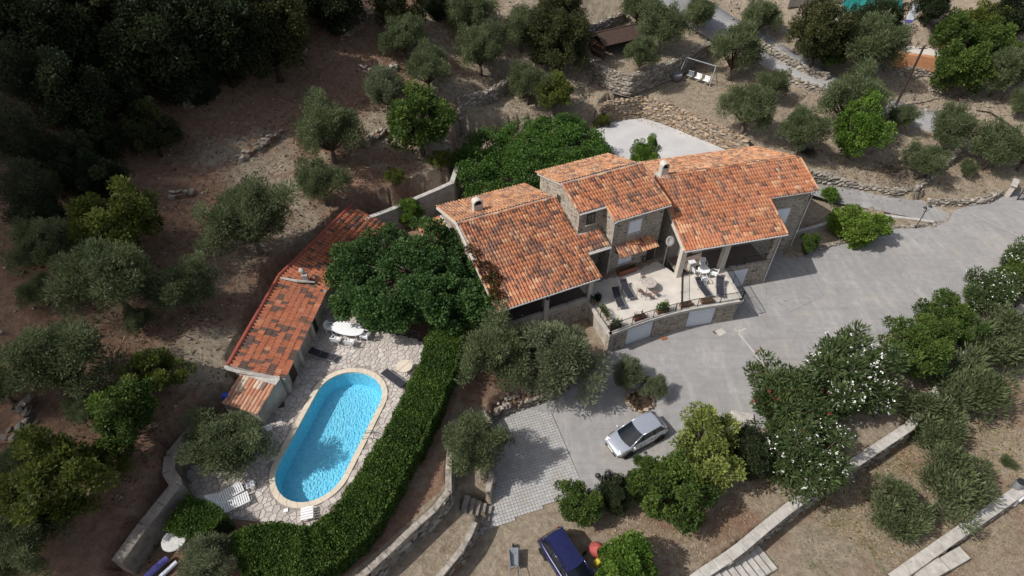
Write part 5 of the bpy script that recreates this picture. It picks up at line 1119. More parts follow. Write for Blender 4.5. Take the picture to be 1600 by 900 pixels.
# ---------------------------------------------------------------- trees and shrubs, one by one
SL, UP_, EA, LO = 'olive trees on the dry western slope', 'olive trees above the house', 'olive trees by the ramp and road', 'bushes and olives on the lower lawn'
for a in [
 ('olive',510,200,118,'big round olive above the two fig bushes, between the bare slope and the vine arbour','olive_tree','tree',SL),
 ('olive',502,283,88,'low dark olive just above the far end of the pool house roof','olive_tree','tree',SL),
 ('olive',386,340,138,'lone spreading olive nearest the bend of the pool house roof','olive_tree','tree',SL),
 ('yellow',182,345,150,'large yellow green tree in the middle of the shaded slope','fig_tree','tree'),
 ('olive',66,380,105,'dim grey olive beside the large yellow green tree, against the dark wood','olive_tree','tree',SL),
 ('olive',165,432,150,'wide dark olive directly below the large yellow green tree','olive_tree','tree',SL),
 ('olive',286,450,105,'narrow olive with drooping branches beside the wide dark olive','olive_tree','tree',SL),
 ('olive',95,560,150,'big olive in the middle of the western edge above the loose stone terrace','olive_tree','tree',SL),
 ('yellow',240,582,95,'small bright yellow green bush near the blue bucket','fig_bush','bush'),
 ('green',190,645,120,'dark leafy fig below the bright yellow green bush','fig_tree','tree'),
 ('yellow',90,752,170,'sprawling yellow green fig in the shaded lower corner of the slope','fig_tree','tree'),
 ('yellow',165,715,70,'drooping yellow branch of a young fig beside the sprawling fig','fig_bush','bush'),
 ('olive',28,850,130,'dull olive at the lowest corner of the shaded slope','olive_tree','tree',SL),
 ('olive',-5,600,90,'half hidden olive on the western edge of the slope','olive_tree','tree',SL),
 ('olive',352,694,136,'grey olive leaning over the crazy paving beside the stacked white loungers','olive_tree','tree',None,.72),
 ('olive_grey',325,880,105,'grey olive beside the round stone table below the clipped hedge','olive_tree','tree'),
 ('olive',631,55,80,'upper of the two bushy olives at the edge of the bare slope','olive_tree','tree',UP_),
 ('olive',668,104,80,'pale green feathery olive just above the dense fig bush','olive_tree','tree',UP_),
 ('olive_grey',602,138,82,'pale greyish low olive beside the dense fig bush','olive_tree','tree',UP_),
 ('green',655,188,122,'dense yellowish fig bush in front of the shaded stone wall','fig_bush','bush'),
 ('olive',750,72,88,'upright feathery olive above the shaded stone wall','olive_tree','tree',UP_),
 ('olive',737,20,85,'olive at the top edge beside the pale boulders','olive_tree','tree',UP_),
 ('olive',815,42,72,'small olive with a bare trunk below the pale boulders','olive_tree','tree',UP_),
 ('oak',876,66,100,'tall dark oak standing beside the wooden shed','oak_tree','tree'),
 ('oak',872,22,80,'smaller oak behind the tall dark oak above the shed','oak_tree','tree'),
 ('olive',826,128,72,'olive in the shade at the foot of the tall oak','olive_tree','tree',UP_),
 ('yellow',866,160,72,'rounded russet green bush behind the vine arbour','juniper_bush','bush'),
 ('olive',1001,84,62,'small olive in front of the wooden shed above the dry stone wall','olive_tree','tree',UP_),
 ('olive',1036,38,86,'olive with a visible trunk behind the wooden shed','olive_tree','tree',UP_),
 ('olive',1000,10,70,'olive at the top edge above the short dry stone wall','olive_tree','tree',UP_),
 ('olive',1094,20,58,'slender olive beside the upper end of the narrow road','olive_tree','tree',UP_),
 ('olive',1152,76,96,'big round olive beside the swing set','olive_tree','tree',UP_),
 ('olive',1188,24,66,'olive on the bank across the road from the swing set','olive_tree','tree',UP_),
 ('oak',1286,48,105,'brownish oak on the rocky bank above the road','oak_tree','tree'),
 ('green',1300,78,60,'green bush at the foot of the brownish oak','bush','bush'),
 ('olive',1362,72,112,'broad olive in front of the turquoise tarpaulin','olive_tree','tree',EA),
 ('dark',1372,35,85,'dark tree between the turquoise tarpaulin and the orange terrace','dark_tree','tree'),
 ('olive',1165,182,90,'olive at the edge of the swing lawn above the yard wall','olive_tree','tree',EA),
 ('olive',1211,132,54,'small olive between the swing lawn and the road','olive_tree','tree',EA),
 ('olive',1256,204,84,'olive just behind the eastern roof','olive_tree','tree',EA),
 ('olive',1334,152,112,'wide olive behind the bright green tree','olive_tree','tree',EA),
 ('bright',1346,198,100,'bright green tree standing out among the olives','mulberry_tree','tree'),
 ('olive',1408,182,48,'small olive at the foot of the tall utility pole','olive_tree','tree',EA),
 ('olive',1491,198,78,'olive beside the short stretch of road below the stony bank','olive_tree','tree',EA),
 ('olive',1561,225,88,'large olive above the metal gate','olive_tree','tree',EA),
 ('olive',1612,235,70,'olive cut by the frame edge above the metal gate','olive_tree','tree',EA),
 ('olive',1446,250,66,'small round olive beside the heap of cut branches','olive_tree','tree',EA),
 ('olive',1514,262,30,'leaning young olive with a bare trunk above the low court wall','young_olive_tree','tree'),
 ('green',1498,108,88,'dense green tree between the orange terrace and the stony clearing','tree','tree'),
 ('olive',1572,108,84,'dark olive above the stony clearing','olive_tree','tree',EA),
 ('olive',1600,160,50,'small olive at the end of the long fallen branch','olive_tree','tree',EA),
 ('yellow',1540,28,66,'yellow green tree near the top corner of the hillside','tree','tree'),
 ('green',1490,48,72,'green scrub tree beside the pale blue pillar','tree','tree'),
 ('dark',1590,20,80,'dark wood tree at the top corner of the hillside','dark_tree','tree'),
 ('green',1550,70,80,'loose green shrub below the yellow green tree','bush','bush'),
 ('dark',1460,8,60,'dark bush behind the pale blue pillar','dark_tree','tree'),
 ('olive',774,546,130,'darker of the two olives in front of the long porch','olive_tree','tree'),
 ('olive_grey',868,562,162,'paler of the two olives in front of the long porch, nearer the terrace','olive_tree','tree'),
 ('olive_grey',984,584,64,'small olive in the stone ringed planter on the court','olive_tree','tree'),
 ('olive_grey',1022,606,50,'low olive shoots beside the stone ringed planter','olive_bush','bush'),
 ('olive',741,692,112,'round olive in the raised bed beside the square paving','olive_tree','tree'),
 ('green',904,785,80,'broad leaved bush nearest the blue car','bush','bush'),
 ('dark',960,770,66,'dark bush between the broad leaved bush and the big flowering shrub','bush','bush'),
 ('green',1010,752,80,'deep green shrub in front of the silver car','bush','bush'),
 ('pale',1104,704,138,'pale yellowish shrub with open twigs beside the silver car','pale_shrub','shrub'),
 ('green',1062,762,122,'dark green underside of the big shrub clump above the red earth','bush','bush'),
 ('dark',1172,705,92,'dark rounded shrub between the pale shrub and the white oleander','dark_shrub','shrub'),
 ('oleander_red',1233,632,142,'dark oleander with a few red flowers','oleander','shrub'),
 ('oleander',1330,586,156,'largest white flowering oleander beside the court','oleander','shrub'),
 ('oleander',1262,718,132,'white flowering oleander overhanging the long retaining wall','oleander','shrub'),
 ('green',1424,546,104,'tall deep green laurel next to the largest white oleander','laurel_bush','bush'),
 ('green',1480,492,82,'leafy bush with yellow patches along the court','oleander','shrub'),
 ('green',1452,522,78,'low laurel bush tucked between the tall deep green laurel and the court','laurel_bush','bush'),
 ('green',1578,438,70,'plain green bush between the two furthest oleanders','bush','bush'),
 ('oleander',1545,455,84,'sparsely flowering oleander further along the court','oleander','shrub'),
 ('oleander',1604,412,84,'oleander nearest the metal gate','oleander','shrub'),
 ('shrub',1552,530,112,'feathery grey green olive bush below the brown awning','olive_bush','bush',LO),
 ('shrub',1510,602,116,'wide feathery olive bush on the middle of the lower lawn','olive_bush','bush',LO),
 ('shrub',1448,655,98,'feathery olive bush touching the end of the long retaining wall','olive_bush','bush',LO),
 ('shrub',1492,757,108,'feathery olive bush beside the pale lower wall','olive_bush','bush',LO),
 ('shrub',1402,797,94,'separate round olive bush on the dry lawn','olive_bush','bush',LO),
 ('shrub',1575,722,22,'tiny sapling on the bare lawn near the barrel','sapling','bush'),
 ('bright',978,886,114,'leafy green tree beside the red cement mixer','leafy_tree','tree'),
 ('lime',1342,354,94,'bright green round bush beside the double lamp post','bush','bush',None,.85),
 ('green',1264,379,36,'small dark bush by the corner of the eastern wing','bush','bush'),
 ('sprig',1300,306,26,'spiky young plant above the low pale wall','young_plant','plant'),
 ('bright',1008,240,54,'pale flowering bush behind the tall tower roof','bush','bush'),
 ('yellow',942,186,26,'small yellow flowering bush at the corner of the gravel yard','yellow_bush','bush'),
 ('yellow',618,283,34,'small yellow bush on the bare ground above the rendered retaining wall','bush','bush'),
 ('yellow',690,270,40,'straggly yellow climber on top of the rendered retaining wall','climber','plant'),
 ('bright',640,332,52,'bright creeper growing over the rendered retaining wall','climber','plant'),
 ('pine',20,215,120,'dim pine with a few lit needles on the western edge of the wood','pine_tree','tree'),
 ('pine',15,110,110,'pine with a pale green tip near the upper western corner','pine_tree','tree')]:
    tree(*a)
FOR = 'dark trees of the wood on the upper slope'
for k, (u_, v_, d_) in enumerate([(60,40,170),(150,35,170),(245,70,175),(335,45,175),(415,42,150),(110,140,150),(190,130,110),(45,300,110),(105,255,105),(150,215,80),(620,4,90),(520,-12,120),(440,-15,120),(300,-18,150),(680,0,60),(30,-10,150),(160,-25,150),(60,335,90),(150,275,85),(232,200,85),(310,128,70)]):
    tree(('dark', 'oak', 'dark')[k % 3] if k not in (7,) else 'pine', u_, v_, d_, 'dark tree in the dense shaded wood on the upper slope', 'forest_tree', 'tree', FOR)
for k, (u_, v_, d_) in enumerate([(130,640,60),(60,455,60),(215,500,50),(30,720,70)]):
    tree('olive', u_, v_, d_, 'low olive scrub filling the gaps between the western olives', 'olive_scrub', 'bush', 'scrub between the western olives')

# ---------------------------------------------------------------- the big plane tree beside the patio
ctr = hit(642, 415, 4.0); C, R = [], []
lob = [(590,440,2.6),(560,400,2.3),(600,375,2.3),(655,365,2.6),(700,385,2.4),(738,432,2.1),(744,462,1.7),(724,372,1.6),(640,430,3.0),(690,440,2.6),(650,466,2.2),(612,460,2.2),(700,470,1.9),(560,455,1.9),(725,400,1.6),(545,420,1.6),(670,400,2.6),(592,470,1.4),(735,465,1.4),(640,395,2.6)]
for u_, v_, r_ in lob:
    p = P(u_, v_, 6.4 - .25 * abs(u_ - 640) / 25)
    for _ in range(21):
        d = unit(1)[0]
        if d[2] < -.5: continue
        C.append((p.x + d[0] * r_ * .8, p.y + d[1] * r_ * .8, p.z - .9 + d[2] * r_ * .62)); R.append(rng.uniform(.45, .85))
C = np.array(C); V, F, t = leaves(C, np.array(R), 80000, .21, .08, up=.15, jit=.8, tvar=.5); base = P(668, 470, ZP)
pt = thing('plane_tree', 'huge dark green plane tree spreading between the pool house and the main house', 'tree', base)
o = bpy.data.objects.new('crown', npmesh('crown', V - np.array(base), F, LM['plane'], t)); link(o, pt)
tb = MB(); cm = Vector(C.mean(0)) - base; limbs(tb, [Vector(c) - base for c in C[::9]], Vector((cm.x * .5, cm.y * .5, 2.6)), Vector((0, 0, -.3)), .32, .09, 1.0); tb.build('trunk', MAT['bark'], pt, smooth=True)
# ---------------------------------------------------------------- the clipped hedge
def hedge(name, label, line, wid, hgt, z0, n, mat, cat='hedge', L=.17, W=.07):
    pts = resample(line, .5); m = len(pts); root = thing(name, label, cat, (pts[0].x, pts[0].y, z0)); b = MB(); vs_ = []
    for i, p in enumerate(pts):
        d = pts[min(i + 1, m - 1)] - pts[max(i - 1, 0)]; d.z = 0; d.normalize(); nn_ = Vector((d.y, -d.x, 0)); j = [rnd.uniform(.8, .92) for _ in range(3)]
        for s_, z in ((-1, 0), (-1, .9), (-.8, 1), (.8, 1), (1, .9), (1, 0)): vs_.append(Vector((p.x, p.y, z0)) + nn_ * s_ * wid / 2 * j[0] + Vector((0, 0, z * hgt * j[1])))
    fs = [(6 * i + k, 6 * i + k + 1, 6 * i + 7 + k, 6 * i + 6 + k) for i in range(m - 1) for k in range(5)] + [tuple(range(6))[::-1], tuple(range(6 * m - 6, 6 * m))]
    b.add(vs_, fs); b.build('dark_core_fill', MAT['hedge_core'], root, world=True)  # solid dark core closes the gaps between leaves
    k = rng.integers(0, m - 1, n); f = rng.random(n); A1 = np.array([(p.x, p.y) for p in pts]); xy = A1[k] * (1 - f[:, None]) + A1[k + 1] * f[:, None]
    tg = np.gradient(A1, axis=0); tg /= np.linalg.norm(tg, axis=1)[:, None]; d = tg[k] * (1 - f[:, None]) + tg[k + 1] * f[:, None]; d /= np.linalg.norm(d, axis=1)[:, None]; nn_ = np.c_[d[:, 1], -d[:, 0]]
    sel = rng.random(n); per = wid + 2 * hgt; top = sel < wid / per; sgn = np.where(rng.random(n) < .5, -1, 1)
    off = np.where(top, rng.uniform(-1, 1, n) * wid / 2, sgn * (wid / 2 + rng.normal(0, .07, n))); bump_ = .10 * np.sin(xy[:, 0] * 2.1) * np.sin(xy[:, 1] * 1.7) + .06 * np.sin(xy[:, 0] * 5 + xy[:, 1] * 4)
    zz_ = np.where(top, hgt + bump_ + rng.normal(0, .06, n) + .22 * (rng.random(n) > .985) - .25 * (np.abs(off) / (wid / 2)) ** 6, rng.random(n) * hgt); off = off + bump_ * .8 * (~top)
    pos = np.c_[xy + nn_ * off[:, None], z0 + zz_]; nor = np.where(top[:, None], np.array([0, 0, 1.0]), np.c_[nn_ * sgn[:, None], np.full(n, .35)])
    dirv = nor * .8 + unit(n) * .75; dirv /= np.linalg.norm(dirv, axis=1)[:, None]; s_ = np.cross(dirv, unit(n)); s_ /= np.linalg.norm(s_, axis=1)[:, None]
    l = L * rng.uniform(.6, 1.3, n)[:, None]; w_ = W * rng.uniform(.7, 1.2, n)[:, None]
    V = np.stack([pos - dirv * l * .4, pos + s_ * w_, pos + dirv * l * .6, pos - s_ * w_], 1).reshape(-1, 3) - np.array(root.location)
    t = np.clip(rng.random(n) * .6 + .25 + bump_ * 1.6, 0, 1); o = bpy.data.objects.new('foliage', npmesh('foliage', V, np.arange(4 * n).reshape(n, 4), LM[mat], t)); link(o, root); return root
MAT['hedge_core'] = plain('dark_core_fill', (.018, .022, .010), .95, .1, .4, 8, obj=False)  # shade inside the hedge put into the core colour
zt = ZP + 1.6
hedge('clipped_hedge', 'long clipped green hedge curving round the pool terrace', crom([P(u_, v_, zt) for u_, v_ in [(700,508),(690,545),(672,595),(640,660),(605,722),(568,785),(520,838),(465,862),(412,850),(368,868)]], 4), 2.35, 1.75, ZP - .1, 80000, 'hedge', L=.125, W=.05)
hedge('short_hedge', 'short dark clipped hedge between the stacked loungers and the round stone table', [P(u_, v_, zt - .2) for u_, v_ in [(272,798),(300,806),(335,828)]], 1.7, 1.5, ZP - .1, 16000, 'hedge', L=.125, W=.05)
# ---------------------------------------------------------------- vine covered arbour behind the house
ar = P(815, 262, ZP); va = thing('vine_arbour', 'arbour smothered in bright vine leaves behind the tower', 'arbour', ar)
poly = P2([(712,228),(760,200),(830,186),(900,188),(936,205),(950,222),(940,240),(880,252),(845,262),(835,283),(790,288),(722,278)], 5.2); C = []
xs_, ys_ = [p[0] for p in poly], [p[1] for p in poly]
while len(C) < 230:
    x, y = rng.uniform(min(xs_), max(xs_)), rng.uniform(min(ys_), max(ys_))
    if inpoly(np.array([x]), np.array([y]), poly)[0]: C.append((x, y, 4.9 + .3 * math.sin(x * 1.3) + .25 * math.sin(y * 1.9 + 1) + rng.uniform(-.35, .3)))
for (x0, y0), (x1, y1) in zip(poly, poly[1:] + poly[:1]):
    for k in range(6):
        f = rng.random(); C.append((x0 + (x1 - x0) * f, y0 + (y1 - y0) * f, rng.uniform(3.2, 4.8)))
V, F, t = leaves(C, rng.uniform(.5, .8, len(C)), 48000, .21, .08, up=-.15, out=.7, jit=.8, tvar=.5)
o = bpy.data.objects.new('vine_foliage', npmesh('vine_foliage', V - np.array(ar), F, LM['vine'], t)); link(o, va)
for u_, v_ in [(725,275),(790,280),(840,268),(770,215),(850,200),(925,212)]:
    p = P(u_, v_, 4.6); b = MB(); b.tube([(p.x, p.y, ZP - .2), (p.x, p.y, 4.7)], .06, 6); b.build('post', MAT['wood_dark'], va, world=True)
for (ua, va_, ub, vb) in [(725,275,770,215),(790,280,850,200),(840,268,925,212),(725,275,840,268),(770,215,925,212)]:
    b = MB(); b.tube([P(ua, va_, 4.65), P(ub, vb, 4.65)], .05, 5); b.build('beam', MAT['wood_dark'], va, world=True)
# creeper with russet leaves on the western edge of the roof
cr = FL.W(.2, -2.5, 0); C = []
for a, n in [(.3,-.9),(.5,-1.4),(.8,-1.9),(.4,-2.4),(1.0,-2.6),(.5,-3.2),(.9,-3.5),(.3,-3.9),(.6,-4.6),(1.2,-3.0),(.2,-5.2),(1.3,-2.2),(.8,-1.0)]:
    p = FL.W(a, n, zL(n) + .12); C.append((p.x, p.y, p.z))
cp_ = thing('creeper', 'russet creeper spreading over the western edge of the tiled roof', 'creeper', cr)
V, F, t = leaves(C, np.full(len(C), .34) * np.array([1.0]), 1500, .17, .065, up=.3, jit=.9)
V[:, 2] = np.maximum(V[:, 2], np.array([zL(FL.loc(q_)[1]) + .06 for q_ in V])); o = bpy.data.objects.new('foliage', npmesh('foliage', V - np.array(cr), F, LM['red'], t)); link(o, cp_)
V, F, t = leaves(C[:5], np.full(5, .25), 350, .15, .06, up=.4, jit=.9); V[:, 2] = np.maximum(V[:, 2], np.array([zL(FL.loc(q_)[1]) + .08 for q_ in V])); o = bpy.data.objects.new('young_foliage', npmesh('young_foliage', V - np.array(cr), F, LM['yellow'], t)); link(o, cp_)
b = MB(); b.tube([FL.W(.05, -.2, ZP), FL.W(.05, -1, 4.9), FL.W(.3, -2.5, zL(-2.5) + .1), FL.W(.5, -4.5, zL(-4.5) + .1)], .04, 5); b.build('stem', MAT['bark_dark'], cp_, world=True)
# stone ring of the planter on the court
rg = P(1000, 628, 0); pr_ = thing('stone_planter', 'low ring of rough stones round the small olive on the court', 'planter', rg)
its = []
for k in range(15):
    a = 2 * math.pi * k / 15; s_ = rnd.uniform(.38, .55); its.append((Matrix.Translation(rg + Vector((math.cos(a) * .95, math.sin(a) * .85, .12))) @ Matrix.Rotation(a, 4, 'Z') @ Matrix.Diagonal((.3, s_, .34, 1)), rnd.randrange(12), s_))
pieces(pr_, 'stone', its, OCHRE, MAT['ochre_stone'], 40, 2, 'small_stones'); b = MB(); b.lathe([(.9, -.05), (.88, .16), (.3, .26), (0.001, .28)], (0, 0, 0), 14); b.build('soil', MAT['soil'], pr_)
for k, (u_, v_) in enumerate([(985,182),(975,178),(1250,232),(1262,228)]):          # boulders
    p = hit(u_, v_); r_ = thing('boulder', ['big pale boulder at the corner of the gravel yard', 'smaller grey boulder at the corner of the gravel yard', 'dark boulder behind the eastern roof', 'pale split boulder behind the eastern roof'][k], 'boulder', p)
    for j in range(2 if k % 2 else 3):
        o = bpy.data.objects.new('rock', ROCK[(3 * k + j) % 12]); link(o, r_); s_ = [2.4, 1.4, 1.6, 1.3][k] * (1 - .25 * j); o.scale = (s_, s_ * .7, s_ * .7); o.location = (j * .8 - .6, rnd.uniform(-.3, .3), s_ * .18); o.rotation_euler = (rnd.uniform(-.3, .3), rnd.uniform(-.3, .3), rnd.uniform(0, 3))
# ---------------------------------------------------------------- cars
def paint(name, c, rough=.28, metal=.0):
    q = NT(name, rough, .5); f = q.noise(3, 4, .6, obj=True); q.color(q.mix(q.ramp(f, [(.3, 0), (.7, .35)]), c, tuple(x * .8 + .02 for x in c))); q.b.inputs['Metallic'].default_value = metal; q.b.inputs['Coat Weight'].default_value = .35; q.b.inputs['Coat Roughness'].default_value = .08; q.bump(q.noise(60, 2, .5, obj=True), .02, .003); return q.m
RUB = plain('tyre_rubber', (.02, .02, .021), .85, .2, .2); RIM = plain('alloy_rim', (.42, .43, .45), .35, .5, .08, metal=.6); LAMPG = plain('headlight_glass', (.62, .64, .66), .12, .6, .05); TRIM = plain('black_trim', (.02, .02, .022), .6, .3, .1); REDL = plain('tail_lamp', (.16, .01, .012), .3, .5, .1); PLATE = plain('number_plate', (.72, .70, .55), .5, .3, .03)
def car(label, loc, rot, body, L=4.05, W=1.70, Hh=1.44, van=False, scale=1.0):
    t = thing('parked_car', label, 'car', loc, rot); h = L / 2; w_ = W / 2
    st = [(-h, .80, .38, .80), (-h + .07, .90, .27, .92), (-h + .4, .985, .22, .95), (-.9, 1, .2, .93), (0, 1, .2, .915), (.8, 1, .2, .91), (h - .95, .985, .2, .89), (h - .45, .95, .22, .80), (h - .12, .84, .27, .70), (h, .66, .36, .60)]
    prof = lambda wf, zb, zt: [(0, zb), (wf * w_ * .86, zb), (wf * w_ * .985, zb + .14), (wf * w_, (zb + zt) / 2 + .03), (wf * w_ * .965, zt - .06), (wf * w_ * .85, zt), (0, zt + .035)]
    vs_ = []; 
    for x, wf, zb, zt in st:
        pr = prof(wf, zb, zt); ring = [(x, y, z) for y, z in pr] + [(x, -y, z) for y, z in pr[-2:0:-1]]; vs_ += ring
    m = 12; fs = [(i * m + k, i * m + (k + 1) % m, (i + 1) * m + (k + 1) % m, (i + 1) * m + k)[::-1] for i in range(len(st) - 1) for k in range(m)] + [tuple(range(m)), tuple(range((len(st) - 1) * m, len(st) * m))[::-1]]
    b = MB(); b.add(vs_, fs); bo = b.build('body', body, t, smooth=True)
    md = bo.modifiers.new('sub', 'SUBSURF'); md.levels = 2; md.render_levels = 2
    wx, rx, bx, ex = (h - .98, h - 1.95, -h + .62, -h + .20) if not van else (h - .85, h - 1.65, -h + .45, -h + .12)     # windscreen foot, roof front, roof rear, rear screen foot
    zt, zb_ = Hh, .90; yr, yb = w_ * .70, w_ * .875
    def arc(x, y, z, dx=0, n=5, crown=.03): return [(x + dx * (1 - (2 * k / (n - 1) - 1) ** 2), y * (1 - 2 * k / (n - 1)), z + crown * (1 - (2 * k / (n - 1) - 1) ** 2)) for k in range(n)]
    A, B, Cc, D = arc(wx, yb * .97, zb_ - .02, .16), arc(rx, yr, zt - .03, .10), arc(bx, yr, zt - .05, -.06), arc(ex, yb * .93, zb_ + .02, -.08)
    mid = arc((rx + bx) / 2, yr * 1.02, zt, .02)
    b = MB()                                        # roof panel, a thick skin
    R_ = B + mid + Cc; lo = [(x, y, z - .05) for x, y, z in R_]
    b.add(R_ + lo, [(5 * i + k, 5 * i + k + 1, 5 * i + 6 + k, 5 * i + 5 + k) for i in range(2) for k in range(4)] + [(15 + 5 * i + k, 20 + 5 * i + k, 21 + 5 * i + k, 16 + 5 * i + k) for i in range(2) for k in range(4)] + [(5 * i + j, 5 * i + 5 + j, 20 + 5 * i + j, 15 + 5 * i + j)[::(1 if j else -1)] for i in range(2) for j in (0, 4)] + [(k, 15 + k, 16 + k, k + 1) for k in range(4)] + [(10 + k, 11 + k, 26 + k, 25 + k) for k in range(4)])
    b.build('roof', body, t, auto=50)
    for nm, X, Y in (('windscreen', A, B), ('rear_window', Cc, D)):
        b = MB(); V = X + Y + [(x, y, z - .03) for x, y, z in X + Y]; b.add(V, [(k, k + 1, 6 + k, 5 + k) for k in range(4)] + [(10 + k, 15 + k, 16 + k, 11 + k) for k in range(4)]); b.build(nm, MAT['car_glass'], t, smooth=True)
    for s in (1, -1):
        k = 0 if s > 0 else 4
        a, b_, c, d = Vector(A[k]), Vector(B[k]), Vector(Cc[k]), Vector(D[k]); xm = .12
        up = lambda x: b_.lerp(c, (b_.x - x) / (b_.x - c.x)); dn = lambda x: a.lerp(d, (a.x - x) / (a.x - d.x)) + Vector((0, 0, .02))
        b = MB(); side = [a, b_, c, d]; ins = [p + Vector((0, -s * .04, 0)) for p in side]; b.add(side + ins, [(0, 1, 2, 3), (7, 6, 5, 4)]); b.build('side_window', MAT['car_glass'], t)
        for p0, p1, th in ((a, b_, .045), (dn(xm), up(xm - .1), .035), (c, d, .06), (b_, c, .03), (dn(-.85), up(-.85), .04)):
            b = MB(); b.tube([p0 + Vector((0, s * .006, .0)), p1 + Vector((0, s * .006, 0))], th, 6); b.build('pillar', body if th in (.045, .06, .03) else TRIM, t, smooth=True)
        for x in (h - .82, -h + .72):
            cy = s * (w_ - .10); M_ = Matrix.Translation((x, cy, .31)) @ Matrix.Rotation(math.pi / 2, 4, 'X')
            b = MB(); b.lathe([(.20, -.1), (.30, -.1), (.315, -.05), (.315, .05), (.30, .1), (.20, .1)], n=20, M=M_); wh = b.build('wheel', RUB, t, auto=50)
            b = MB(); b.lathe([(.0, -.085), (.20, -.095), (.21, .095), (.0, .085)], n=16, M=M_); b.build('rim', RIM, wh)
            b = MB(); b.lathe([(.36, -.115), (.38, -.118), (.38, .02), (.36, .02)], n=20, cap=False, M=M_ if s > 0 else Matrix.Translation((x, cy, .31)) @ Matrix.Rotation(-math.pi / 2, 4, 'X')); b.build('wheel_arch', TRIM, t)
        b = MB(); b.bbox((wx - .18, s * (w_ + .07), .98), (.14, .20, .14), .04); b.build('wing_mirror', body, t)
        b = MB(); b.bbox((h - .20, s * w_ * .66, .655), (.30, .34, .10), .04, M=Matrix.Translation((h - .22, s * w_ * .66, .665)) @ Matrix.Rotation(.42, 4, 'Y') @ Matrix.Rotation(-s * .35, 4, 'Z')); b.build('headlight', LAMPG, t)
        b = MB(); b.bbox((-h + .07, s * w_ * .74, .78), (.12, .18, .16), .03); b.build('tail_light', REDL, t)
        b = MB()
        for x in (.30, -.55): b.box((x, s * (w_ + .004), .78), (.16, .02, .03))
        b.build('door_handle', TRIM, t)
        b = MB()
        for x in (.95, -.0, -.85): b.box((x, s * (w_ * .992), .58), (.012, .02, .5))
        b.build('door_seam', TRIM, t)
    b = MB(); b.bbox((h - .05, 0, .40), (.12, W * .62, .16), .03); b.build('grille', TRIM, t)
    b = MB(); b.bbox((h + .012, 0, .50), (.03, .52, .11), .01); b.build('number_plate', PLATE, t)
    b = MB(); b.bbox((-h + .0, 0, .42), (.12, W * .86, .18), .04); b.build('bumper', TRIM if van else body, t)
    b = MB()
    for s in (-1, 1): b.tube([(wx + .02, s * .35, zb_ + .05), (wx - .28, s * .35 + .32, zb_ + .22)], .012, 4)
    b.build('wiper', TRIM, t)
    if van:
        for s in (-1, 1):
            b = MB(); b.tube([(rx - .2, s * yr * .92, zt + .06), (bx + .2, s * yr * .92, zt + .05)], .022, 6); b.build('roof_rail', TRIM, t)
    t.scale = (scale,) * 3; return t
MAT['car_glass'] = NT('car_glass', .05, .45).color((.008, .012, .016)).m
pa, pb = P(955, 703, .3), P(1030, 664, .3); car('silver hatchback parked beside the pale shrub on the court', ((pa.x + pb.x) / 2, (pa.y + pb.y) / 2, 0), math.atan2(pa.y - pb.y, pa.x - pb.x), paint('silver_paint', (.52, .55, .60), .25, .55), scale=1.04)
pa, pb = P(858, 836, .6), P(905, 908, .6); d_ = (pb - pa).normalized(); c_ = pa + d_ * 2.02; car('dark blue estate car cut by the lower frame edge', (c_.x, c_.y, 0), math.atan2(d_.y, d_.x), paint('blue_paint', (.010, .013, .072), .25, .2), 4.2, 1.72, 1.62, True)
pa = P(909, 214, ZP + .9); car('car under the vine arbour with only its windscreen showing', (pa.x - 1.3, pa.y + .35, ZP), -.35, paint('grey_blue_paint', (.16, .19, .23), .25, .4))

# ---------------------------------------------------------------- street lamps, poles, swing, shed
def lamp(label, u_, v_, h, arms=2, rot=0):
    p = hit(u_, v_); t = thing('street_lamp', label, 'lamp post', p, rot); b = MB(); b.tube([(0, 0, 0), (0, 0, .3), (0, 0, h)], [.075, .045, .04], 8); b.build('post', MAT['black'], t)
    for s in ((-1, 1) if arms == 2 else (0,)):
        b = MB()
        if s: b.tube([(0, 0, h - .25), (s * .18, 0, h - .32), (s * .32, 0, h - .15), (s * .32, 0, h - .05)], .022, 5); b.build('arm', MAT['black'], t)
        b = MB(); b.lathe([(.06, 0), (.15, .22), (.155, .24)], (s * .32, 0, h - .05), 8); la = b.build('lantern', LAMPG, t)
        b = MB(); b.lathe([(.19, .22), (.12, .34), (.03, .40), (.03, .46), (.001, .48)], (s * .32, 0, h - .05), 8); b.build('lantern_cap', MAT['black'], la)
lamp('double lantern post beside the bright green round bush', 1430, 357, 2.3, 2, .3)
lamp('double lantern post between the broad leaved bush and the silver car', 936, 772, 2.2, 2, .2)
lamp('double lantern post behind the dark rounded shrub', 1124, 690, 2.0, 2, .2)
def pole(label, ub, vb, ut, vt, r, mat, extra=True):
    p = hit(ub, vb); hgt = min((np.hypot(*(np.array(pxp(p.x, p.y, p.z + h)) - (ut, vt))), h) for h in np.arange(1, 16, .05))[1]
    t = thing('utility_pole', label, 'pole', p); b = MB(); b.tube([(0, 0, -.4), (0, 0, hgt)], [r, r * .72], 8); b.build('post', mat, t)
    if extra:
        b = MB(); b.box((0, 0, hgt - .25), (.9, .08, .08)); b.build('crossarm', MAT['wood_dark'], t)
        for s in (-.35, 0, .35):
            b = MB(); b.lathe([(.04, 0), (.05, .06), (.02, .14)], (s, 0, hgt - .21), 6); b.build('insulator', MAT['dirty_white'], t)
    return p + Vector((0, 0, hgt - .1))
def pxp(x, y, z):
    d = np.array([x, y, z - CAMH]); c = d @ Fd; return 800 + FPX * d[0] / c, 450 - FPX * (d @ Up) / c
t1 = pole('tall dark leaning utility pole below the orange terrace', 1399, 166, 1445, 73, .15, MAT['bark_dark']); t2 = pole('pale utility pole behind the wide olive', 1367, 114, 1392, 69, .14, MAT['cap'])
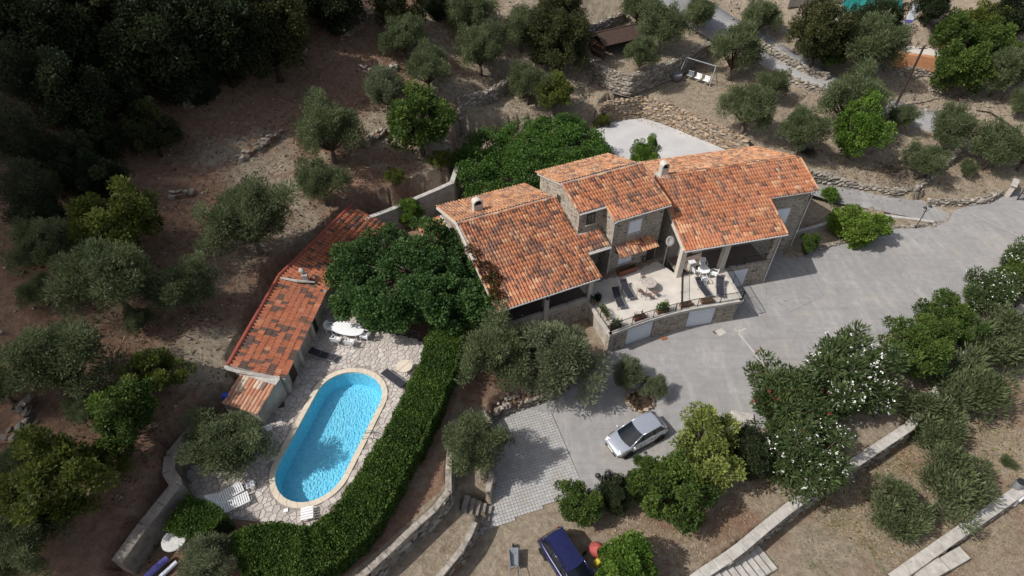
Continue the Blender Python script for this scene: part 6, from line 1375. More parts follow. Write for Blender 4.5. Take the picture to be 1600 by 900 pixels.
pole('thin dark post on the orange terrace', 1426, 84, 1436, 64, .07, MAT['pole_wood'], False); pole('thin post at the edge of the orange terrace', 1455, 92, 1464, 72, .07, MAT['pole_wood'], False)
wr = thing('power_cable', 'thin power cable between the two utility poles', 'cable', t1); b = MB()
for s in (-.3, .3): b.tube([t1 + Vector((s, 0, 0)), t1.lerp(t2, .5) + Vector((s, 0, -.6)), t2 + Vector((s, 0, 0))], .012, 4)
b.build('wire', MAT['black'], wr, world=True)
pole('iron post in front of the ochre dry stone wall', 1003, 183, 1006, 156, .05, MAT['black'], False)
# swing set
p = hit(1088, 130); t = thing('swing_set', 'children swing set with white seats on the dry lawn', 'swing set', p, -.75); L_ = 3.2; t.scale = (1.2,) * 3
b = MB(); b.tube([(-L_ / 2, 0, 2.15), (L_ / 2, 0, 2.15)], .05, 8); b.build('top_bar', MAT['grey_metal'], t)
for s in (-1, 1):
    for y in (-1, 1):
        b = MB(); b.tube([(s * L_ / 2, 0, 2.15), (s * (L_ / 2 + .2), y * .95, 0)], .045, 6); b.build('leg', MAT['grey_metal'], t)
for k, x in enumerate((-.9, 0.0, .9)):
    for s in (-.22, .22):
        b = MB(); b.tube([(x + s, 0, 2.12), (x + s, .12, .5)], .015, 4); b.build('rope', MAT['black'], t)
    b = MB(); b.bbox((x, .12, .5), (.62, .34, .06), .02); b.build('seat', MAT['plastic'] if k else MAT['grey_metal'], t)
    b = MB(); b.bbox((x, .32, .72), (.58, .05, .36), .02); b.build('backrest', MAT['plastic'] if k else MAT['grey_metal'], t)
b = MB(); b.lathe([(.001, .15), (.35, .2), (.5, .5), (.52, .75)], (-L_ / 2 - .1, -1.1, 0), 12); b.build('net', MAT['grey_metal'], t)
# garden shed
p = P(958, 84, 7.0); t = thing('garden_shed', 'dark wooden open fronted shed with a plank roof on the stone terrace', 'shed', p, .52); t.scale = (1.15,) * 3; sw, sd_, e_, r_ = 4.6, 2.6, 1.75, 2.6
for x in (-sw / 2, sw / 2 - .1):
    for y in (-sd_ / 2, sd_ / 2):
        b = MB(); b.box((x, y, e_ / 2), (.12, .12, e_)); b.build('post', MAT['wood_dark'], t)
    for k in range(8):
        b = MB(); b.box((x + (.04 if x > 0 else -.0), 0, .13 + k * .215), (.04, sd_ - .14, .19)); b.build('plank', MAT['wood_dark'] if k % 3 else MAT['wood'], t)
for k in range(8):
    b = MB(); b.box((0, sd_ / 2, .13 + k * .215), (sw - .14, .04, .19)); b.build('plank', MAT['wood_dark'], t)
for s in (-1, 1):
    th = math.atan2(r_ - e_, sd_ / 2 + .3); ln = math.hypot(r_ - e_, sd_ / 2 + .35)
    for k in range(13):
        w_ = (sw + .5) / 13; x = -sw / 2 - .25 + (k + .5) * w_
        M_ = Matrix.Translation((x, s * (sd_ / 4 + .15), (e_ + r_) / 2 + rnd.uniform(0, .015))) @ Matrix.Rotation(-s * th, 4, 'X'); b = MB(); b.bbox((0, 0, 0), (w_ - .015, ln, .05), .01, M=M_); b.build('roof_plank', MAT['shed_roof'] if 'shed_roof' in MAT else MAT['wood_dark'], t)
b = MB(); b.box((0, 0, r_ + .03), (sw + .6, .18, .05)); b.build('ridge_board', MAT['wood_dark'], t)
# heaps of cut branches
def brush(label, u_, v_, n, rad, hgt, mat='bark'):
    p = hit(u_, v_); t = thing('branch_heap', label, 'branch heap', p); b = MB()
    for k in range(n):
        a = rnd.uniform(0, 6.3); c = Vector((rnd.gauss(0, rad * .4), rnd.gauss(0, rad * .4), abs(rnd.gauss(0, hgt * .35)))); d = Vector((math.cos(a), math.sin(a), rnd.uniform(-.15, .3))) * rnd.uniform(.4, 1.0); b.tube([c - d * .5, c + Vector((rnd.uniform(-.1, .1), rnd.uniform(-.1, .1), .05)), c + d * .5], [.03, .024, .012], 4)
    o = b.build('branches', MAT[mat], t, kind='stuff')
brush('grey heap of cut branches beside the small round olive', 1395, 272, 260, 1.9, .9); brush('pile of dead wood behind the eastern roof', 1262, 238, 90, 1.2, .8, 'bark_dark'); brush('small brush pile on the stony clearing', 1500, 155, 120, 1.2, .5)
p = hit(1545, 178); t = thing('fallen_branch', 'long bare fallen branch lying across the stony clearing', 'branch', p); b = MB(); e_ = hit(1592, 210) - p; b.tube([(-1.2, .6, .15), (0, 0, .2), e_ * .5 + Vector((0, 0, .25)), e_ + Vector((0, 0, .2))], [.05, .09, .10, .12], 6); b.build('branch', MAT['bark_dark'], t)
# neighbouring orange terrace, tarpaulin and pillar
p = hit(1428, 92); t = thing('orange_terrace', 'orange rendered terrace with pale parapets on the hillside', 'terrace', p, -.35)
b = MB(); b.box((0, 0, .3), (5.2, 4.4, 1.6)); b.build('base', MAT['orange'], t); b = MB(); b.box((.3, .3, 1.115), (4.4, 3.6, .03)); b.build('paving', MAT['terrace'], t)
for c, d in (((0, 2.1, 1.6), (5.2, .25, 1.2)), ((2.5, 1.2, 1.4), (.25, 2.0, .9)), ((2.5, -.9, 1.25), (.3, 2.2, .5)), ((-1.2, 3.4, 1.9), (2.4, 1.6, 2.0)), ((.8, 3.0, 1.6), (1.6, 1.2, 1.3))):
    b = MB(); b.box(c, d); b.build('parapet', MAT['orange'], t); b = MB(); b.box((c[0], c[1], c[2] + d[2] / 2 + .03), (d[0] + .1, d[1] + .1, .06)); b.build('coping', MAT['cap'], t)
p = hit(1419, 36); t = thing('pillar', 'pale blue and white upright panel beside the orange terrace', 'pillar', p, -.3); b = MB(); b.bbox((0, 0, 1.1), (.7, .5, 2.3), .05); b.build('post', MAT['shutter'], t); b = MB(); b.box((0, -.02, .25), (.74, .54, .4)); b.build('base', MAT['purple'], t)
p = hit(1356, 30); t = thing('tarpaulin', 'turquoise tarpaulin stretched between the trees', 'tarpaulin', p, .1); b = MB()
for i in range(13):
    for j in range(2):
        pass
vs_ = [(-4 + i * .62, rnd.uniform(-.08, .08) + .35 * j, .9 + 1.2 * j + .12 * math.sin(i * 1.3) + rnd.uniform(-.08, .08)) for j in range(3) for i in range(14)]; b.add(vs_, [(14 * j + i, 14 * j + i + 1, 14 * j + 15 + i, 14 * j + 14 + i) for j in range(2) for i in range(13)]); MAT['turq'] = plain('turquoise_sheet', (.04, .34, .30), .6, .3, .2); b.build('sheet', MAT['turq'], t)
for x in (-4, 0, 4): b = MB(); b.tube([(x, .3, 0), (x, .3, 3.4)], .05, 6); b.build('post', MAT['grey_metal'], t)
# far white house hints at the upper frame edge
p = hit(1275, 8); t = thing('stone_wall', 'bit of pale garden wall behind the brownish oak', 'wall', p, .1)
for k in range(9): b = MB(); b.bbox((-3.5 + k * .8, 0, .5), (.78, .4, 1.1), .05, tint=rnd.random()); b.build('stone', MAT['stone'], t)
# ---------------------------------------------------------------- gate with its pillars
for k, (u_, v_, lb) in enumerate([(1573, 306, 'stone gate pillar at the end of the low dry stone wall')]):
    p = P(u_, v_, 0); t = thing('gate_pillar', lb, 'pillar', p, .85); b = MB(); b.box((0, 0, .65), (.5, .45, 1.5)); b.build('core', MAT['render'], t)
    b = MB(); b.bbox((.7, 0, .62), (1.0, .34, 1.3), .02); b.build('side_wall', MAT['render'], t); b = MB(); b.bbox((.4, 0, 1.42), (1.7, .55, .12), .03); b.build('coping', MAT['cap'], t)
p = P(1588, 312, 0); t = thing('metal_gate', 'dark metal gate at the entrance of the court', 'gate', p, -.30)
for x, nm in ((.06, 'gate_post'), (3.9, 'gate_post')): b = MB(); b.box((x, 0, .75), (.08, .08, 1.6)); b.build(nm, MAT['black'], t)
for z in (.15, .8, 1.4): b = MB(); b.box((2, 0, z), (3.8, .05, .06)); b.build('rail', MAT['black'], t)
for k in range(28): b = MB(); b.box((.2 + k * .135, 0, .78), (.022, .022, 1.25)); b.build('bar', MAT['black'], t)
# ---------------------------------------------------------------- stairs on the slope
def stairs(name, label, pa, dirv, n, tread, width, z0, rise, mat='cap'):
    t = thing(name, label, 'steps', pa, 0); d = Vector((dirv[0], dirv[1], 0)).normalized(); s = Vector((d.y, -d.x, 0)); a = math.atan2(d.y, d.x)
    for k in range(n):
        c = d * tread * (k + .5) + s * width / 2; z = z0 - rise * k; b = MB(); b.bbox(c + Vector((0, 0, z - .25 - pa.z)), (tread * 1.04, width * rnd.uniform(.97, 1.03), .5), .025, rot=a, tint=rnd.random()); b.build('step', MAT[mat], t)
    return t
pa = P(1097, 898, 0); pb = P(1188, 842, 0); d_ = (pb - pa); stairs('stone_steps', 'pale stone steps going down beside the long retaining wall', Vector((pa.x, pa.y, 0)), d_, 9, d_.length / 8.2, 1.5, -.06, .165)
pa = P(1430, 890, -1.55); pb = P(1505, 848, -1.55); d_ = pb - pa; stairs('stone_steps', 'two broad pale steps against the lower retaining wall', Vector((pa.x, pa.y, -1.55)), d_, 2, d_.length / 2, .8, -1.75, .3)
pa = P(726, 774, 1.0); stairs('garden_steps', 'dark garden steps between the raised olive bed and the square paving', pa, (1, -.16), 5, .34, 1.25, 1.08, .215, 'earth_wall')
# balustrade and barrel by the lower wall
p = P(1585, 786, -2.4); t = thing('balustrade', 'white balustrade block at the edge of the lower terrace', 'balustrade', p, .55)
for z in (.08, .75): b = MB(); b.bbox((.9, 0, z), (2.4, .26, .16), .02); b.build('rail', MAT['white'], t)
for k in range(8): b = MB(); b.lathe([(.06, .16), (.09, .3), (.05, .5), (.07, .68)], (-.2 + k * .31, 0, 0), 8); b.build('baluster', MAT['white'], t)
p = P(1586, 762, -1.5); t = thing('barrel', 'dark grey barrel standing on the lower pale wall', 'barrel', p); b = MB(); b.lathe([(.24, 0), (.28, .25), (.28, .5), (.25, .75), (.001, .77)], n=16); b.build('drum', MAT['grey_metal'], t); b = MB(); b.lathe([(.27, .0), (.27, .05), (.001, .06)], (0, 0, .74), 16); b.build('lid', MAT['black'], t)
p = hit(1596, 478); t = thing('awning', 'brown awning at the frame edge beyond the oleanders', 'awning', p, .4); b = MB()
MAT['awning'] = plain('brown_canvas', (.12, .055, .045), .85, .2, .2); vs_ = [(x, y, 2.3 - .25 * y + .05 * math.sin(x * 2) - .1) for y in (-1.2, 0, 1.2) for x in (-1.6, -.8, 0, .8, 1.6, 2.4)]; b.add(vs_ + [(x, y, z - .04) for x, y, z in vs_], [(6 * j + i, 6 * j + i + 1, 6 * j + 7 + i, 6 * j + 6 + i) for j in range(2) for i in range(5)] + [(18 + 6 * j + i, 24 + 6 * j + i, 25 + 6 * j + i, 19 + 6 * j + i) for j in range(2) for i in range(5)]); b.build('canvas', MAT['awning'], t)
for x in (-1.5, 2.3):
    for y in (-1.1, 1.1): b = MB(); b.tube([(x, y, 0), (x, y, 2.2 - .25 * y)], .04, 6); b.build('pole', MAT['grey_metal'], t)
p = hit(1598, 520, .8); t = thing('garden_table', 'white garden table with a red cushion below the brown awning', 'table', p, .5); b = MB(); b.bbox((0, 0, .74), (1.8, .9, .05), .02); b.build('tabletop', MAT['plastic'], t)
for x in (-.8, .8):
    for y in (-.35, .35): b = MB(); b.box((x, y, .36), (.06, .06, .72)); b.build('leg', MAT['plastic'], t)
b = MB(); b.bbox((-.6, -.3, .82), (.45, .4, .12), .05); b.build('cushion', MAT['rust'], t)
# ---------------------------------------------------------------- wheelbarrow, cement mixer
p = P(803, 880, 0); t = thing('wheelbarrow', 'grey wheelbarrow standing on the bare ground beside the blue car', 'wheelbarrow', p, math.pi / 2 + .05)
TR = [(.62, .28), (.62, -.28), (-.42, -.22), (-.42, .22)]
b = MB(); top = [(x, y, .62 if x > 0 else .58) for x, y in TR]; bot = [(x * .55, y * .6, .30) for x, y in TR]; inn = [(x * .95, y * .92, z + .0) for x, y, z in top]; inb = [(x * .95, y * .92, z + .03) for x, y, z in bot]
b.add(top + bot + inn + inb, [(i, (i + 1) % 4, 4 + (i + 1) % 4, 4 + i) for i in range(4)] + [(8 + i, 12 + i, 12 + (i + 1) % 4, 8 + (i + 1) % 4) for i in range(4)] + [(i, 8 + i, 8 + (i + 1) % 4, (i + 1) % 4) for i in range(4)] + [(4, 5, 6, 7), (15, 14, 13, 12)]); b.build('tray', MAT['grey_metal'], t)
b = MB(); b.lathe([(.08, -.05), (.17, -.05), (.19, 0), (.17, .05), (.08, .05)], n=16, M=Matrix.Translation((.85, 0, .19)) @ Matrix.Rotation(math.pi / 2, 4, 'X')); b.build('wheel', RUB, t)
for s in (-1, 1):
    b = MB(); b.tube([(.85, s * .08, .2), (.3, s * .2, .3), (-.4, s * .27, .5), (-.95, s * .32, .58)], .022, 6); b.build('handle', MAT['grey_metal'], t)
    b = MB(); b.tube([(-.95, s * .32, .58), (-1.1, s * .33, .6)], .03, 6); b.build('grip', RUB, t)
    b = MB(); b.tube([(-.2, s * .22, .42), (-.38, s * .24, 0)], .02, 5); b.build('leg', MAT['grey_metal'], t)
p = P(930, 868, 0); t = thing('cement_mixer', 'red cement mixer with a yellow motor cover beside the leafy green tree', 'cement mixer', p, .6); MAT['red'] = plain('red_paint', (.34, .075, .065), .7, .3, .3); MAT['yel'] = plain('yellow_cover', (.62, .52, .05), .5, .4, .1)
b = MB(); b.lathe([(.001, -.4), (.26, -.38), (.42, -.1), (.42, .12), (.30, .42), (.27, .46), (.25, .42), (.36, .1), (.2, -.2), (.001, -.25)], n=18, M=Matrix.Translation((0, 0, .85)) @ Matrix.Rotation(.8, 4, 'X')); b.build('drum', MAT['red'], t, auto=40)
for s in (-1, 1):
    b = MB(); b.tube([(-.45, s * .38, 0), (0, s * .45, .85), (.45, s * .38, 0)], .03, 6); b.build('frame', MAT['red'], t)
b = MB(); b.bbox((-.35, -.5, .55), (.34, .3, .4), .05); b.build('motor_cover', MAT['yel'], t); b = MB(); b.lathe([(.14, -.04), (.18, 0), (.14, .04)], n=12, M=Matrix.Translation((-.48, .4, .18)) @ Matrix.Rotation(math.pi / 2, 4, 'X')); b.build('wheel', RUB, t)
# ---------------------------------------------------------------- unseen cloud, added and shaped to shade the western slope
cg = P(130, 330, 7); CH = 620.0; off = Vector((SUN_TO.x, SUN_TO.y, 0)) / SUN_TO.z * (CH - 7)
t = thing('cloud', 'unseen cloud added to shade the western slope, high outside the picture', 'cloud', Vector((cg.x, cg.y, CH)) + off)
bm = bmesh.new(); r2 = random.Random(5)
BND = sorted([(p.y, p.x) for p in [hit(u_, v_) for u_, v_ in [(660,-40),(570,90),(480,190),(350,330),(255,440),(175,560),(125,700),(90,880)]]])
by, bx_ = [q_[0] for q_ in BND], [q_[1] for q_ in BND]
for k in range(150):          # puffs packed west of the line where the shade should end
    y = r2.uniform(6, 100); s_ = r2.uniform(5, 9.5); x = float(np.interp(y, by, bx_)) - s_ * .8 - (r2.random() ** 1.3) * 46
    bmesh.ops.create_icosphere(bm, subdivisions=3, radius=1, matrix=Matrix.Translation(Vector((x - cg.x, y - cg.y, r2.uniform(-3, 3)))) @ Matrix.Diagonal((s_, s_, s_ * .45, 1)))
for k in range(40):
    a = r2.uniform(2.0, 4.4); d = r2.uniform(26, 95); s_ = r2.uniform(8, 17); c = Vector((-30 + math.cos(a) * d, 20 + math.sin(a) * d, r2.uniform(-3, 6))); bmesh.ops.create_icosphere(bm, subdivisions=3, radius=1, matrix=Matrix.Translation(c) @ Matrix.Diagonal((s_, s_, s_ * .45, 1)))
me = bpy.data.meshes.new('puffs'); bm.to_mesh(me); bm.free()
q = NT('shading_cloud', 1, 0); tn = q.t; q.color((.9, .9, .92)); trb = q.n('ShaderNodeBsdfTransparent'); mx = q.n('ShaderNodeMixShader'); lw_ = q.n('ShaderNodeLayerWeight'); lw_.inputs[0].default_value = .5
fac = q.math('MULTIPLY', q.ramp(q.math('SUBTRACT', 1.0, lw_.outputs['Facing']), [(.05, 0), (.95, .30)]), q.ramp(q.noise(.11, 4, .6, obj=True), [(.3, .55), (.6, 1)])); q.l(fac, mx.inputs[0]); q.l(trb.outputs[0], mx.inputs[1]); q.l(q.b.outputs[0], mx.inputs[2]); q.l(mx.outputs[0], tn.nodes['Material Output'].inputs['Surface'])
me.materials.append(q.m); me.polygons.foreach_set('use_smooth', [True] * len(me.polygons)); o = bpy.data.objects.new('puffs', me); link(o, t); o['kind'] = 'stuff'
# ---------------------------------------------------------------- furniture
def sling_lounger(label, loc, rot, back=.45, flat=False, group='charcoal sun loungers'):
    t = thing('sun_lounger', label, 'sun lounger', loc, rot, group); L1, Wd, h = 1.25, .62, .34; bl = .75; a = 0 if flat else back
    for s in (-1, 1):
        b = MB(); b.tube([(-.62, s * Wd / 2, h), (L1 - .62 + .02, s * Wd / 2, h)], .022, 6); b.build('frame_rail', MAT['grey_metal'], t)
        b = MB(); b.tube([(-.62, s * Wd / 2, h), (-.62 - bl * math.cos(a), s * Wd / 2, h + bl * math.sin(a))], .020, 6); b.build('backrest_rail', MAT['grey_metal'], t)
        for x in (-.5, .55): b = MB(); b.tube([(x, s * Wd / 2, h), (x + (.08 if x > 0 else -.08), s * Wd / 2, 0)], .02, 6); b.build('leg', MAT['grey_metal'], t)
    b = MB(); b.tube([(.63, -Wd / 2, h), (.63, Wd / 2, h)], .022, 6); b.build('end_bar', MAT['grey_metal'], t)
    m = 8; vs_ = [(-.6 + 1.2 * k / m, s * (Wd / 2 - .02), h + .005 - .035 * math.sin(math.pi * k / m)) for k in range(m + 1) for s in (-1, 1)]
    b = MB(); b.add(vs_ + [(x, y, z - .015) for x, y, z in vs_], [(2 * k, 2 * k + 2, 2 * k + 3, 2 * k + 1)[::-1] for k in range(m)] + [(2 * m + 2 + 2 * k, 2 * m + 3 + 2 * k, 2 * m + 5 + 2 * k, 2 * m + 4 + 2 * k)[::-1] for k in range(m)]); b.build('sling', MAT['sling'], t, smooth=False)
    b = MB(); vs_ = [(-.64 - bl * f * math.cos(a), s * (Wd / 2 - .02), h + bl * f * math.sin(a) - .03 * math.sin(math.pi * f)) for f in (0, .25, .5, .75, 1) for s in (-1, 1)]; b.add(vs_ + [(x, y, z - .015) for x, y, z in vs_], [(2 * k, 2 * k + 1, 2 * k + 3, 2 * k + 2) for k in range(4)] + [(10 + 2 * k, 12 + 2 * k, 13 + 2 * k, 11 + 2 * k) for k in range(4)]); b.build('backrest', MAT['sling'], t)
    M_ = Matrix.Translation((-.64 - bl * .86 * math.cos(a), 0, h + bl * .86 * math.sin(a) + .04)) @ Matrix.Rotation(a, 4, 'Y'); b = MB(); b.bbox((0, 0, 0), (.20, Wd - .1, .07), .03, M=M_); b.build('head_cushion', MAT['sling'], t)
    return t
def at_px(p0, p1, z): 
    a, b_ = P(*p0, z), P(*p1, z); m = (a + b_) / 2; return Vector((m.x, m.y, z - .3 if False else z)), math.atan2(b_.y - a.y, b_.x - a.x)
def lg(label, head, foot, z, **k):
    a, b_ = P(*head, z + .4), P(*foot, z + .3); d = Vector((b_.x - a.x, b_.y - a.y, 0)).normalized(); p = Vector((b_.x, b_.y, z)) - d * .62; return sling_lounger(label, p, math.atan2(d.y, d.x), **k)
lg('charcoal lounger on the terrace next to the porch pillar', (958, 446), (972, 480), ZT); lg('charcoal lounger on the terrace next to the round mosaic table', (970, 436), (987, 466), ZT)
lg('curved charcoal lounger beside the thin inner railing of the terrace', (1088, 434), (1108, 463), ZT); lg('charcoal lounger at the outer corner of the terrace', (1124, 427), (1126, 462), ZT)
lg('black lounger beside the pool house wall', (484, 548), (524, 560), ZP, back=.25); lg('flat black lounger half under the clipped hedge', (626, 598), (600, 580), ZP, flat=True)
# white slatted plastic loungers
def slat_lounger(label, head, foot, z):
    a, b_ = P(*head, z + .5), P(*foot, z + .3); d = Vector((b_.x - a.x, b_.y - a.y, 0)).normalized(); t = thing('plastic_lounger', label, 'sun lounger', Vector((b_.x, b_.y, z)) - d * .6, math.atan2(d.y, d.x), 'white slatted loungers'); h, Wd = .34, .66
    for s in (-1, 1):
        b = MB(); b.bbox((0, s * Wd / 2, h), (1.3, .06, .07), .015); b.build('side_rail', MAT['plastic'], t)
        for x in (-.5, .5): b = MB(); b.box((x, s * Wd / 2, h / 2), (.08, .05, h)); b.build('leg', MAT['plastic'], t)
        M_ = Matrix.Translation((-.62 - .33, s * Wd / 2, h + .24)) @ Matrix.Rotation(.62, 4, 'Y'); b = MB(); b.bbox((0, 0, 0), (.8, .05, .05), .015, M=M_); b.build('backrest_rail', MAT['plastic'], t)
    for k in range(11): b = MB(); b.bbox((-.58 + k * .118, 0, h + .02), (.085, Wd - .06, .025), .008); b.build('slat', MAT['plastic'], t)
    for k in range(6):
        f = (k + .5) / 6 * .78; M_ = Matrix.Translation((-.63 - f * math.cos(.62), 0, h + .03 + f * math.sin(.62))) @ Matrix.Rotation(.62, 4, 'Y'); b = MB(); b.bbox((0, 0, 0), (.10, Wd - .06, .025), .008, M=M_); b.build('back_slat', MAT['plastic'], t)
    return t
slat_lounger('stained white lounger nearer the olive trunk', (342, 776), (378, 760), ZP); slat_lounger('clean white lounger nearer the short clipped hedge', (350, 791), (388, 776), ZP)
for k, (u_, v_, r_, lb) in enumerate([(394, 762, .5, 'small white slatted side table beside the white loungers'), (422, 674, .3, 'small white plastic table under the olive by the pool'), (482, 806, .25, 'white slatted low table alone on the poolside near the long hedge')]):
    t = thing('side_table', lb, 'table', P(u_, v_, ZP), r_); t.scale = (1.5, 1.7, .9) if k == 2 else (1, 1, 1)
    for j in range(5): b = MB(); b.bbox((0, -.18 + j * .09, .4), (.46, .075, .025), .008); b.build('slat', MAT['plastic'], t)
    for x in (-.19, .19):
        for y in (-.19, .19): b = MB(); b.box((x, y, .2), (.035, .035, .39)); b.build('leg', MAT['plastic'], t)
# plastic armchairs
def armchair(label, loc, rot, mat='plastic', group='white plastic armchairs', high=.88):
    t = thing('garden_chair', label, 'chair', loc, rot, group); m_ = MAT[mat]
    b = MB(); b.bbox((0, 0, .43), (.48, .48, .035), .012); b.build('seat', m_, t)
    for k in range(5):
        M_ = Matrix.Translation((-.24 - .05, -.18 + k * .09, (high + .45) / 2)) @ Matrix.Rotation(-.16, 4, 'Y'); b = MB(); b.bbox((0, 0, 0), (.025, .062, high - .45), .008, M=M_); b.build('back_slat', m_, t)
    b = MB(); b.tube([(-.27, -.25, .43), (-.32, -.24, high - .1), (-.34, -.12, high), (-.34, .12, high), (-.32, .24, high - .1), (-.27, .25, .43)], .025, 6); b.build('back_frame', m_, t)
    for s in (-1, 1):
        b = MB(); b.tube([(-.30, s * .25, .66), (.1, s * .29, .66), (.22, s * .27, .6), (.22, s * .25, .0)], .025, 6); b.build('armrest', m_, t)
        for x in (-.22, .22): b = MB(); b.tube([(x, s * .22, .42), (x * 1.15, s * .25, 0)], .025, 5); b.build('leg', m_, t)
    return t
# oval white table and its chairs on the patio
p = P(546, 524, ZP); t = thing('oval_table', 'large white oval table on the crazy paving', 'table', p, -.28); t.scale = (1.2, 1.2, 1.05); b = MB(); n = 28
ov = [(1.06 * math.copysign(abs(math.cos(2 * math.pi * k / n)) ** .85, math.cos(2 * math.pi * k / n)), .52 * math.copysign(abs(math.sin(2 * math.pi * k / n)) ** .85, math.sin(2 * math.pi * k / n))) for k in range(n)]
b.prism(ov, .70, .745, bev=.02); b.build('tabletop', MAT['plastic'], t)
for x in (-.7, .7):
    for y in (-.28, .28): b = MB(); b.tube([(x * .9, y, .71), (x, y * 1.1, 0)], .035, 6); b.build('leg', MAT['plastic'], t)
for u_, v_, r_, lb in [(519, 519, -.3, 'white armchair at the pool house end of the oval table'), (572, 531, 2.9, 'white armchair at the iron fence end of the oval table'), (528, 537, 1.3, 'white armchair on the pool side of the oval table, nearest the pool house'), (549, 541, 1.35, 'white armchair in the middle of the pool side of the oval table')]:
    armchair(lb, P(u_, v_, ZP), r_).scale = (1.1,) * 3
armchair('grey armchair standing against the pool house wall', P(503, 494, ZP), -.4, 'grey_metal', None)
# folding round table
p = P(634, 582, ZP); t = thing('folding_table', 'round beige folding table leaning by the hedge', 'table', p, .9)
for s in (-1, 1):
    hv = [(math.cos(math.pi * k / 12 + (0 if s > 0 else math.pi)) * .55, s * .012 + math.sin(math.pi * k / 12 + (0 if s > 0 else math.pi)) * .55) for k in range(13)]; b = MB(); b.prism(hv, .70, .735, bev=.01); b.build('table_leaf', MAT['coping'], t)
for x in (-.3, .3): b = MB(); b.tube([(x, -.35, .7), (-x, .35, 0)], .02, 5); b.build('leg', MAT['grey_metal'], t); b = MB(); b.tube([(x, .35, .7), (-x, -.35, 0)], .02, 5); b.build('leg', MAT['grey_metal'], t)
# iron fence by the patio
fa, fb = P(587, 517, ZP), P(657, 533, ZP); t = thing('iron_fence', 'black iron fence at the edge of the crazy paving', 'fence', fa); d = fb - fa; L_ = d.length; a = math.atan2(d.y, d.x)
for k in range(5): q_ = fa + d * k / 4; b = MB(); b.box((q_.x, q_.y, ZP + .55), (.07, .07, 1.1), a); b.build('post', MAT['black'], t, world=True)
for z in (.2, .6, 1.0): b = MB(); m_ = (fa + fb) / 2; b.box((m_.x, m_.y, ZP + z), (L_, .04, .045), a); b.build('rail', MAT['black'], t, world=True)
for k in range(28): q_ = fa + d * (k + .5) / 28; b = MB(); b.box((q_.x, q_.y, ZP + .6), (.02, .02, .8), a); b.build('bar', MAT['black'], t, world=True)
# round stone table, tarpaulins
p = P(281, 852, ZP); t = thing('stone_table', 'round stained white stone table below the short hedge', 'table', p); b = MB(); b.lathe([(.001, .68), (.62, .68), (.66, .72), (.64, .77), (.001, .78)], n=24); b.build('tabletop', MAT['dirty_white'], t); b = MB(); b.lathe([(.28, 0), (.2, .3), (.24, .68)], n=12); b.build('pedestal', MAT['dirty_white'], t)
a_, b__ = P(262, 872, ZP + .3), P(228, 902, ZP + .3); t = thing('rolled_cover', 'rolled violet pool cover lying in the shade below the stone table', 'pool cover', Vector((a_.x, a_.y, ZP)))
b = MB(); b.tube([a_, a_.lerp(b__, .5) + Vector((0, 0, .05)), b__], [.16, .19, .17], 10); b.build('roll', MAT['purple'], t, world=True); b = MB(); b.tube([a_ + Vector((.5, -.15, -.12)), b__ + Vector((.55, -.1, -.12))], .12, 8); b.build('inner_roll', MAT['shutter'], t, world=True)
p = P(353, 620, 3.95); t = thing('blue_bucket', 'bright blue crumpled bag on the old canal tiles', 'bag', p); bmx = MB(); vs_ = []; r3 = random.Random(3)
bmx.lathe([(.001, 0), (.24, .02), (.27, .15), (.2, .27), (.08, .32), (.001, .34)], n=9); bmx.v = [(x + r3.uniform(-.05, .05), y + r3.uniform(-.05, .05), z + r3.uniform(-.03, .03)) for x, y, z in bmx.v]; bmx.build('bag', MAT['blue_plastic'], t); t.name = 'blue_bag'
for k, (u_, v_) in enumerate([(437, 634), (425, 652)]):
    if k == 0: t = thing('door_mat', 'dark mat on the crazy paving by the pool house', 'mat', P(u_, v_, ZP), .3); b = MB(); b.bbox((0, 0, .05), (.62, .45, .03), .01); b.build('mat', MAT['wood_dark'], t)
    else:
        t = thing('garden_hose', 'coiled pale hose on the crazy paving beside the mat', 'hose', P(u_, v_, ZP)); b = MB(); b.tube([(math.cos(x * .5) * (.22 + .004 * x), math.sin(x * .5) * (.22 + .004 * x), .06 + .002 * x) for x in range(40)], .022, 5); b.build('hose', MAT['cap'], t)
# ---------------------------------------------------------------- on the terrace
p = P(1012, 452, ZT); t = thing('mosaic_table', 'round mosaic table with a pale ring pattern on the terrace', 'table', p); MAT['mosaic_dark'] = plain('mosaic_ring', (.36, .29, .25), .8, .3, .3, 30); b = MB(); b.lathe([(.001, .70), (.60, .70), (.62, .73), (.60, .755), (.001, .758)], n=28); b.build('tabletop', MAT['cap'], t)
for r_ in (.24, .52): b = MB(); b.lathe([(r_, .757), (r_ + .01, .768), (r_ + .06, .768), (r_ + .07, .757)], n=28, cap=False); b.build('mosaic_band', MAT['mosaic_dark'], t)
for k in range(3): a = k * 2.09; b = MB(); b.tube([(math.cos(a) * .1, math.sin(a) * .1, .7), (math.cos(a) * .18, math.sin(a) * .18, .35), (math.cos(a) * .42, math.sin(a) * .42, 0)], .022, 6); b.build('leg', MAT['brown_red'], t)
MAT['rusty_iron'] = plain('rusty_iron', (.15, .095, .08), .7, .3, .3, 12)
def iron_chair(label, loc, rot):
    t = thing('iron_chair', label, 'chair', loc, rot, 'wrought iron chairs'); b = MB(); b.lathe([(.001, .43), (.21, .43), (.22, .45), (.001, .46)], n=14); b.build('seat', MAT['rusty_iron'], t); b = MB(); b.tube([(-.18, -.19, .44), (-.24, -.19, .8), (-.26, 0, .93), (-.24, .19, .8), (-.18, .19, .44)], .018, 5); b.build('back_frame', MAT['rusty_iron'], t)
    b = MB(); b.tube([(-.2, 0, .45), (-.26, 0, .92)], .014, 4); b.build('splat', MAT['rusty_iron'], t)
    for x in (-.16, .16):
        for y in (-.16, .16): b = MB(); b.tube([(x, y, .44), (x * 1.3, y * 1.3, 0)], .016, 4); b.build('leg', MAT['rusty_iron'], t)
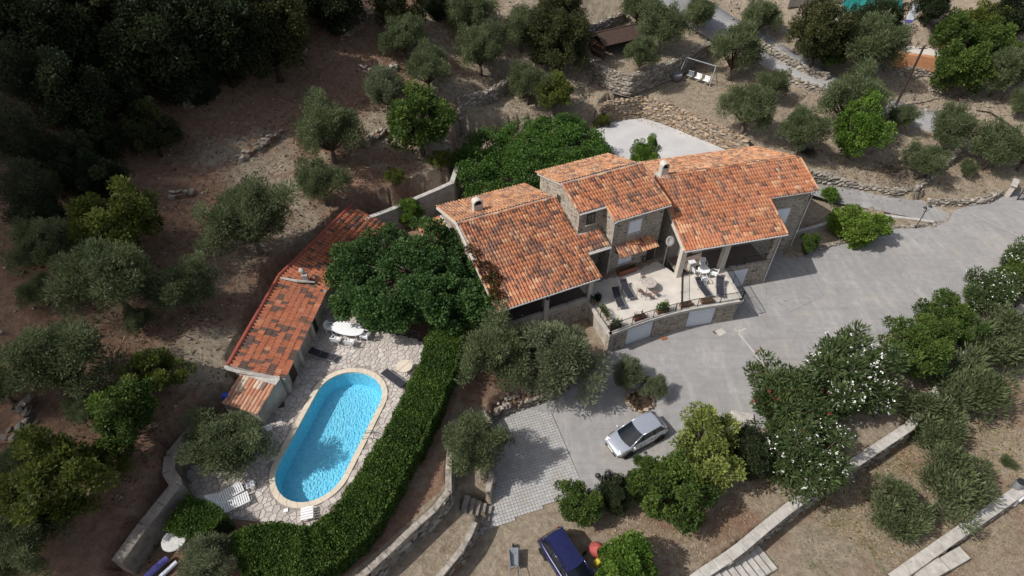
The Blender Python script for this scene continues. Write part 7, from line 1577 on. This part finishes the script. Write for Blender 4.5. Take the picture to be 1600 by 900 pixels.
for u_, v_, r_, lb in [(1000, 461, .9, 'rusty iron chair on the lounger side of the mosaic table'), (1012, 467, 1.5, 'rusty iron chair in front of the mosaic table'), (1022, 463, 2.2, 'rusty iron chair pushed under the shaded side of the mosaic table'), (1005, 440, -1.1, 'rusty iron chair behind the mosaic table')]:
    iron_chair(lb, P(u_, v_, ZT), r_)
p = P(1097, 431, ZT); t = thing('white_table', 'small round white table half in the shade of the eastern porch', 'table', p); b = MB(); b.lathe([(.001, .70), (.48, .70), (.5, .72), (.48, .745), (.001, .75)], n=24); b.build('tabletop', MAT['plastic'], t)
for k in range(4): a = k * 1.57 + .6; b = MB(); b.tube([(math.cos(a) * .3, math.sin(a) * .3, .7), (math.cos(a) * .38, math.sin(a) * .38, 0)], .03, 5); b.build('leg', MAT['plastic'], t)
for u_, v_, r_, lb in [(1097, 419, -1.5, 'white armchair in the porch shade behind the small white table'), (1113, 433, 2.7, 'sunlit white armchair on the rail side of the small white table'), (1084, 429, .5, 'white armchair on the pillar side of the small white table'), (1097, 442, 1.6, 'white armchair in front of the small white table')]: armchair(lb, P(u_, v_, ZT), r_)
p = P(1079, 421, ZT); t = thing('storage_box', 'pale box with a flat lid beside the porch pillar', 'box', p, .25); b = MB(); b.bbox((0, 0, .4), (.5, .45, .8), .03); b.build('body', MAT['plaster'], t); b = MB(); b.bbox((0, 0, .82), (.56, .5, .05), .015); b.build('lid', MAT['plastic'], t)
# planters along the railing
def planter(label, loc, rot, L_, leafy, mat='wood', plant='green'):
    t = thing('planter_box', label, 'planter', loc, rot, 'planter boxes along the terrace railing'); m_ = MAT[mat]
    for s in (-1, 1):
        for k in range(2): b = MB(); b.bbox((0, s * .17, .11 + k * .15), (L_, .03, .14), .008); b.build('plank', m_, t)
        b = MB(); b.bbox((s * (L_ / 2 - .015), 0, .185), (.03, .31, .29), .008); b.build('end_board', m_, t)
    b = MB(); b.box((0, 0, .17), (L_ - .07, .31, .26)); b.build('soil', MAT['soil'], t)
    if leafy:
        C = [((rnd.random() - .5) * L_ * .8, rnd.uniform(-.1, .1), .42 + rnd.uniform(0, .25 * leafy)) for _ in range(10)]; V, F, tt = leaves(C, np.full(10, .16 + .06 * leafy), int(420 * leafy), .14, .035, up=.4, jit=.8); o = bpy.data.objects.new('plant', npmesh('plant', V, F, LM[plant], tt)); link(o, t)
    return t
def on_rail(s_, back):
    f = s_ * (len(fr_in) - 1); i = min(int(f), len(fr_in) - 2); p, e = fr_in[i], fr_in[i + 1]; q_ = p.lerp(e, f - i); return Vector((q_.x, q_.y, ZT)) + nin(p, e) * back, math.atan2((e - p).y, (e - p).x)
for s_, lf, lb, m_, pl in ((.10, .9, 'dark planter with scraggy plants at the outer corner of the railing', 'wood_dark', 'oleander'), (.30, .25, 'reddish planter box nearly bare along the railing', 'brown_red', 'red'), (.45, 1.5, 'planter box overflowing with green leaves along the railing', 'wood', 'green'), (.58, 0, 'empty brown planter box next to the leafy one', 'wood', 'green'), (.72, 0, 'empty brown planter box nearest the inner railing', 'wood', 'green')):
    q_, a = on_rail(s_, .34); planter(lb, q_, a, 1.0, lf, m_, pl)
q_ = lo.lerp(fr_in[0], .45); planter('pale wooden planter box on the side railing of the terrace', Vector((q_.x, q_.y, ZT)) + Vector((-dl.y, dl.x, 0)) * .55, math.atan2(dl.y, dl.x), 1.3, .5, 'coping', 'green')
for u_, v_, lb, lf in ((932, 474, 'dark bushy pot plant by the porch corner of the terrace', 1.0), (1066, 428, 'dark round pot by the foot of the porch pillar', .0)):
    t = thing('flower_pot', lb, 'flower pot', P(u_, v_, ZT)); b = MB(); b.lathe([(.001, .0), (.17, 0), (.25, .36), (.23, .38), (.21, .33), (.001, .32)], n=14); b.build('pot', MAT['black'] if not lf else MAT['rust'], t)
    if lf: V, F, tt = leaves([(0, 0, .5), (.1, .1, .65), (-.1, 0, .6)], np.full(3, .25), 500, .16, .04, up=.5, jit=.8); o = bpy.data.objects.new('plant', npmesh('plant', V, F, LM['dark'], tt)); link(o, t)
p = FL.W(12.75, -2.0, ZT); t = thing('flower_trough', 'red brown wooden flower trough under the shuttered window', 'planter', p, FL.d)
for s in (-1, 1): b = MB(); b.bbox((0, s * .2, .28), (1.7, .04, .5), .01); b.build('side_board', MAT['brown_red'], t); b = MB(); b.bbox((s * .83, 0, .28), (.04, .36, .5), .01); b.build('end_board', MAT['brown_red'], t)
b = MB(); b.box((0, 0, .25), (1.6, .35, .42)); b.build('soil', MAT['soil'], t)
p = FL.W(14.75, -2.44, ZT + .55); t = thing('hose_reel', 'dark hose reel hanging on the tower wall', 'hose reel', p, FL.d); b = MB(); b.tube([(math.cos(k * .4) * .26, -.08, math.sin(k * .4) * .26) for k in range(16)], .05, 6, closed=True); b.build('hose', MAT['black'], t); b = MB(); b.box((0, 0, 0), (.12, .14, .4)); b.build('bracket', MAT['grey_metal'], t)
p = FL.W(15.85, -1.25, ZT); t = thing('satellite_dish', 'pale satellite dish on a pole beside the tower', 'satellite dish', p, FL.d); b = MB(); b.tube([(0, 0, 0), (0, 0, 2.9)], .035, 6); b.build('pole', MAT['grey_metal'], t)
M_ = Matrix.Translation((0, -.15, 2.95)) @ Matrix.Rotation(math.radians(62), 4, 'X'); b = MB(); b.lathe([(.001, -.09), (.2, -.075), (.40, 0), (.42, .01), (.40, .02), (.2, -.05), (.001, -.065)], n=22, M=M_); di = b.build('dish', MAT['gutter'], t, smooth=True); b = MB(); b.tube([M_ @ Vector((0, -.38, 0)), M_ @ Vector((0, -.1, .42))], .018, 5); b.build('feed_arm', MAT['grey_metal'], di)
